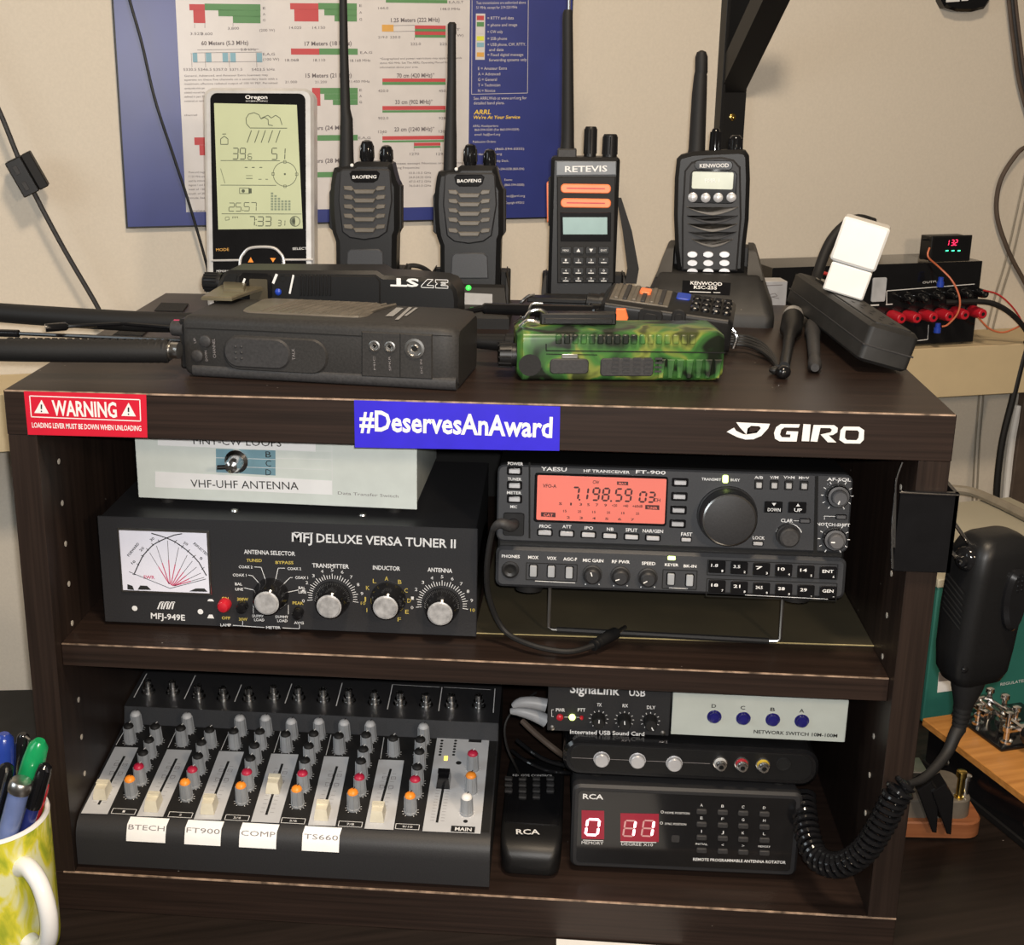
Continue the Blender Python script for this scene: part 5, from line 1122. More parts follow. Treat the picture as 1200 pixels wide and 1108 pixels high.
b = B(); gr.text(b, 'CHANNEL', 253.5, 419.5, 252, 397, 3.6, e=.5); gr.text(b, 'UP', 230.5, 402, 229.5, 396, 3, e=.5); gr.text(b, 'DOWN', 244, 423, 242.5, 411, 3, e=.5); gr.text(b, 'TALK', 347, 421.5, 346, 408, 3.6, e=1.8)
gr.text(b, 'MIC', 441, 433, 440, 417, 2.4, e=1.7); gr.text(b, 'SPKR', 459, 434, 458, 417, 2.4, e=1.7); gr.text(b, 'DC IN', 496, 437, 495, 421, 2.4, e=1.7); gr.part('lettering', b, 'print_gray')
for x_, y_ in ((240.7, 400), (231.5, 417)): 
    c = gr.px(x_, y_); b = B(); b.lathe((c[0], .2, c[1]), (0, -1, 0), [(0, 4.6), (1.4, 4.3), (2, 3.4), (2.1, .2)], 20); gr.part('channel_button', b, 'graphite')
def oval(x0, x1, z0, z1, n=6): return rrect(x0, x1, z0, z1, (z1 - z0) * .48, n)
a, c = gr.px(263, 433), gr.px(384, 398); b = B(); b.prism(oval(a[0], c[0], a[1], c[1]), -1.6, .5, 1.2); gr.part('talk_bar', b, 'gray_radio')
a2, c2_ = gr.px(264.5, 429), gr.px(341, 397.5); b = B(); b.prism(oval(a2[0], c2_[0], a2[1], c2_[1]), -3, -.5, 1.2)
for i in range(2):
    for j in range(3): b.ball((a2[0] + 9 + i * 4.4, -3, (a2[1] + c2_[1]) / 2 + (j - 1) * 4.2), 1.1, .7, 1.1, 8)
gr.part('talk_button', b, 'graphite')
b = B(TOPF)   # ribbed grip and belt clip on the upper face
for i in range(11):
    x = 54 + i * 7.2; b.tube([(x, -.2, 20), (x + 3, -.9, 34), (x + 9, -.9, 56), (x + 14, -.2, 72)], 1.5, 6, 4)
gr.part('grip_ribs', b, 'bronze_gray')
b = B(TOPF); b.prism(rrect(38, 132, 18, 74, 10), -1.2, .3, .9); gr.part('back_panel', b, 'bronze_gray')
cq = [gr.px(*p, TOPF) for p in ((236, 356), (272, 357), (285, 352), (312, 343), (305, 339), (262, 340))]
b = B(TOPF); b.prism(ccw(cq), -5.5, -2.6, 1); b.prism(ccw([gr.px(*p, TOPF) for p in ((262, 350), (286, 351), (290, 341), (262, 340))]), -8, -5, .8); gr.part('belt_clip', b, 'gold_gray')
b = B(TOPF); b.line([gr.px(456, 371.5, TOPF), gr.px(469, 361.5, TOPF)], 5.5, .5); b.line([gr.px(465, 375.5, TOPF), gr.px(481, 361, TOPF)], 2.6, .5); b.line([gr.px(475, 371, TOPF), gr.px(488, 361.5, TOPF)], 2.2, .5); gr.part('worn_mark', b, 'bronze_gray' if False else 'print_dim', None, 'worn pale lettering')
b = B(); gl = gr.loc3(gz(205, 411, 21)); gl2 = gr.loc3(gz(-60, 410, 21))
b.lathe((3, gl.y, 21), (-1, 0, 0), [(0, 6), (6, 6), (6.1, 7), (13, 7), (13.2, 6.4)], 20); gr.part('antenna_connector', b, 'steel')
ap = [gr.loc3(gz(x, y, 21)) for x, y in ((197, 412), (150, 412), (100, 411.5), (40, 411), (-20, 410), (-120, 409))]
b = B(); b.tube(ap, 8.2, 16, 3)
for k in range(22):
    f = k * 5.2; x = ap[0].x - f; b.lathe((x, ap[0].y + f * (ap[5].y - ap[0].y) / (ap[0].x - ap[5].x), 21), (-1, 0, 0), [(0, 8.1), (.8, 8.7), (2.4, 8.7), (3.2, 8.1)], 16, cap=False)
gr.part('antenna', b, 'rubber')
b = B(); c = gr.loc3(gz(207, 385, 33)); b.lathe((0, c.y, 33), (-1, 0, 0), [(0, 6), (9, 5.6), (10, 4.4)], 18); b.mi = 1; b.box(-8, -1, c.y - .6, c.y + .6, 38.3, 39.2); gr.part('volume_knob', b, ['graphite', 'print_crimson'])

# ---- black handheld resting on its long edge behind it, lettering upside down to the camera
st = T('handheld_radio', 'black handheld radio with upside-down white lettering resting on its edge behind the gray radio', 'radio', (94, 152, .2), (0, 0, -5))
q = st.poly([(251, 343), (256, 330), (262, 319.5), (268, 317), (441, 318), (449, 323.5), (475, 324.5), (517, 328.5), (528, 332), (534, 340), (536, 352)])
SD = 38.0; xl_, xr_ = q[0][0], q[-1][0]
q = [(xl_ + 1, .6), (xr_ - 3, .6), (xr_, 5)] + q[::-1] + [(xl_, 4)]
body(st, 'body', ccw(q), 0, SD, 'black', 2.6, 2.6)
q = ccw(st.poly([(270, 360), (278, 322), (441, 323), (446, 330), (446, 360)])); b = B(); b.prism(q, -1.2, .5, 1); st.part('head_panel', b, 'black')
a, c = st.px(282, 350), st.px(319, 316.5 + 4); b = B(); b.prism(rrect(a[0], c[0], a[1], c[1], 4), -1.9, -.8, .5); wd_ = st.part('display_window', b, 'black_gloss')
a, c = st.px(294, 352), st.px(314, 327); b = B(); b.prism(rrect(a[0], c[0], a[1], c[1], 1), -2.2, -1.7, .1); st.part('display', b, 'kraft', wd_)
b = B()
b.line(st.poly([(283, 339), (288, 326)]), 1.6, 2.1); b.line(st.poly([(320.5, 332), (325, 321)]), 2.0, 1.4); b.line(st.poly([(340, 344), (344.5, 322)]), 1.5, 1.4); b.mi = 1; b.ring2(*st.px(331.5, 326), 2.6, 1.2, e=1.5); st.part('face_print', b, ['print', 'black_void'])
c = st.px(326.5, 342); b = B(); b.ball((c[0], -1, c[1]), 2.8, 2, 2.8); st.part('call_button', b, 'blue_plug', None, 'blue button')
for i in range(9):
    x, z0 = st.px(352 + i * 4.3, 346); z1 = st.px(352 + i * 4.3, 322)[1]; b = B(); b.box(x, x + 1.4, -2.2, -.8, z0, z1, .4); st.part('grille_rib', b, 'black')
def otext(b, t_, x0, x1, z, h, w_):  # outlined digits as strokes, turned upside down
    G_ = {'3': [(0, 1), (1, 1), (1, .66), (.85, .5), (1, .34), (1, 0), (0, 0), (0, .3), (.55, .3), (.55, .42), (.2, .42), (.2, .58), (.55, .58), (.55, .7), (0, .7), (0, 1)], '7': [(0, 1), (1, 1), (1, .8), (.5, 0), (.05, 0), (.55, .72), (0, .72), (0, 1)]}
    cw = (x1 - x0) / len(t_)
    for i, ch in enumerate(t_): b.line([(x1 - i * cw - px_ * cw * .86, z - pz_ * h) for px_, pz_ in G_[ch]], w_, .4)
b = B(); st.text(b, 'ST', 490.5, 327, 457.5, 326.3, 9.5, e=.4, bold=2)
a, c = st.px(491.5, 327.3), st.px(525, 328); hz_ = a[1] - st.px(491.5, 337)[1]; otext(b, '37', a[0], c[0], (a[1] + c[1]) / 2, hz_, .45); st.part('lettering', b, 'print')
kz_ = st.px(240, 335)[1]
b = B(); b.lathe((xl_ + 1, 17, kz_), (-1, 0, 0), [(0, 7), (2, 7.4), (13, 7.4), (15, 6)], 20)
for a in range(0, 360, 24): b.cyl((xl_ - 2, 17 + 7.3 * math.cos(rad(a)), kz_ + 7.3 * math.sin(rad(a))), (xl_ - 13, 17 + 7.3 * math.cos(rad(a)), kz_ + 7.3 * math.sin(rad(a))), .8, n=5)
st.part('volume_knob', b, 'black')
az_ = st.px(222, 377, TR(0, 19, 0))[1]
ap = [st.loc3(gz(x, y, az_ + .2)) for x, y in ((222, 377), (180, 377.5), (110, 374), (40, 369.5), (-40, 364), (-150, 358))]
b = B(); b.tube([Vector((xl_ + 1, 19, az_))] + ap[1:], [8, 8.3, 8.3, 8.2, 8, 7.8], 14, 4); st.part('antenna', b, 'rubber')
b = B(); b.cyl((xl_ + 3, 19, az_), (xl_ - 5, 19, az_), 9.4, n=20); st.part('antenna_collar', b, 'black')

# ---- camouflage handheld lying on its side
cm = T('handheld_radio', 'green camouflage handheld radio lying on its side at the front edge', 'radio', (352, 61.5, .2), (0, 0, 5.5))
CL, CDp, CHt = 147.0, 50.0, 35.5
b = B(); b.rings([[(x, y, z) for y, z in gsec(i_, CDp - i_, i_, CHt - i_, 5)] for x, i_ in ((0, 4), (4, 0), (CL - 5, 0), (CL, 3))]); cm.part('body', b, 'camouflage')
a, c = cm.px(644, 438), cm.px(690, 420.5); b = B(); b.prism(rrect(a[0], c[0], a[1], c[1], 3), -1.5, .5, .7); cm.part('jack_cover', b, 'graphite'); 
a, c = cm.px(658, 420), cm.px(677, 415); b = B(); b.box(a[0], c[0], -1.2, .5, a[1], c[1], .3); cm.part('cover_hinge', b, 'steel')
a, c = cm.px(703, 440.5), cm.px(766, 420); b = B(); b.prism(rrect(a[0], c[0], a[1], c[1], 2.5), -1.6, .5, .6)
for i in range(5):
    for j in range(4): x = a[0] + 8 + i * 7.6; z = a[1] + 3 + j * 3.1; b.box(x, x + 5, -2.3, -1.3, z, z + 1.3)
cm.part('talk_button', b, 'graphite')
for i in range(7):
    x0 = cm.px(772 + i * 11, 430)[0]; zt_, zb_2 = cm.px(770, 421)[1], cm.px(770, 443)[1]; b = B(); b.prism([(x0, zb_2), (x0 + 3.2, zb_2), (x0 + 4.6, zt_), (x0 - 1, zt_)], -1.7, .5, .6); cm.part('grip_rib', b, 'camouflage')
for i in range(17):
    x0 = cm.px(651 + i * 9.8, 404)[0]; b = B(); b.box(x0, x0 + 4.2, -2, 8, 27.5, 34.2, .8); cm.part('edge_rib', b, 'camouflage')
b = B(); b.line(cm.poly([(640, 403), (640, 411), (850, 413.5)]), .8, .35); b.line(cm.poly([(640, 415), (700, 416)]), .6, .35); cm.part('seam', b, 'black_void', None, None, 'stuff')
c = cm.px(621, 428); b = B(); b.disc(*c, 8, .35, 20); cm.part('dark_patch', b, 'black_soft')
b = B(); b.lathe((1, 16, 16), (-1, 0, 0), [(0, 8.5), (4, 8.5), (4.2, 9.5), (13, 9), (14, 6)], 18)
for a in range(0, 360, 30): b.cyl((-4, 16 + 9.2 * math.cos(rad(a)), 16 + 9.2 * math.sin(rad(a))), (-13, 16 + 8.9 * math.cos(rad(a)), 16 + 8.9 * math.sin(rad(a))), .8, n=5)
cm.part('volume_knob', b, 'black')
a0 = Vector((1, 40, 19)); a1 = cm.loc3((318, 108, 19)); b = B(); b.lathe(a0, a1 - a0, [(0, 7.5), (.2, 7.5), (.22, 6.6), (.98, 5.4), (1, 4.8)], 18, rel=True); cm.part('antenna_base', b, 'black')
e_, e2 = cm.loc3(gz(22, 391.2, 7)), cm.loc3(gz(-14, 390.2, 7))
b = B(); b.tube([a1, cm.loc3((290, 112, 15)), cm.loc3((200, 124, 9)), cm.loc3((100, 140, 7)), e_], [2.6, 2.2, 1.8, 1.7, 1.6], 8); cm.part('antenna', b, 'black_gloss')
b = B(); b.tube([e_, e2], 3.1, 10); cm.part('antenna_tip', b, 'black_gloss')
# clip standing on its upper side
b = B(); b.box(18, 73, 27, 37, CHt - .2, CHt + 8.5, 1.2); b.box(21, 70, 25.6, 27.5, CHt + 1.2, CHt + 5, .5); cm.part('belt_clip', b, 'black')
b = B(); b.tube([(6, 30, CHt + 1), (10, 28, CHt + 9), (18, 28, CHt + 11), (24, 29, CHt + 6)], 1.4, 8, 4); b.tube([(3, 26, CHt - 1), (9, 24, CHt + 4), (17, 25, CHt + 2)], 1.4, 8, 4); b.tube([(9, 36, CHt), (12, 36, CHt + 13), (20, 36, CHt + 14)], 1.2, 8, 4); cm.part('clip_spring', b, 'chrome')

# ---- black handheld with orange key, lying between
bk = T('handheld_radio', 'black handheld radio with an orange key lying behind the camouflage one', 'radio', (410, 174, 10.6), (7, 5.5, -8.5))
BL_, BD, BH = 103.0, 56.0, 29.0
b = B(); b.rings([[(x, y, z) for y, z in gsec(i_, BD - i_, i_ * .5, BH - i_, 4)] for x, i_ in ((0, 4), (4, 0), (BL_ - 4, 0), (BL_, 3))]); bk.part('body', b, 'black')
BT = topframe(BH)
c = bk.px(729, 371); b = B(); b.prism([(c[0] - 5, c[1] - 8), (c[0] + 3, c[1] - 8), (c[0] + 5, c[1]), (c[0] + 2, c[1] + 7), (c[0] - 5, c[1] + 6)], -2.5, .5, .6); bk.part('alarm_key', b, 'orange_bright', None, 'orange side key')
for x_, w_ in ((762, 26), (795, 15)):
    c = bk.px(x_, 374); w_ *= .36; b = B(); b.prism(rrect(c[0] - w_, c[0] + w_, c[1] - 7, c[1] + 8, 4, 2), -1.8, .5, .7); b.prism(rrect(c[0] - w_ * .55, c[0] + w_ * .55, c[1] - 4, c[1] + 5, 2.5, 2), -2.6, -1.2, .5); bk.part('side_button', b, 'black_soft')
c0 = bk.px(742, 347, BT); b = B(BT); b.box(6, 52, -1.2, .3, 8, 50, .5); bk.part('speaker_plate', b, 'bronze_gray')
for i in range(6): b = B(BT); b.box(9 + i * 7, 12.5 + i * 7, -2.6, .3, 10, 48, .6); bk.part('grip_rib', b, 'graphite' if i % 2 else 'bronze_gray')
c = bk.px(754, 347, BT); b = B(BT); b.prism(rrect(27, 36, 30, 42, 2), -3.2, -1, .5); bk.part('indicator', b, 'orange_bright', None, 'orange indicator key')
b = B(BT); b.prism(rrect(56, 67, 34, 50, 2), -1, .3, .3); bk.part('screen', b, 'blue_plug', None, 'small blue screen')
for i in range(4):
    for j in range(3):
        b = B(BT); x, z = 69 + i * 8.2, 10 + j * 13; b.prism(rrect(x, x + 6.5, z, z + 9, 2), -2.4, .3, .7); bk.part('key', b, 'black_gloss')
b = B(); b.lathe((1, 38, 15), (-1, 0, 0), [(0, 9), (5, 9), (5.2, 7.6), (15, 7.2), (16, 5)], 18); bk.part('volume_knob', b, 'black')
e1, e2 = bk.loc3(gz(145, 379.5, 15)), bk.loc3(gz(80, 382.5, 15))
a0 = Vector((1, 12, 16)); a1 = bk.loc3((322, 138, 38)); b = B(); b.lathe(a0, a1 - a0, [(0, 7.5), (.1, 7.5), (.11, 6), (.6, 4.8), (.98, 4.2), (1, 2.5)], 16, rel=True); bk.part('antenna_base', b, 'black_gloss')
b = B(); b.tube([a1, bk.loc3((306, 120, 37)), bk.loc3((200, 131, 24)), bk.loc3((100, 141, 16)), e1, e2], [2.6, 2.4, 2.0, 1.8, 1.7, 1.7], 8); bk.part('antenna', b, 'black_gloss')
e3 = bk.loc3(gz(53, 384.5, 15)); b = B(); b.tube([e2, e2.lerp(e3, .1), e3], [2, 3.4, 3.4], 10); bk.part('antenna_tip', b, 'black_gloss')
b = B(); b.tube([(BL_ - 2, 6, 18), (BL_ + 4, 4, 16), (BL_ + 3, 2, 6)], 1.5, 8, 4); b.tube([(BL_ - 2, 12, 20), (BL_ + 5, 10, 14), (BL_ + 4, 9, 8)], 1.2, 8, 4); bk.part('strap_ring', b, 'chrome')
# ---- spring belt clip lying in front of the orange-barred radio
p = gz(690, 352, 0); bc = T('belt_clip', 'black spring belt clip lying in front of the radio with two orange bars', 'clip', (384, 234, .1), (0, 0, -4))
b = B(); b.box(-30, 30, -3, 12, 26, 30, 1); b.box(-24, 24, 6, 12, 0, 27, 1); bc.part('plate', b, 'black')
b = B(); b.box(-14, 10, -4, 8, 0, 9, .6); bc.part('latch', b, 'graphite')
b = B(); b.tube([(-34, 0, 12), (-36, -2, 22), (-30, -2, 30), (-24, 0, 32)], 1.5, 8, 4); b.tube([(-40, -4, 8), (-32, -8, 14), (-26, -6, 18)], 1.4, 8, 4); b.tube([(-33, -6, 3), (-30, -8, 10), (-24, -8, 12)], 1.3, 8, 4); bc.part('spring', b, 'chrome')

# ---- coiled earpiece lead, two stubby aerials
p = [gz(x, y, z) for x, y, z in ((862, 372, 12), (858, 384, 8), (850, 398, 4))]
ep = T('wrist_strap', 'braided black wrist strap trailing from the black radio with the orange key', 'strap', tuple(gz(880, 410, 0)))
for k, dy in enumerate((-4, -1, 2, 5)):
    pts = [gz(856, 398 + dy, 4 + k), gz(875, 399 + dy * 1.1, 4 + k), gz(892, 406 + dy, 3 + k), gz(905, 418 + dy * .6, 3.5), gz(911, 430, 3)]
    b = B(); b.tube([ep.loc3(v) for v in pts], 1.7, 7, 5); ep.part('cord', b, 'black_dust')
b = B(); v = ep.loc3(gz(909, 434, 3.2)); b.ball(tuple(v), 5, 4, 3, 10); b.ball((v.x + 2, v.y - 4, v.z), 3.4, 3, 3, 10); ep.part('knot', b, 'black_dust')
def stub(name, label, base, tip, prof, m):
    """turned stick lying on the top: prof = (fraction, radius)"""
    a, c = gz(*base), gz(*tip); t = T(name, label, 'antenna', (a.x, a.y, 0), (0, 0, 0), 'short stub antennas beside the power strip')
    return t, t.loc3(a), t.loc3(c)
t_, a, c = stub('stub_antenna', 'stub antenna with a silver ringed bulb and a shiny ball tip', (930, 368, 9), (918, 436, 5), None, 'black')
b = B(); b.lathe(a, c - a, [(0, 7.5), (.03, 8.8), (.1, 9)], 18, rel=True); t_.part('collar', b, 'silver')
b = B(); b.lathe(a, c - a, [(.1, 9.2), (.3, 9), (.38, 5.2), (.5, 4.2), (.52, 4.6), (.56, 4.4), (.6, 4), (.93, 4.0)], 18, rel=True); t_.part('sleeve', b, 'black')
b = B(); b.ball(tuple(c), 5.4, 5.4, 5, 14); t_.part('ball_tip', b, 'black_gloss')
t_, a, c = stub('stub_antenna', 'plain dark stub antenna lying closest to the power strip', (952, 381, 6.5), (955, 429, 5), None, 'black')
b = B(); b.lathe(a, c - a, [(0, 5), (.02, 6.4), (.24, 6.4), (.26, 5.4), (.8, 4.4), (.82, 3.8), (.9, 4.9), (1.0, 4.9), (1.04, 3)], 18, rel=True); t_.part('sleeve', b, 'graphite')
# ------------------------------------------------------------------ power strip, supply, things on the wall
PSM = dict(loc=(598.5, 111, 10.2), rot=(0, 15, 3.7))
ps = T('power_strip', 'dusty black power strip lying tilted along the right edge of the cabinet top', 'power strip', **PSM)
PW_, PLn, PH = 38.0, 236.0, 29.0
b = B()
for z0, z1, i0, i1 in ((0, 13, 2.5, 0), (13, PH, 0, 2.5)):
    b.rings([[(x, y, z) for x, y in rrect(i, PW_ - i, i, PLn - i, 4, 3)] for z, i in ((z0, i0), (z0 + (2.5 if z0 == 0 else 0), 0), (z1 - (0 if z0 == 0 else 2.5), 0), (z1, i1))])
ps.part('housing', b, 'black_dust')
b = B(); b.box(-.4, PW_ + .4, -.4, PLn + .4, 12.2, 13.4, .3); ps.part('seam_rim', b, 'graphite')
TF = topframe(PH); b = B(TF); b.prism(rrect(5, PW_ - 5, 6, 150, 2), -1, .3, .3); op = ps.part('outlet_plate', b, 'black_dust')
for k in range(4):
    b = B(TF); z = 20 + k * 25
    for dx in (-6, 4): b.quad(19 + dx, 21 + dx, z, z + 7, 1.2)
    b.disc(19.5, z - 5, 2, 1.2, 10); ps.part('outlet', b, 'black_void', op)
b = B(TF); b.prism(rrect(10, 28, 176, 206, 2), -2.6, .3, .8); ps.part('switch', b, 'black_gloss')
b = B(); b.tube([(24, PLn - 4, 20), (24, PLn + 14, 30), (30, PLn + 30, 62), (46, PLn + 40, 84), (66, PLn + 44, 86)], 4.8, 10, 5); ps.part('cord', b, 'black_soft')
l0 = gz(1010, 433, 0); b = B(); b.box(-4, 30, 2, 60, -1.2, -.2, F=TR(0, 0, 0)); 
# two white adapters stacked on the strip
def onstrip(x, y, z): return tuple(ps.M @ Vector((x, y, z)))
RS = (-2, 14, -15)
a1 = T('plug_adapter', 'small white plug adapter in the black power strip, below the larger white one', 'plug adapter', onstrip(-4, 128, PH + 1.6), RS)
b = B(); b.box(0, 33, 0, 30, 0, 23.6, 1.6); a1.part('housing', b, 'white_gloss'); 
a2 = T('plug_adapter', 'larger white cube adapter plugged on top of the small white adapter', 'plug adapter', tuple(a1.M @ Vector((-2.5, -1, 24.8))), RS)
b = B(); b.box(0, 37, 0, 33, 0, 36, 2.2); a2.part('housing', b, 'white_gloss')
b = B(); b.box(3, 34, 2, 31, -.8, .4); a2.part('base_rim', b, 'ribbon_gray')

# power supply with binding posts on the wall ledge
o = gp(905, 325, 432, TH)
psu = T('power_supply', 'long black power supply with red and black binding posts on the wall ledge', 'power supply', (o.x, o.y, -99.9), (0, 0, TH))
q = psu.poly([(905, 325), (1152, 306), (1147, 396)]); L_, H_ = q[1][0], q[1][1]
b = B(); b.box(0, L_, 0, 68, 2, H_, 1); psu.part('case', b, 'black_gloss')
for x in (12, L_ - 12):
    for y in (10, 58): b = B(); b.cyl((x, y, 0), (x, y, 2.4), 5); psu.part('foot', b, 'rubber')
a, c = psu.px(1020, 354), psu.px(1039, 325); b = B(); b.prism(rrect(a[0], c[0], a[1], c[1], 2), -2, .5, .6); psu.part('meter', b, 'glass_meter', None, 'gray meter window')
b = B(); b.line(psu.poly([(1039, 356), (1039, 341), (1142, 333)]), .9); b.line(psu.poly([(1050, 402), (1087, 398), (1088, 381)]), .9)
b.line(psu.poly([(1020, 358), (1030, 357.5)]), 1.6); b.line(psu.poly([(1038, 357), (1046, 356.5)]), 1.2); psu.text(b, 'OUTPUT', 1081, 332.5, 1103, 330.8, 2.6); psu.part('panel_print', b, 'print')
POST = [(0, 4.6), (2, 4.6), (2.5, 5.4), (14, 5.0), (18, 4.2), (18.5, 3.4)]
for k, (x_, y_) in enumerate(((1059, 349), (1075, 348), (1093, 346), (1110, 344), (1126, 343), (1144, 342))):
    x, z = psu.px(x_, y_); b = B(); b.lathe((x, 0, z), (0, -1, 0), POST, 14); b.mi = 1; b.disc(x, z, 1.6, 18.7, 10); psu.part('binding_post', b, ['black_gloss', 'steel'], None, 'black binding post')
for k, (x_, y_) in enumerate(((1044, 369.5), (1062, 369), (1081, 368), (1099.5, 366.8), (1117.5, 365), (1138, 364))):
    x, z = psu.px(x_, y_); b = B(); b.lathe((x, 0, z), (0, -1, 0), [(t * 1.25, r + 1.3) for t, r in POST], 14); b.mi = 1; b.disc(x, z, 2.2, 23.4, 10); psu.part('binding_post', b, ['red', 'black_void'], None, 'red binding post')
pm = lambda x, y, d=20: psu.M @ Vector((psu.px(x, y)[0], -d, psu.px(x, y)[1]))
o2 = psu.M @ Vector((psu.px(1092, 306)[0], 4, H_ + .2))
vm = T('voltmeter', 'small black panel voltmeter with red digits standing on the power supply', 'voltmeter', tuple(o2), (0, 0, TH))
q = vm.poly([(1091, 304), (1138, 276)]); vw, vh = q[1][0], q[1][1] + .5
b = B(); b.box(-1, vw + 1, -1.5, 1.5, 0, vh, .6); b.box(1, vw - 1, 1, 24, .8, vh - 1.5, .6)
for z in (3, vh - 5): b.cyl((-6, 10, z), (1, 10, z), 1.2, n=8)
vm.part('case', b, 'black')
b = B(); b.quad(2, vw - 2, 2, vh - 2, 1.7); scn = vm.part('screen', b, 'black_gloss')
b = B(); p = vm.px(1109, 287.5); 
for k, ch in enumerate('132'): b.seg7(ch, p[0] + k * 4.6, p[1], 3.0 if ch != '1' else 1.4, 6.0, .8, .1, 1.9)
b.disc(p[0] + 8.4, p[1], .45, 1.9, 8); vm.part('digits', b, 'led_red', scn)
b = B(); 
for k in range(3): c = vm.px(1107 + k * 7, 293.8); b.quad(c[0], c[0] + 3.6, c[1] - .6, c[1] + .7, 1.9)
vm.part('readout', b, 'led_cyan', scn)
cable('orange_wire', 'orange wire hanging from the voltmeter down to the red binding posts', [pm(1087, 290, 4), pm(1083, 300, 8), pm(1095, 312, 10), pm(1104, 326, 20), pm(1109, 345, 26), pm(1107, 362, 26), pm(1098, 376, 22), pm(1092, 379, 20)], 1.1, 'wire_orange', 5)
cable('red_wire', 'thin red wire leaving the rightmost black binding post to the right', [pm(1140, 337, 20), pm(1155, 341, 22), pm(1168, 352, 24), pm(1180, 368, 24), pm(1190, 388, 20), pm(1204, 400, 16)], 1.0, 'wire_red', 5)
cable('orange_wire', 'orange wire sagging below the red binding posts to the right edge', [pm(1134, 368, 20), pm(1146, 381, 22), pm(1160, 385, 24), pm(1175, 380, 24), pm(1188, 374, 22), pm(1206, 368, 20)], 1.1, 'wire_orange', 5)
cable('black_power_cable', 'thick black cable curving from the binding posts down to the right edge', [pm(1100, 352, 14), pm(1140, 350, 22), pm(1160, 357, 26), pm(1178, 372, 26), pm(1190, 388, 24), pm(1200, 410, 22)], 3.2, 'black_soft', 5)
for k, (x_, y_) in enumerate(((1091, 328), (1087, 381))):
    v = pm(x_, y_, 19 if k == 0 else 20); b = B(); b.lathe(v + Vector((0, 0, 6)), (0, 0, -1), [(0, 3), (5, 3), (5.2, 4), (11, 4), (11.4, 3)], 12); one('banana_plug', 'blue plug hanging in front of the ' + ('black' if k == 0 else 'red') + ' binding posts', 'plug', b, 'blue_plug', tuple(v))
b = B(); v0, v1 = gz(945, 318, 20), gz(978, 324, 22)
cable('red_lead', 'red lead visible behind the power strip left of the white adapters', [pm(955, 316, -30), pm(962, 319, 10), pm(975, 322, 24), pm(995, 327, 10)], 2.0, 'wire_red', 5)
o = gp(905, 330, 400, TH); bx = T('small_box', 'small pale gray box with a scribbled mark behind the black wedge charger', 'box', (gy(906, 359, 396).x, 396, -99.9), (0, 0, 8))
b = B(); p = bx.px(906, 330); b.box(-16, 12, 0, 22, 0, p[1], .6); bx.part('carton', b, 'silver_btn'); b = B(); b.line(bx.poly([(899, 346), (908, 344), (911, 347), (904, 348), (913, 350)]), .6); b.line(bx.poly([(896, 335), (917, 334)]), .8); bx.part('mark', b, 'print_gray')

# ---- poster
def wallpt(x, y, off): return gp(x, y, 510 - off / math.cos(rad(TH)), TH)
o = wallpt(148, 268, 5)
po = T('band_chart', 'blue bordered radio frequency chart with red and green bars hanging on the wall', 'poster', tuple(o), (0, 0, TH))
q = po.poly([(137, 0), (148, 268), (643, 253), (671, 0)]); zt_ = q[0][1] + 130; xr = (q[2][0] + q[3][0]) / 2 + 2
xr = max(q[3][0], po.px(672, 0)[0])
b = B(); b.box(0, xr, 0, 4, 0, zt_, .5); po.part('frame', b, 'black')
b = B(); b.quad(1.8, xr - 1.2, 1.8, zt_ - 2, .3); sh = po.part('sheet', b, 'navy')
a, c = po.px(215, 249.5), po.px(548, 241); wx0, wx1, wz = (po.px(209, 0)[0] + a[0]) / 2, po.px(550, 60)[0], (a[1] + c[1]) / 2
b = B(); b.quad(wx0, wx1, wz, zt_ - 20, .5); wp = po.part('white_field', b, 'poster_white', sh)
bars = {'bar_red': [(222, 5, 240, 12), (227, 12, 240, 27), (340, 4, 373, 11), (345, 11, 373, 25), (341, 57, 374, 64), (366, 103, 375, 124), (366, 158, 371, 165), (228, 161, 240, 170), (234, 170, 240, 182), (486, 30, 522, 34), (486, 37, 522, 41), (448, 92, 522, 96), (448, 124, 522, 129), (448, 159, 520, 164), (485, 167, 516, 171)],
        'bar_green': [(240, 5, 305, 12), (256, 12, 305, 19), (273, 19, 305, 27), (373, 4, 418, 11), (380, 11, 418, 18), (392, 18, 418, 25), (374, 57, 419, 64), (375, 103, 419, 110), (380, 110, 419, 117), (390, 117, 419, 123), (371, 158, 419, 165), (368, 201, 419, 208), (452, 0, 524, 3), (486, 34, 522, 37), (486, 41, 522, 44), (448, 96, 522, 99.5), (448, 129, 522, 132), (448, 164, 520, 167), (485, 171, 516, 173.5)],
        'bar_blue': [(226, 62, 231, 73), (241.5, 62, 247.5, 73), (261, 62, 267, 73), (270, 62, 276, 73), (301, 62, 307, 73)], 'bar_orange': [(447.5, 29, 461, 37)]}
for m_, L in bars.items():
    for k in L:
        p0, p1 = po.px(k[0], k[3]), po.px(k[2], k[1]); b = B(); b.quad(p0[0], p1[0], p0[1], p1[1], .75); po.part('chart_bar', b, m_, wp)
b = B(); tt = po.text
SL2 = -.012
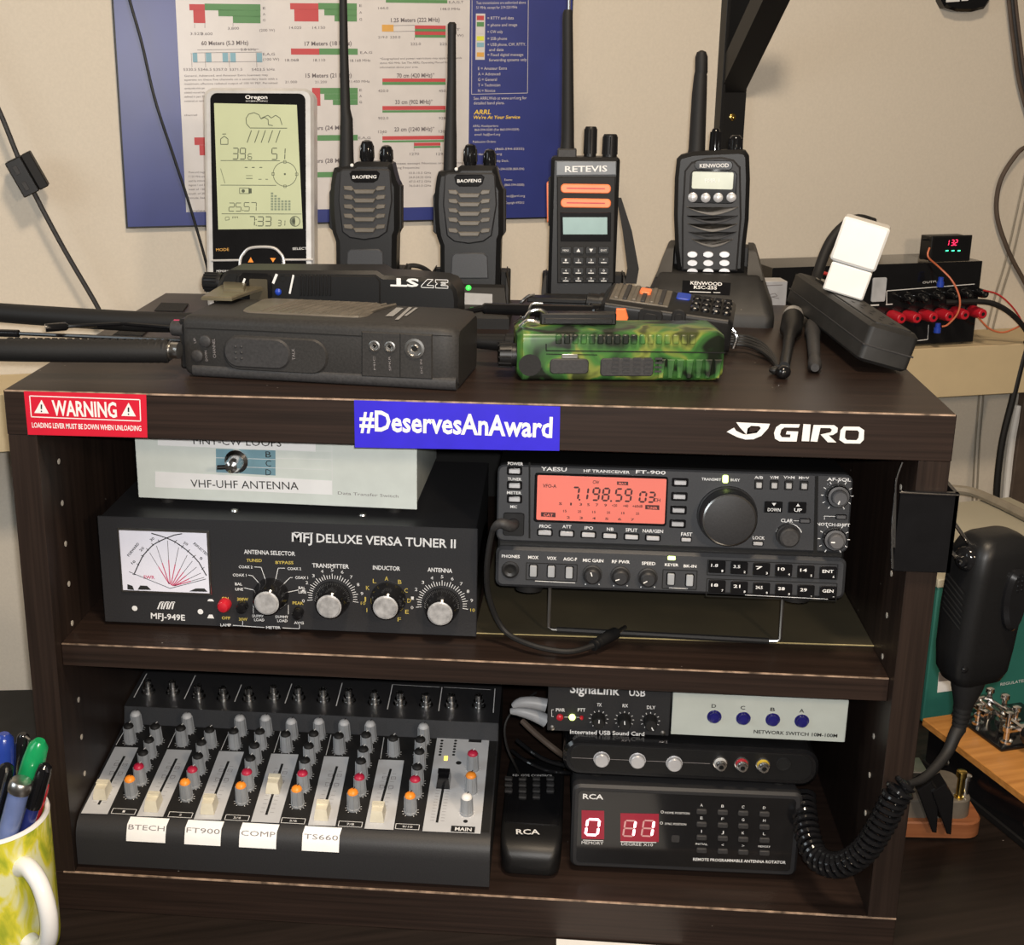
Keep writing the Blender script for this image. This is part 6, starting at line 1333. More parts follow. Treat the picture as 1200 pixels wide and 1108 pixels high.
for s_, xl, y, xr_, h, bo in (('60 Meters (5.3 MHz)', 236, 53, 291, 5, 1), ('17 Meters (18 MHz)', 357, 53.5, 412, 5, 1), ('15 Meters (21 MHz)', 358, 91, 412, 5, 1), ('12 Meters (24 MHz)', 350, 152.5, 408, 5, 1), ('10 Meters (28 MHz)', 350, 191, 408, 5, 1), ('1.25 Meters (222 MHz)', 458, 26, 515, 5, 1), ('70 cm (420 MHz)*', 465, 91, 509, 5, 1), ('33 cm (902 MHz)*', 463, 122, 507, 5, 1), ('23 cm (1240 MHz)*', 462, 154, 509, 5, 1),
    ('3.525', 223, 41, 237, 3.2, 0), ('3.600', 236, 41.2, 249, 3.2, 0), ('3.800', 267, 34.8, 280, 3.2, 0), ('(200 W)', 304, 37, 322, 3.2, 0), ('14.025', 339, 34, 353, 3.2, 0), ('14.150', 366, 34, 381, 3.2, 0), ('5330.5', 215, 83, 230, 3.2, 0), ('5346.5', 232, 83, 248, 3.2, 0), ('5357.0', 250, 83, 266, 3.2, 0), ('5371.5', 269, 83, 284, 3.2, 0), ('5403.5 kHz', 295, 83, 322, 3.2, 0), ('2.8 kHz', 282, 59.5, 300, 3, 0), ('E,A,G', 308, 65, 322, 3.2, 0), ('(100 W)', 308, 71, 327, 3.2, 0),
    ('18.068', 334, 72, 350, 3.2, 0), ('18.110', 367, 72, 381, 3.2, 0), ('18.168 MHz', 410, 72.5, 434, 3.2, 0), ('21.000', 334, 97.5, 348, 3, 0), ('21.200', 369, 97.5, 383, 3, 0), ('21.450 MHz', 408, 97, 433, 3, 0), ('E', 421, 8, 424, 3, 0), ('A', 421, 16, 424, 3, 0), ('G', 421, 24, 424, 3, 0), ('E', 421, 107, 424, 3, 0), ('A', 421, 114, 424, 3, 0), ('G', 421, 121, 424, 3, 0), ('E,A,G', 422, 63, 436, 3, 0), ('E,A,G', 420, 163, 434, 3, 0), ('E', 308, 11, 311, 3, 0), ('A', 308, 18, 311, 3, 0), ('G', 308, 25, 311, 3, 0),
    ('219.0', 443, 45, 454, 3, 0), ('220.0', 457, 45, 469, 3, 0), ('222.0', 481, 53, 493, 3.2, 0), ('225.0', 515, 53, 528, 3.2, 0), ('420.0', 443, 108, 455, 3.2, 0), ('450.0', 514, 108, 526, 3.2, 0), ('902.0', 443, 140, 455, 3.2, 0), ('928.0', 514, 140, 526, 3.2, 0), ('1240', 443, 156, 453, 3.2, 0), ('1300', 514, 155.5, 524, 3.2, 0), ('1270', 480, 182, 491, 3.2, 0), ('1295', 511, 182, 522, 3.2, 0), ('144.0', 443, 11, 455, 3, 0), ('148.0 MHz', 516, 12, 539, 3, 0), ('N,T', 526, 36, 539, 3, 0), ('(25 W)', 526, 43, 543, 3, 0), ('E,A,G,T', 526, 4, 543, 3, 0)):
    tt(b, s_, xl, y, xr_, y - (xr_ - xl) * .012, h, e=.8, bold=bool(bo))
for s_, xl, y, xr_, h in (('General, Advanced, and Amateur Extra licensees may', 216, 90, 314, 2.4), ('operate on these five channels on a secondary basis with a', 216, 94.7, 325, 2.4), ('maximum effective radiated output of 100 W PEP. Permitted', 216, 99.5, 325, 2.4), ('operating modes include upper', 216, 104.5, 240, 2.4), ('sideband voice and data', 216, 109.5, 240, 2.4), ('defined in part 97', 216, 114.5, 240, 2.4), ('centered on each', 216, 119.5, 239, 2.4), ('channel', 216, 136, 231, 2.4),
    ('*Geographical and power restrictions may apply to all bands', 445, 70, 541, 2.4), ('above 420 MHz. See The ARRL Operating Manual for', 445, 75, 525, 2.4), ('information about your area.', 445, 80, 490, 2.4), ('All licensees except Novices are authorized', 448, 193, 545, 2.6), ('the following frequencies:', 448, 198, 492, 2.6), ('10.0-10.5 GHz', 479, 204, 505, 2.6), ('24.0-24.25 GHz', 479, 209, 505, 2.6), ('47.0-47.2 GHz', 479, 214, 505, 2.6), ('76.0-81.0 GHz', 479, 219, 505, 2.6),
    ('Phone and image', 221, 203, 240, 2.4), ('7.125 MHz are', 221, 208, 240, 2.4), ('used by stations', 221, 213, 240, 2.4), ('regions 1 and 3', 221, 218, 240, 2.4), ('west of 130', 221, 223, 240, 2.4), ('south of 20', 221, 228, 240, 2.4), ('latitude. See', 221, 233, 240, 2.4), ('complete', 221, 248, 240, 2.4)):
    tt(b, s_, xl, y, xr_, y - (xr_ - xl) * .012, h, e=.8)
for pts in ([(227, 62), (307, 61)], [(227, 73), (307, 72)], [(231, 58.5), (303, 57.5)], [(461, 30), (486, 29.5)], [(461, 37), (486, 36.5)], [(448, 158), (448, 154)], [(485, 167), (485, 177)], [(516, 172), (516, 177)], [(485.5, 44), (485.5, 47)], [(224, 62), (225, 79)], [(240, 62), (241, 79)], [(268, 62), (269, 79)], [(300, 62), (301, 79)], [(228, 28), (228, 33)], [(240, 27), (240, 33)], [(273, 27), (273, 31)]): b.line(po.poly(pts), .35, .8)
po.part('chart_print', b, 'poster_print', wp)
b = B(); p0, p1 = po.px(557, 70), po.px(568.5, 16); b.quad(p0[0], p1[0], p0[1], p1[1], .5); lg = po.part('legend_patch', b, 'poster_white', sh)
for m_, y in (('bar_red', 21), ('bar_green', 28.5), ('poster_white', 37), ('bar_yellow', 45), ('bar_blue', 52.5), ('bar_orange', 64)):
    p0, p1 = po.px(558.5, y + 2.6), po.px(567, y - 2.6); b = B(); b.quad(p0[0], p1[0], p0[1], p1[1], .75); po.part('legend_swatch', b, m_, lg)
b = B()
for s_, xl, y, xr_, h in (('Test transmissions are authorized above', 558, 5, 616, 3.4), ('51 MHz, except for 219-220 MHz', 558, 10.5, 606, 3.4), ('= RTTY and data', 571, 23, 602, 3.6), ('= phone and image', 571, 31, 606, 3.6), ('= CW only', 571, 39, 589, 3.6), ('= SSB phone', 571, 47, 594, 3.6), ('= USB phone, CW, RTTY,', 571, 54, 616, 3.6), ('and data', 573, 60, 590, 3.6), ('= Fixed digital message', 571, 66, 613, 3.6), ('forwarding systems only', 573, 72, 617, 3.6),
    ('E = Amateur Extra', 560, 82, 594, 3.6), ('A = Advanced', 560, 88.5, 586, 3.6), ('G = General', 560, 95, 582, 3.6), ('T = Technician', 560, 101.5, 586, 3.6), ('N = Novice', 560, 108, 580, 3.6), ('See ARRLWeb at www.arrl.org for', 555, 117, 617, 3.6), ('detailed band plans.', 555, 122.5, 591, 3.6), ('ARRL Headquarters:', 554, 149, 584, 2.8), ('860-594-0200 (Fax 860-594-0259)', 556, 153.5, 608, 2.8), ('email: hq@arrl.org', 556, 159, 586, 2.8), ('Publication Orders:', 554, 167.5, 581, 2.8), ('(860-594-0355)', 580, 176, 614, 2.8), ('orders@arrl.org', 556, 182, 588, 2.8), ('Membership Desk:', 568, 190, 596, 2.8), ('860-594-0338 (860-594)', 580, 199.5, 614, 2.8), ('Exams:', 591, 212, 600, 2.8), ('(860-594-0300)', 591, 218, 614, 2.8), ('vec@arrl.org', 592, 231, 615, 2.8), ('Copyright 4/9/2012', 592, 239, 614, 2.8)):
    tt(b, s_, xl, y, xr_, y - (xr_ - xl) * .012, h, e=.55)
b.line(po.poly([(553, 0), (552.5, 110.5), (618, 109), (619, 0)]), .5, .5)
b.mi = 1; tt(b, 'ARRL', 555, 134, 575, 133.7, 5.5, e=.55, bold=True, shear=.2); tt(b, "We're At Your Service", 554, 139.5, 609, 139, 4, e=.55, bold=True, shear=.2)
po.part('side_print', b, ['poster_white', 'poster_yellow'], sh)

# ---- shelf bracket on the wall
o = wallpt(836, 155, 0)
br = T('shelf_bracket', 'black steel shelf bracket with a diagonal brace screwed to the wall', 'shelf bracket', tuple(o), (0, 0, TH))
x1 = br.px(869, 150)[0]
b = B(); b.box(0, x1, -7, 0, -60, 330, .8); b.box(0, 4, -16, -6, -60, 330, .5); br.part('wall_bar', b, 'black')
s_ = br.px(856, 92); sx, sz = s_
b = B(); w2 = 15
b.rings([[(sx - w2, -6 - t * 102, sz - 16 + t * 105), (sx + w2, -6 - t * 102, sz - 16 + t * 105), (sx + w2, -6 - t * 102, sz + 16 + t * 105), (sx - w2, -6 - t * 102, sz + 16 + t * 105)][::-1] for t in (0, 1)]); br.part('brace', b, 'black')
c = br.px(855, 137); b = B(); b.lathe((c[0], -7, c[1]), (0, -1, 0), [(0, 4), (1, 3.8), (1.8, 2.4), (1.9, 1.2), (1.2, .1)], 14); br.part('screw', b, 'brass', None, 'brass screw')

# ---- wall leads
wl3 = lambda pts, off: [wallpt(x, y, off) for x, y in pts]
cable('ferrite_cable', 'dark cable with a clip-on ferrite block crossing the wall at the left', wl3([(-230, -330), (-110, -90), (-25, 82), (0, 132), (22, 186), (42, 230), (75, 292), (110, 352), (120, 372), (130, 395), (150, 440)], 22), 2.6, 'graphite', 6)
fa, fb = wallpt(20, 184, 22), wallpt(43, 224, 22)
fx = (fb - fa).normalized()
fe = T('ferrite_choke', 'black clip-on ferrite block on the dark cable at the left wall', 'ferrite choke', tuple((fa + fb) / 2), (0, 0, TH))
Lf = (fb - fa).length / 2
loc_a = fe.loc3(fa); ang = math.degrees(math.atan2(loc_a.x, loc_a.z))
FR = TR(0, 0, 0, 0, ang, 0)
b = B(FR); b.box(-12.5, 4, -13, 9, -Lf, Lf, 1.2); fe.part('half_shell', b, 'black'); b = B(FR); b.box(4.4, 14, -12, 9, -Lf, Lf, 1.2); fe.part('half_shell', b, 'black_soft')
for z in (-8.5, 8.5):
    b = B(FR); b.box(-8, -3.5, -13.6, -12.6, z - 5, z + 4, .4); fe.part('latch', b, 'graphite')
cable('sensor_cable', 'thin black cable crossing the chart down to the weather station', wl3([(120, -330), (138, -130), (148, -20), (153, 4), (166, 50), (182, 118), (204, 185), (222, 240), (240, 302), (246, 330)], 12), 1.5, 'black', 6)
def strands(name, label, paths, r, ms):
    t = T(name, label, 'cable', tuple(paths[0][-1]))
    for p, m_ in zip(paths, ms): b = B(); b.tube([t.loc3(v) for v in p], r, 8, 5); t.part('strand', b, m_)
strands('double_cord', 'thin gray double cord on the wall at the far right', [wl3([(1260 + k * 7, -60), (1225 + k * 7, 100), (1199 + k * 7, 215), (1180 + k * 7, 300), (1164 + k * 7, 355), (1149 + k * 6, 425)], 3) + wl3([(1147 + k * 5, 470), (1143 + k * 5, 520), (1139 + k * 5, 600)], 3) for k in (0, 1)], 1.2, ('hose', 'hose'))
cable('brown_cable', 'dark brown cable looping on the wall at the upper right edge', wl3([(1245, 178), (1205, 172), (1186, 188), (1171, 216), (1168, 250), (1178, 285), (1195, 320), (1225, 365), (1290, 410)], 8), 2.8, 'brown_panel', 6)
strands('hanging_cables', 'bundle of dark cables hanging at the top right corner', [wl3([(1178 + k * 4, -150), (1180 + k * 4, -30), (1182 + k * 4, 0), (1187 + k * 4, 45), (1194 + k * 4, 95), (1206 + k * 4, 140), (1212 + k * 4, 158)], 8) for k in (0, 1, 2)], 2.2, ('brown_panel', 'graphite', 'brown_panel'))
lw = lambda pts, off: [gp(x, y, 424 - off, TH) for x, y in pts]
cable('black_cable', 'black cable hanging over the ledge at the right edge', lw([(1204, 400), (1197, 425), (1186, 470), (1175, 515), (1169, 560), (1167, 600)], 2), 4.2, 'black_soft', 6)
cable('white_cable', 'white cable beside the brown panel under the ledge', wl3([(1194, 475), (1187, 510), (1182, 550), (1178, 600)], 20), 4.5, 'white', 5)
o = wallpt(1181, 600, 0); bp = T('leaning_board', 'brown board standing behind the cables at the far right', 'board', (gp(1181, 600, 480, TH).x, gp(1181, 600, 480, TH).y, DESK), (0, 0, TH))
b = B(); b.box(2, 120, 0, 12, 0, bp.px(1190, 448)[1], 1); bp.part('board', b, 'brown_panel')
o = wallpt(1124, 6, 0); bd = T('wall_gadget', 'dark rounded gadget with pale lettering cut off by the top edge', 'gadget', tuple(o), (0, 0, TH))
hw = bd.px(1152, 6)[0]; b = B(); b.prism(ccw([(-hw, 40), (-hw, 4), (-hw * .8, -4), (-hw * .3, -7.5), (hw * .3, -7.5), (hw * .8, -4), (hw, 4), (hw, 40)]), -14, 0, 3); bd.part('case', b, 'black_gloss')
b = B(); b.line(bd.poly([(1100, 1.5), (1116, .5)]), 3.2, 14.4); b.line(bd.poly([(1118, .3), (1126, -.2)]), 2.6, 14.4); bd.part('lettering', b, 'print')

# ---- right of the cabinet: boxes, keys, hand microphone
gx = gz(1084, 850, DESK)
gb = T('instrument_box', 'green fronted box with a cream lid standing on the desk right of the cabinet', 'instrument box', (gx.x - 3, gx.y, DESK), (0, 0, 21))
gh = gb.px(1099, 688)[1]
b = B(); b.box(0, 230, 0, 190, 3, gh - 1, 1.5); gb.part('case', b, 'teal_box'); b = B(); b.box(-2, 232, -1.5, 192, gh - 1, gh + 8, 1.2); gb.part('lid', b, 'cream')
for x in (12, 218):
    for y in (12, 178): b = B(); b.cyl((x, y, 0), (x, y, 3.2), 7); gb.part('foot', b, 'rubber')
q = gb.poly([(1098, 812), (1121, 809), (1122, 786), (1100, 788)]); b = B(); b.fill(q, .3); lb = gb.part('data_label', b, 'label_white'); q = gb.poly([(1099.5, 799), (1122, 796.5), (1122, 786), (1100, 788)]); b = B(); b.fill(q, .45); gb.part('label_band', b, 'print_gray', lb)
b = B(); gb.text(b, 'REGULATED', 1172, 804, 1203, 799, 3.4); gb.fill if False else None; b.quad(*[gb.px(1113, 707)[0], gb.px(1119, 707)[0], gb.px(1116, 708)[1], gb.px(1116, 704)[1]]); b.quad(*[gb.px(1111, 721)[0], gb.px(1117, 721)[0], gb.px(1114, 722)[1], gb.px(1114, 718)[1]]); gb.part('lettering', b, 'print')
zl = DESK + gh + 8
hp = [gz(x, y, zl + 6) for x, y in ((1100, 573), (1118, 574), (1140, 577), (1165, 587), (1190, 599), (1215, 612))]
cable('gray_hose', 'thick beige-gray hose lying across the cream lid of the green box', [(hp[0].x - 8, hp[0].y + 4, zl + 6)] + [tuple(v) for v in hp], 5.6, 'hose', 5)

# telegraph key on an oak board
kz = -365.0
k0 = gz(1081, 842, kz)
tk = T('telegraph_key', 'nickel telegraph key mechanism on an orange oak board right of the cabinet', 'telegraph key', (k0.x, k0.y, DESK), (0, 0, -69))
kh = kz - DESK    # local x runs toward the viewer, y to the right-back
b = B(); b.box(0, 142, 0, 110, kh - 7.5, kh, 1); tk.part('board', b, 'oak')
b = B(); b.box(0, 150, 8, 112, 6, kh - 7.5, 1.5); tk.part('base_block', b, 'black_gloss')
b = B(); b.box(-2, 154, 6, 116, 0, 7, 1.2); tk.part('plinth', b, 'black')
for x in (30, 138): b = B(); b.lathe((x, 8.2, 22), (0, -1, 0), [(0, 4), (1.4, 3.4), (2.2, 1.2)], 12); tk.part('bolt', b, 'chrome')
b = B(); b.box(2, 73, 29, 106, kh, kh + 3, .8); tk.part('base_plate', b, 'black_gloss')
kp3 = lambda x, y, z: tk.loc3(gz(x, y, z))
Z0 = kh + 3
for (x, y, h, r) in ((12, 38, 24, 4.4), (13, 60, 22, 4.4), (28, 38, 16, 4), (31, 62, 24, 4.4), (64, 40, 26, 4.2), (65, 66, 22, 4.4), (47, 62, 20, 4.6)):
    b = B(); b.lathe((x, y, Z0), (0, 0, 1), [(0, r + 1.8), (3, r + 1.5), (3.2, r * .72), (h * .45, r * .6), (h * .46, r), (h * .62, r), (h * .63, r * .55), (h, r * .5), (h + .2, r * .9), (h + 4, r * .85), (h + 5, r * .3)], 16); tk.part('post', b, 'chrome')
b = B(); b.box(6, 76, 47, 52, Z0 + 13, Z0 + 18, 1); b.box(9, 16, 36, 62, Z0 + 11, Z0 + 19, 1.2); b.box(60, 68, 38, 68, Z0 + 11, Z0 + 16, 1); tk.part('lever', b, 'chrome')
b = B(); b.tube([(50 + 4.4 * math.cos(k * .9), 49.5 + 4.4 * math.sin(k * .9), Z0 + 1 + k * .33) for k in range(48)], .9, 6); tk.part('spring', b, 'steel')
b = B(); b.lathe((76, 49.5, Z0 + 16), (1, 0, 0), [(0, 4), (3, 9), (6, 10), (9, 8), (10, 3)], 18); tk.part('finger_knob', b, 'black_gloss')
for y in (38, 60): b = B(); b.cyl((12, y, Z0 + 15), (36, y, Z0 + 15), 2, n=10); b.lathe((36, y, Z0 + 15), (1, 0, 0), [(0, 4.6), (4, 4.6), (4.6, 3)], 14); tk.part('adjusting_screw', b, 'chrome')

# iambic paddle on a cherry base
pz = DESK
p0, p1 = gz(1062, 986, pz), gz(1141, 985, pz)
pd = T('morse_paddle', 'morse paddle with two black finger plates on a round-cornered cherry wood base', 'morse paddle', (652, 158, DESK), (0, 0, 3))
pw = 102
b = B(); R3 = lambda x0, x1, y0, y1, z, r: [(x, y, z) for x, y in rrect(x0, x1, y0, y1, r, 5)]
b.rings([R3(0, pw, 0, 66, 2, 16), R3(0, pw, 0, 66, 15, 16), R3(1.2, pw - 1.2, 1.2, 64.8, 16.5, 15)]); pd.part('base', b, 'cherry')
for x in (14, 88):
    for y in (14, 52): b = B(); b.cyl((x, y, 0), (x, y, 2.2), 5); pd.part('foot', b, 'rubber')
b = B(); b.rings([R3(6, pw - 9, 7, 60, 16.5, 12), R3(6, pw - 9, 7, 60, 32, 12), R3(7, pw - 10, 8, 59, 33, 11)]); pd.part('weight_block', b, 'bronze_gray')
b = B(); b.box(20, 60, 30, 56, 33, 47, 1); pd.part('yoke', b, 'steel')
pl_ = [pd.px(*p, TR(0, -6, 0)) for p in ((1073, 924), (1090, 914), (1099, 930), (1096, 974), (1091, 973))]
for k, dx in enumerate((0, 11.5)):
    b = B(TR(dx, -6 - k * 2, 0)); b.prism(ccw([(x, max(z, 4)) for x, z in pl_]), -4, 14, .8); pd.part('finger_plate', b, 'black_gloss', None, None)
c = pd.px(1123, 938, TR(0, 14, 0)); b = B(); b.lathe((c[0], 14, 33), (0, 0, 1), [(0, 4), (1.5, 4), (1.6, 2.8), (20, 2.8), (20.2, 4.4), (25, 4.4), (26, 3)], 14); pd.part('terminal_post', b, 'brass', None, 'brass terminal post')
b = B(); b.lathe((c[0] + 7, 20, 33), (0, 0, 1), [(0, 3), (14, 3), (14.2, 4.4), (18, 4.4), (19, 2)], 12); pd.part('adjusting_screw', b, 'chrome')

# microphone hanger clipped on the cabinet edge
h0, h1 = gy(1046, 600, -4), gy(1112, 672, -4); zt_ = gy(1080, 577, -4).z
hg = T('microphone_hanger', 'black clip over the right cabinet edge with a chrome wire hook', 'hanger', (628, -4, h1.z), (0, 0, 0))
hz = zt_ - h1.z; xl, xr = h0.x - 628, 646.5 - 628
b = B(); b.box(xl + 4, xr, 0, 3.4, 0, hz, .5); b.box(xr - 3, xr, 0, 60, 0, hz, .5); hg.part('clip_plate', b, 'black_gloss')
b = B(); b.tube([(xl + 1, 1, hz - 1), (xl + 1.5, 1, hz * .5), (xl + 4, 0, 2)], .9, 6, 4); b.tube([(xl + 3, .6, hz + 20), (xl + .5, .6, hz + 8), (xl + 1.5, .6, hz - 8), (xl + 4, .4, hz * .3)], .7, 6, 4); b.tube([(xl + 3, -.5, hz - .5), (xr, -.5, hz - 1.2)], .5, 6); hg.part('wire_edge', b, 'chrome')
ha, hb = hg.loc3(gy(1114, 607, 12)), hg.loc3(gy(1135, 637, 12)); hc, hd = hg.loc3(gy(1110, 641, 8)), hg.loc3(gy(1123, 655, 8))
b = B(); b.tube([(xr - 1, ha.y, ha.z), tuple(ha), tuple(hb), (hb.x + 6, hb.y + 3, hb.z - 2)], 1.4, 8); b.tube([(xr - 1, hc.y, hc.z + 1), tuple(hc), tuple(hd), (hd.x + 5, hd.y + 2, hd.z - 1)], 1.4, 8); hg.part('hook', b, 'chrome')

# hand microphone
m0, m1 = gy(1138, 798, 20), gy(1156, 622, 20)
mc = T('hand_microphone', 'black hand microphone hanging by the chrome hook right of the cabinet', 'microphone', (m0.x + 1, 20, m0.z), (0, math.degrees(math.atan2(m1.x - m0.x, m1.z - m0.z)), 24))
ML = (m1 - m0).length
b = B(); rg = []
for f, xa, xb, ya, yb, r in ((0, -14, 12, -8, 10, 6), (.03, -20, 17, -13, 14, 8), (.1, -23.5, 20, -16, 17, 9), (.25, -24.5, 22, -17, 18, 9), (.5, -23, 24.5, -18, 19, 9), (.75, -20.5, 27, -19, 19, 9), (.88, -19, 27.5, -19, 18, 9), (.95, -16, 25, -17, 15, 9), (.985, -12, 20, -13, 11, 8), (1, -7, 14, -8, 6, 5)):
    rg.append([(x, y, f * ML) for x, y in rrect(xa, xb, ya, yb, r, 5)])
b.rings(rg); mc.part('body', b, 'black')
PTF = TR(0, -18.5, 0); c = mc.px(1187, 702, PTF); b = B(PTF)
b.prism([(c[0] + 9.5 * math.cos(2 * math.pi * k / 24) + 0, c[1] + 23 * math.sin(2 * math.pi * k / 24)) for k in range(24)], -5, 3, 2.5)
for i in range(3):
    for j in range(4): b.ball((c[0] - 1.5 + i * 3.4, -5, c[1] + 8 + j * 3.2), 1.0, .7, 1.0, 8)
mc.part('talk_key', b, 'black_gloss')
b = B()
GF = Matrix.Translation((-22.5, 0, 0)) @ Matrix(((0, -1, 0, 0), (1, 0, 0, 0), (0, 0, 1, 0), (0, 0, 0, 1))) @ TR()
GF = Matrix.Translation((-23.2, 0, 0)) @ Matrix(((0, 1, 0, 0), (-1, 0, 0, 0), (0, 0, 1, 0), (0, 0, 0, 1)))
for i in range(7):
    b = B(GF); z = ML * .5 + i * 4.4; b.line([(-10, z), (9, z - 9)], 1.3, .2 + (.35 * i) - .8 if False else .5); mc.part('speaker_slot', b, 'black_void')
b = B(); nb = mc.loc3(gy(1122, 657, 6)); b.lathe((-17.5, nb.y, nb.z), (-1, -.35, 0), [(0, 9), (2, 9), (4, 8), (6, 5), (6.2, 4), (9, 3.4), (9.5, 1)], 18); b.mi = 1; b.lathe((-17.5 - 8.6, nb.y - 3.0, nb.z), (-1, -.35, 0), [(0, 1.8), (1.2, 1.4), (1.5, .3)], 10); mc.part('hang_button', b, ['black_gloss', 'chrome'])
for f, x in ((.17, -22), (.2, -10)): b = B(); b.ball((-21 if f == .17 else -12, -14.5, f * ML), 2.6, 2, 2.6, 10); mc.part('screw', b, 'black_gloss')
b = B(); b.lathe((-4, 0, 3), (-.08, 0, -1), [(0, 12), (8, 10.5), (16, 8), (22, 6.5)], 16)
for k in range(5): b.lathe((-4 - .09 * (22 + k * 4), 0, 3 - 22 - k * 4), (-.08, 0, -1), [(0, 6.6 - k * .4), (2.4, 6.6 - k * .4), (2.6, 5.4 - k * .4), (4, 5.4 - k * .4)], 14)
mc.part('strain_relief', b, 'rubber')
ce = mc.M @ Vector((-7.5, 0, -36))
tail = [ce, gy(1119, 862, 14), gy(1110, 882, 8), gy(1096, 900, -2), gy(1080, 914, -12), gy(1064, 919, -19)]
b = B(); b.tube(tail, [5.2, 4.6, 4, 3.6, 3, 2.4], 10, 6); 
b.v = [tuple(mc.loc3(v)) for v in b.v]; mc.part('cord', b, 'rubber')
path = spl([gy(1064, 919, -19.5), gy(1052, 930, -20), gy(1034, 965, -19), gy(1012, 998, -16), gy(985, 1014, -8), gy(960, 1008, 6), gy(948, 985, 22), gy(943, 955, 40), gy(941, 930, 58)], 14)
coil = []; N = len(path); turns = 31
acc = [0]
for i in range(1, N): acc.append(acc[-1] + (path[i] - path[i - 1]).length)
for k in range(turns * 12 + 1):
    s = acc[-1] * k / (turns * 12); i = 0
    while i < N - 2 and acc[i + 1] < s: i += 1
    f = (s - acc[i]) / max(acc[i + 1] - acc[i], 1e-6); p = path[i].lerp(path[i + 1], f); t = (path[min(i + 2, N - 1)] - path[max(i - 1, 0)]).normalized()
    u = t.cross(Vector((0, 1, 0))).normalized(); w_ = t.cross(u); a = 2 * math.pi * k / 12; R_c = 8.0 if k > 12 else 5 + 3.0 * k / 12
    coil.append(p + (u * math.cos(a) + w_ * math.sin(a)) * R_c)
b = B(); b.tube([mc.loc3(v) for v in coil], 2.0, 7); mc.part('coiled_cord', b, 'black_gloss')
# ------------------------------------------------------------------ mug with pens, dark box, paper
MX, MY, MR = -18.5, -50.0, 42.5
rz_ = gy(54, 956, MY).z; mh = rz_ - DESK
mug = T('mug', 'yellow and white glazed mug full of pens in front of the cabinet', 'mug', (MX, MY, DESK))
b = B(); b.lathe((0, 0, 0), (0, 0, 1), [(0, MR - 6), (1.5, MR - 3), (6, MR - .6), (12, MR), (mh - 4, MR), (mh - 1, MR - .4), (mh, MR - 1.4), (mh - .2, MR - 2.8), (mh - 3, MR - 3.6), (8, MR - 4), (6, MR - 8), (6, 1)], 48, cap=True); mug.part('body', b, 'mug_glaze')
b = B(); b.lathe((0, 0, mh - .3), (0, 0, 1), [(-1.6, MR + .25), (.2, MR - .6), (.5, MR - 1.6), (.1, MR - 3), (-2, MR - 3.7)], 48, cap=False); mug.part('rim', b, 'white_gloss')
az = rad(-38); dx, dy = math.cos(az), math.sin(az)
hpts = [(MR - 2, mh - 26), (MR + 10, mh - 22), (MR + 24, mh - 30), (MR + 31, mh - 50), (MR + 27, mh - 72), (MR + 13, mh - 86), (MR - 2, mh - 88)]
b = B(); b.tube([(r * dx, r * dy, z) for r, z in hpts], [7.5, 6.6, 6.3, 6.3, 6.3, 6.6, 7.5], 14, 6); mug.part('handle', b, 'white_gloss', None, 'white handle')
def pen(name, label, cat, top, bot, r, m, capf=.3, capm=None, clip=None, tipm=None, grp=None):
    """top, bot = points in room mm; pen stands in the mug leaning on its rim"""
    a, c = Vector(bot), Vector(top); t = T(name, label, cat, tuple(a)); d = c - a
    b = B(); b.lathe((0, 0, 0), d, [(0, .8), (.06, r * .75), (.09, r), (1 - capf, r)], 16, rel=True); t.part('barrel', b, m)
    b = B(); b.lathe(d * (1 - capf), d, [(0, r * 1.12), (.02, r * 1.18), (capf * .8, r * 1.12), (capf * .95, r * .95), (capf, r * .5)], 18, rel=True); t.part('cap', b, capm or m)
    if clip:
        s = Vector((clip[0], clip[1], 0)).normalized() * (r * 1.45); b = B(); b.tube([d * .99 + s * .5, d * .985 + s, d * .86 + s, d * .8 + s * .8], 1.1, 6); t.part('clip', b, clip[2])
fl = DESK + 8
BT2 = lambda x, y: (MX + x, MY + y, fl)
pen('pen', 'dark blue capped pen at the far left of the mug', 'pen', gy(5, 860, -22), BT2(-8.9, 18.2), 7.0, 'pen_blue', .42, 'pen_blue')
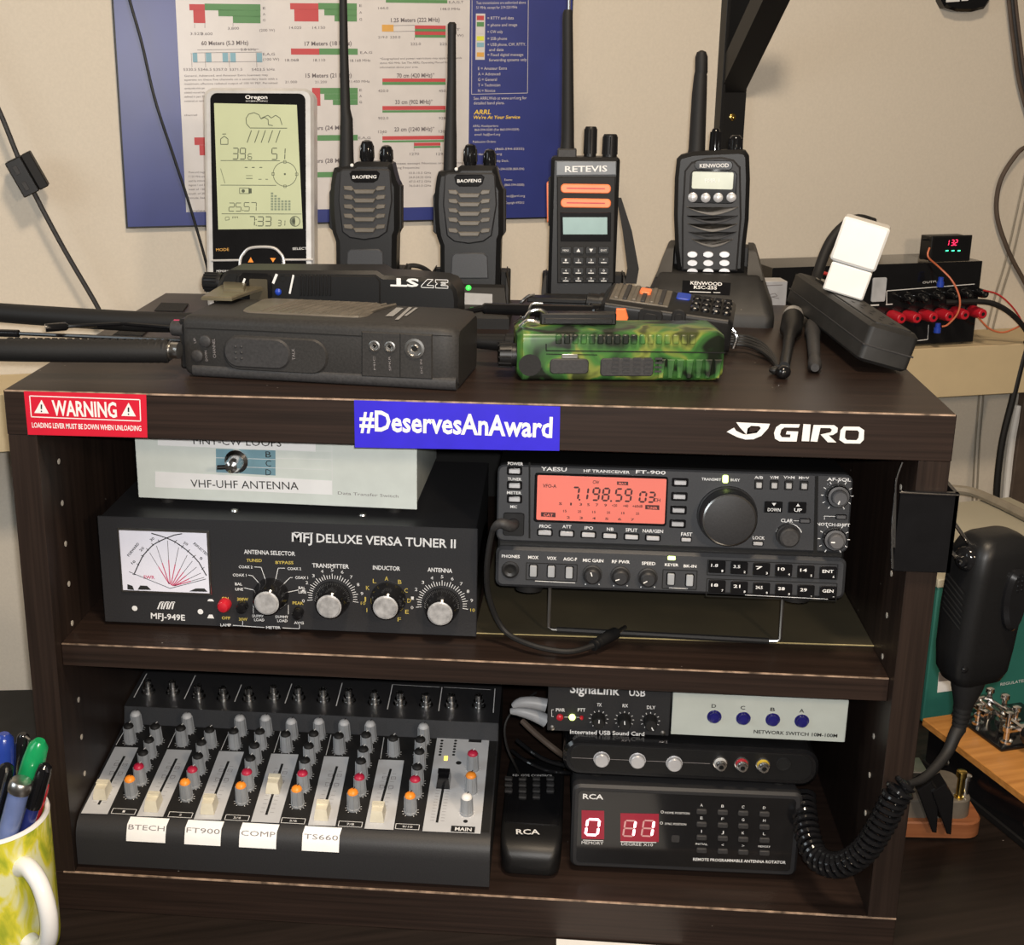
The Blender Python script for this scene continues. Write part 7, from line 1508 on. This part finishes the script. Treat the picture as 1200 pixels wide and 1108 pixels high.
pen('pen', 'slim black pen standing upright behind the green marker', 'pen', gy(27, 860, -36.3), BT2(3.7, 31.1), 4.6, 'black_gloss', .3, 'black_gloss', (1, -.6, 'steel'))
pen('marker', 'green capped marker leaning right in the mug', 'marker', gy(47, 868, -45.4), BT2(-16.6, .7), 7.4, 'pen_green', .5, 'pen_green')
pen('pen', 'navy ballpoint pen with a black clip leaning far right in the mug', 'pen', gy(54, 896, -56.1), BT2(-4.5, -13.2), 4.9, 'pen_navy', .22, 'black_gloss', (.6, -1, 'black_gloss'))
pen('pen', 'thick translucent blue pen at the front of the mug', 'pen', gy(26, 914, -67.4), BT2(-10.5, -26.4), 7.2, 'pen_clear', .06, 'steel')
pen('pen', 'red pen low against the right rim of the mug', 'pen', gy(53, 918, -36.3), BT2(-3, 4.2), 3.4, 'pen_red', .2, 'pen_red')
pen('pen', 'black pen with a steel clip at the left front of the mug', 'pen', gy(9, 896, -59.7), BT2(-27, -12.4), 5, 'black_gloss', .25, 'black_gloss', (.4, -1, 'steel'))
db = gy(22, 884, 40)
dk = T('desk_organizer', 'dark gray box standing on the desk behind the mug', 'box', (-8, 70, DESK), (0, 0, 8))
zt_ = dk.px(10, 876)[1]
b = B(); b.box(-150, -4, 0, 90, 0, zt_, 1.5); dk.part('tray', b, 'charcoal'); b = B(); b.box(-152, -14, -2, 92, zt_ - .2, zt_ + 5, 1.5); dk.part('lid', b, 'black_dust')
q = [gz(652, 1101.5, DESK), gz(800, 1109, DESK)]
b = B(); b.add([(q[0].x, q[0].y, DESK + .2), (q[1].x, q[1].y - 2, DESK + .2), (q[1].x, q[1].y - 150, DESK + .2), (q[0].x, q[0].y - 150, DESK + .2), (q[0].x, q[0].y, DESK + .6), (q[1].x, q[1].y - 2, DESK + .6), (q[1].x, q[1].y - 150, DESK + .6), (q[0].x, q[0].y - 150, DESK + .6)], [(0, 1, 2, 3), (7, 6, 5, 4), (0, 4, 5, 1), (1, 5, 6, 2), (2, 6, 7, 3), (3, 7, 4, 0)])
one('paper_sheet', 'sheet of white paper on the desk just in front of the cabinet', 'paper', b, 'white', tuple(q[0]))
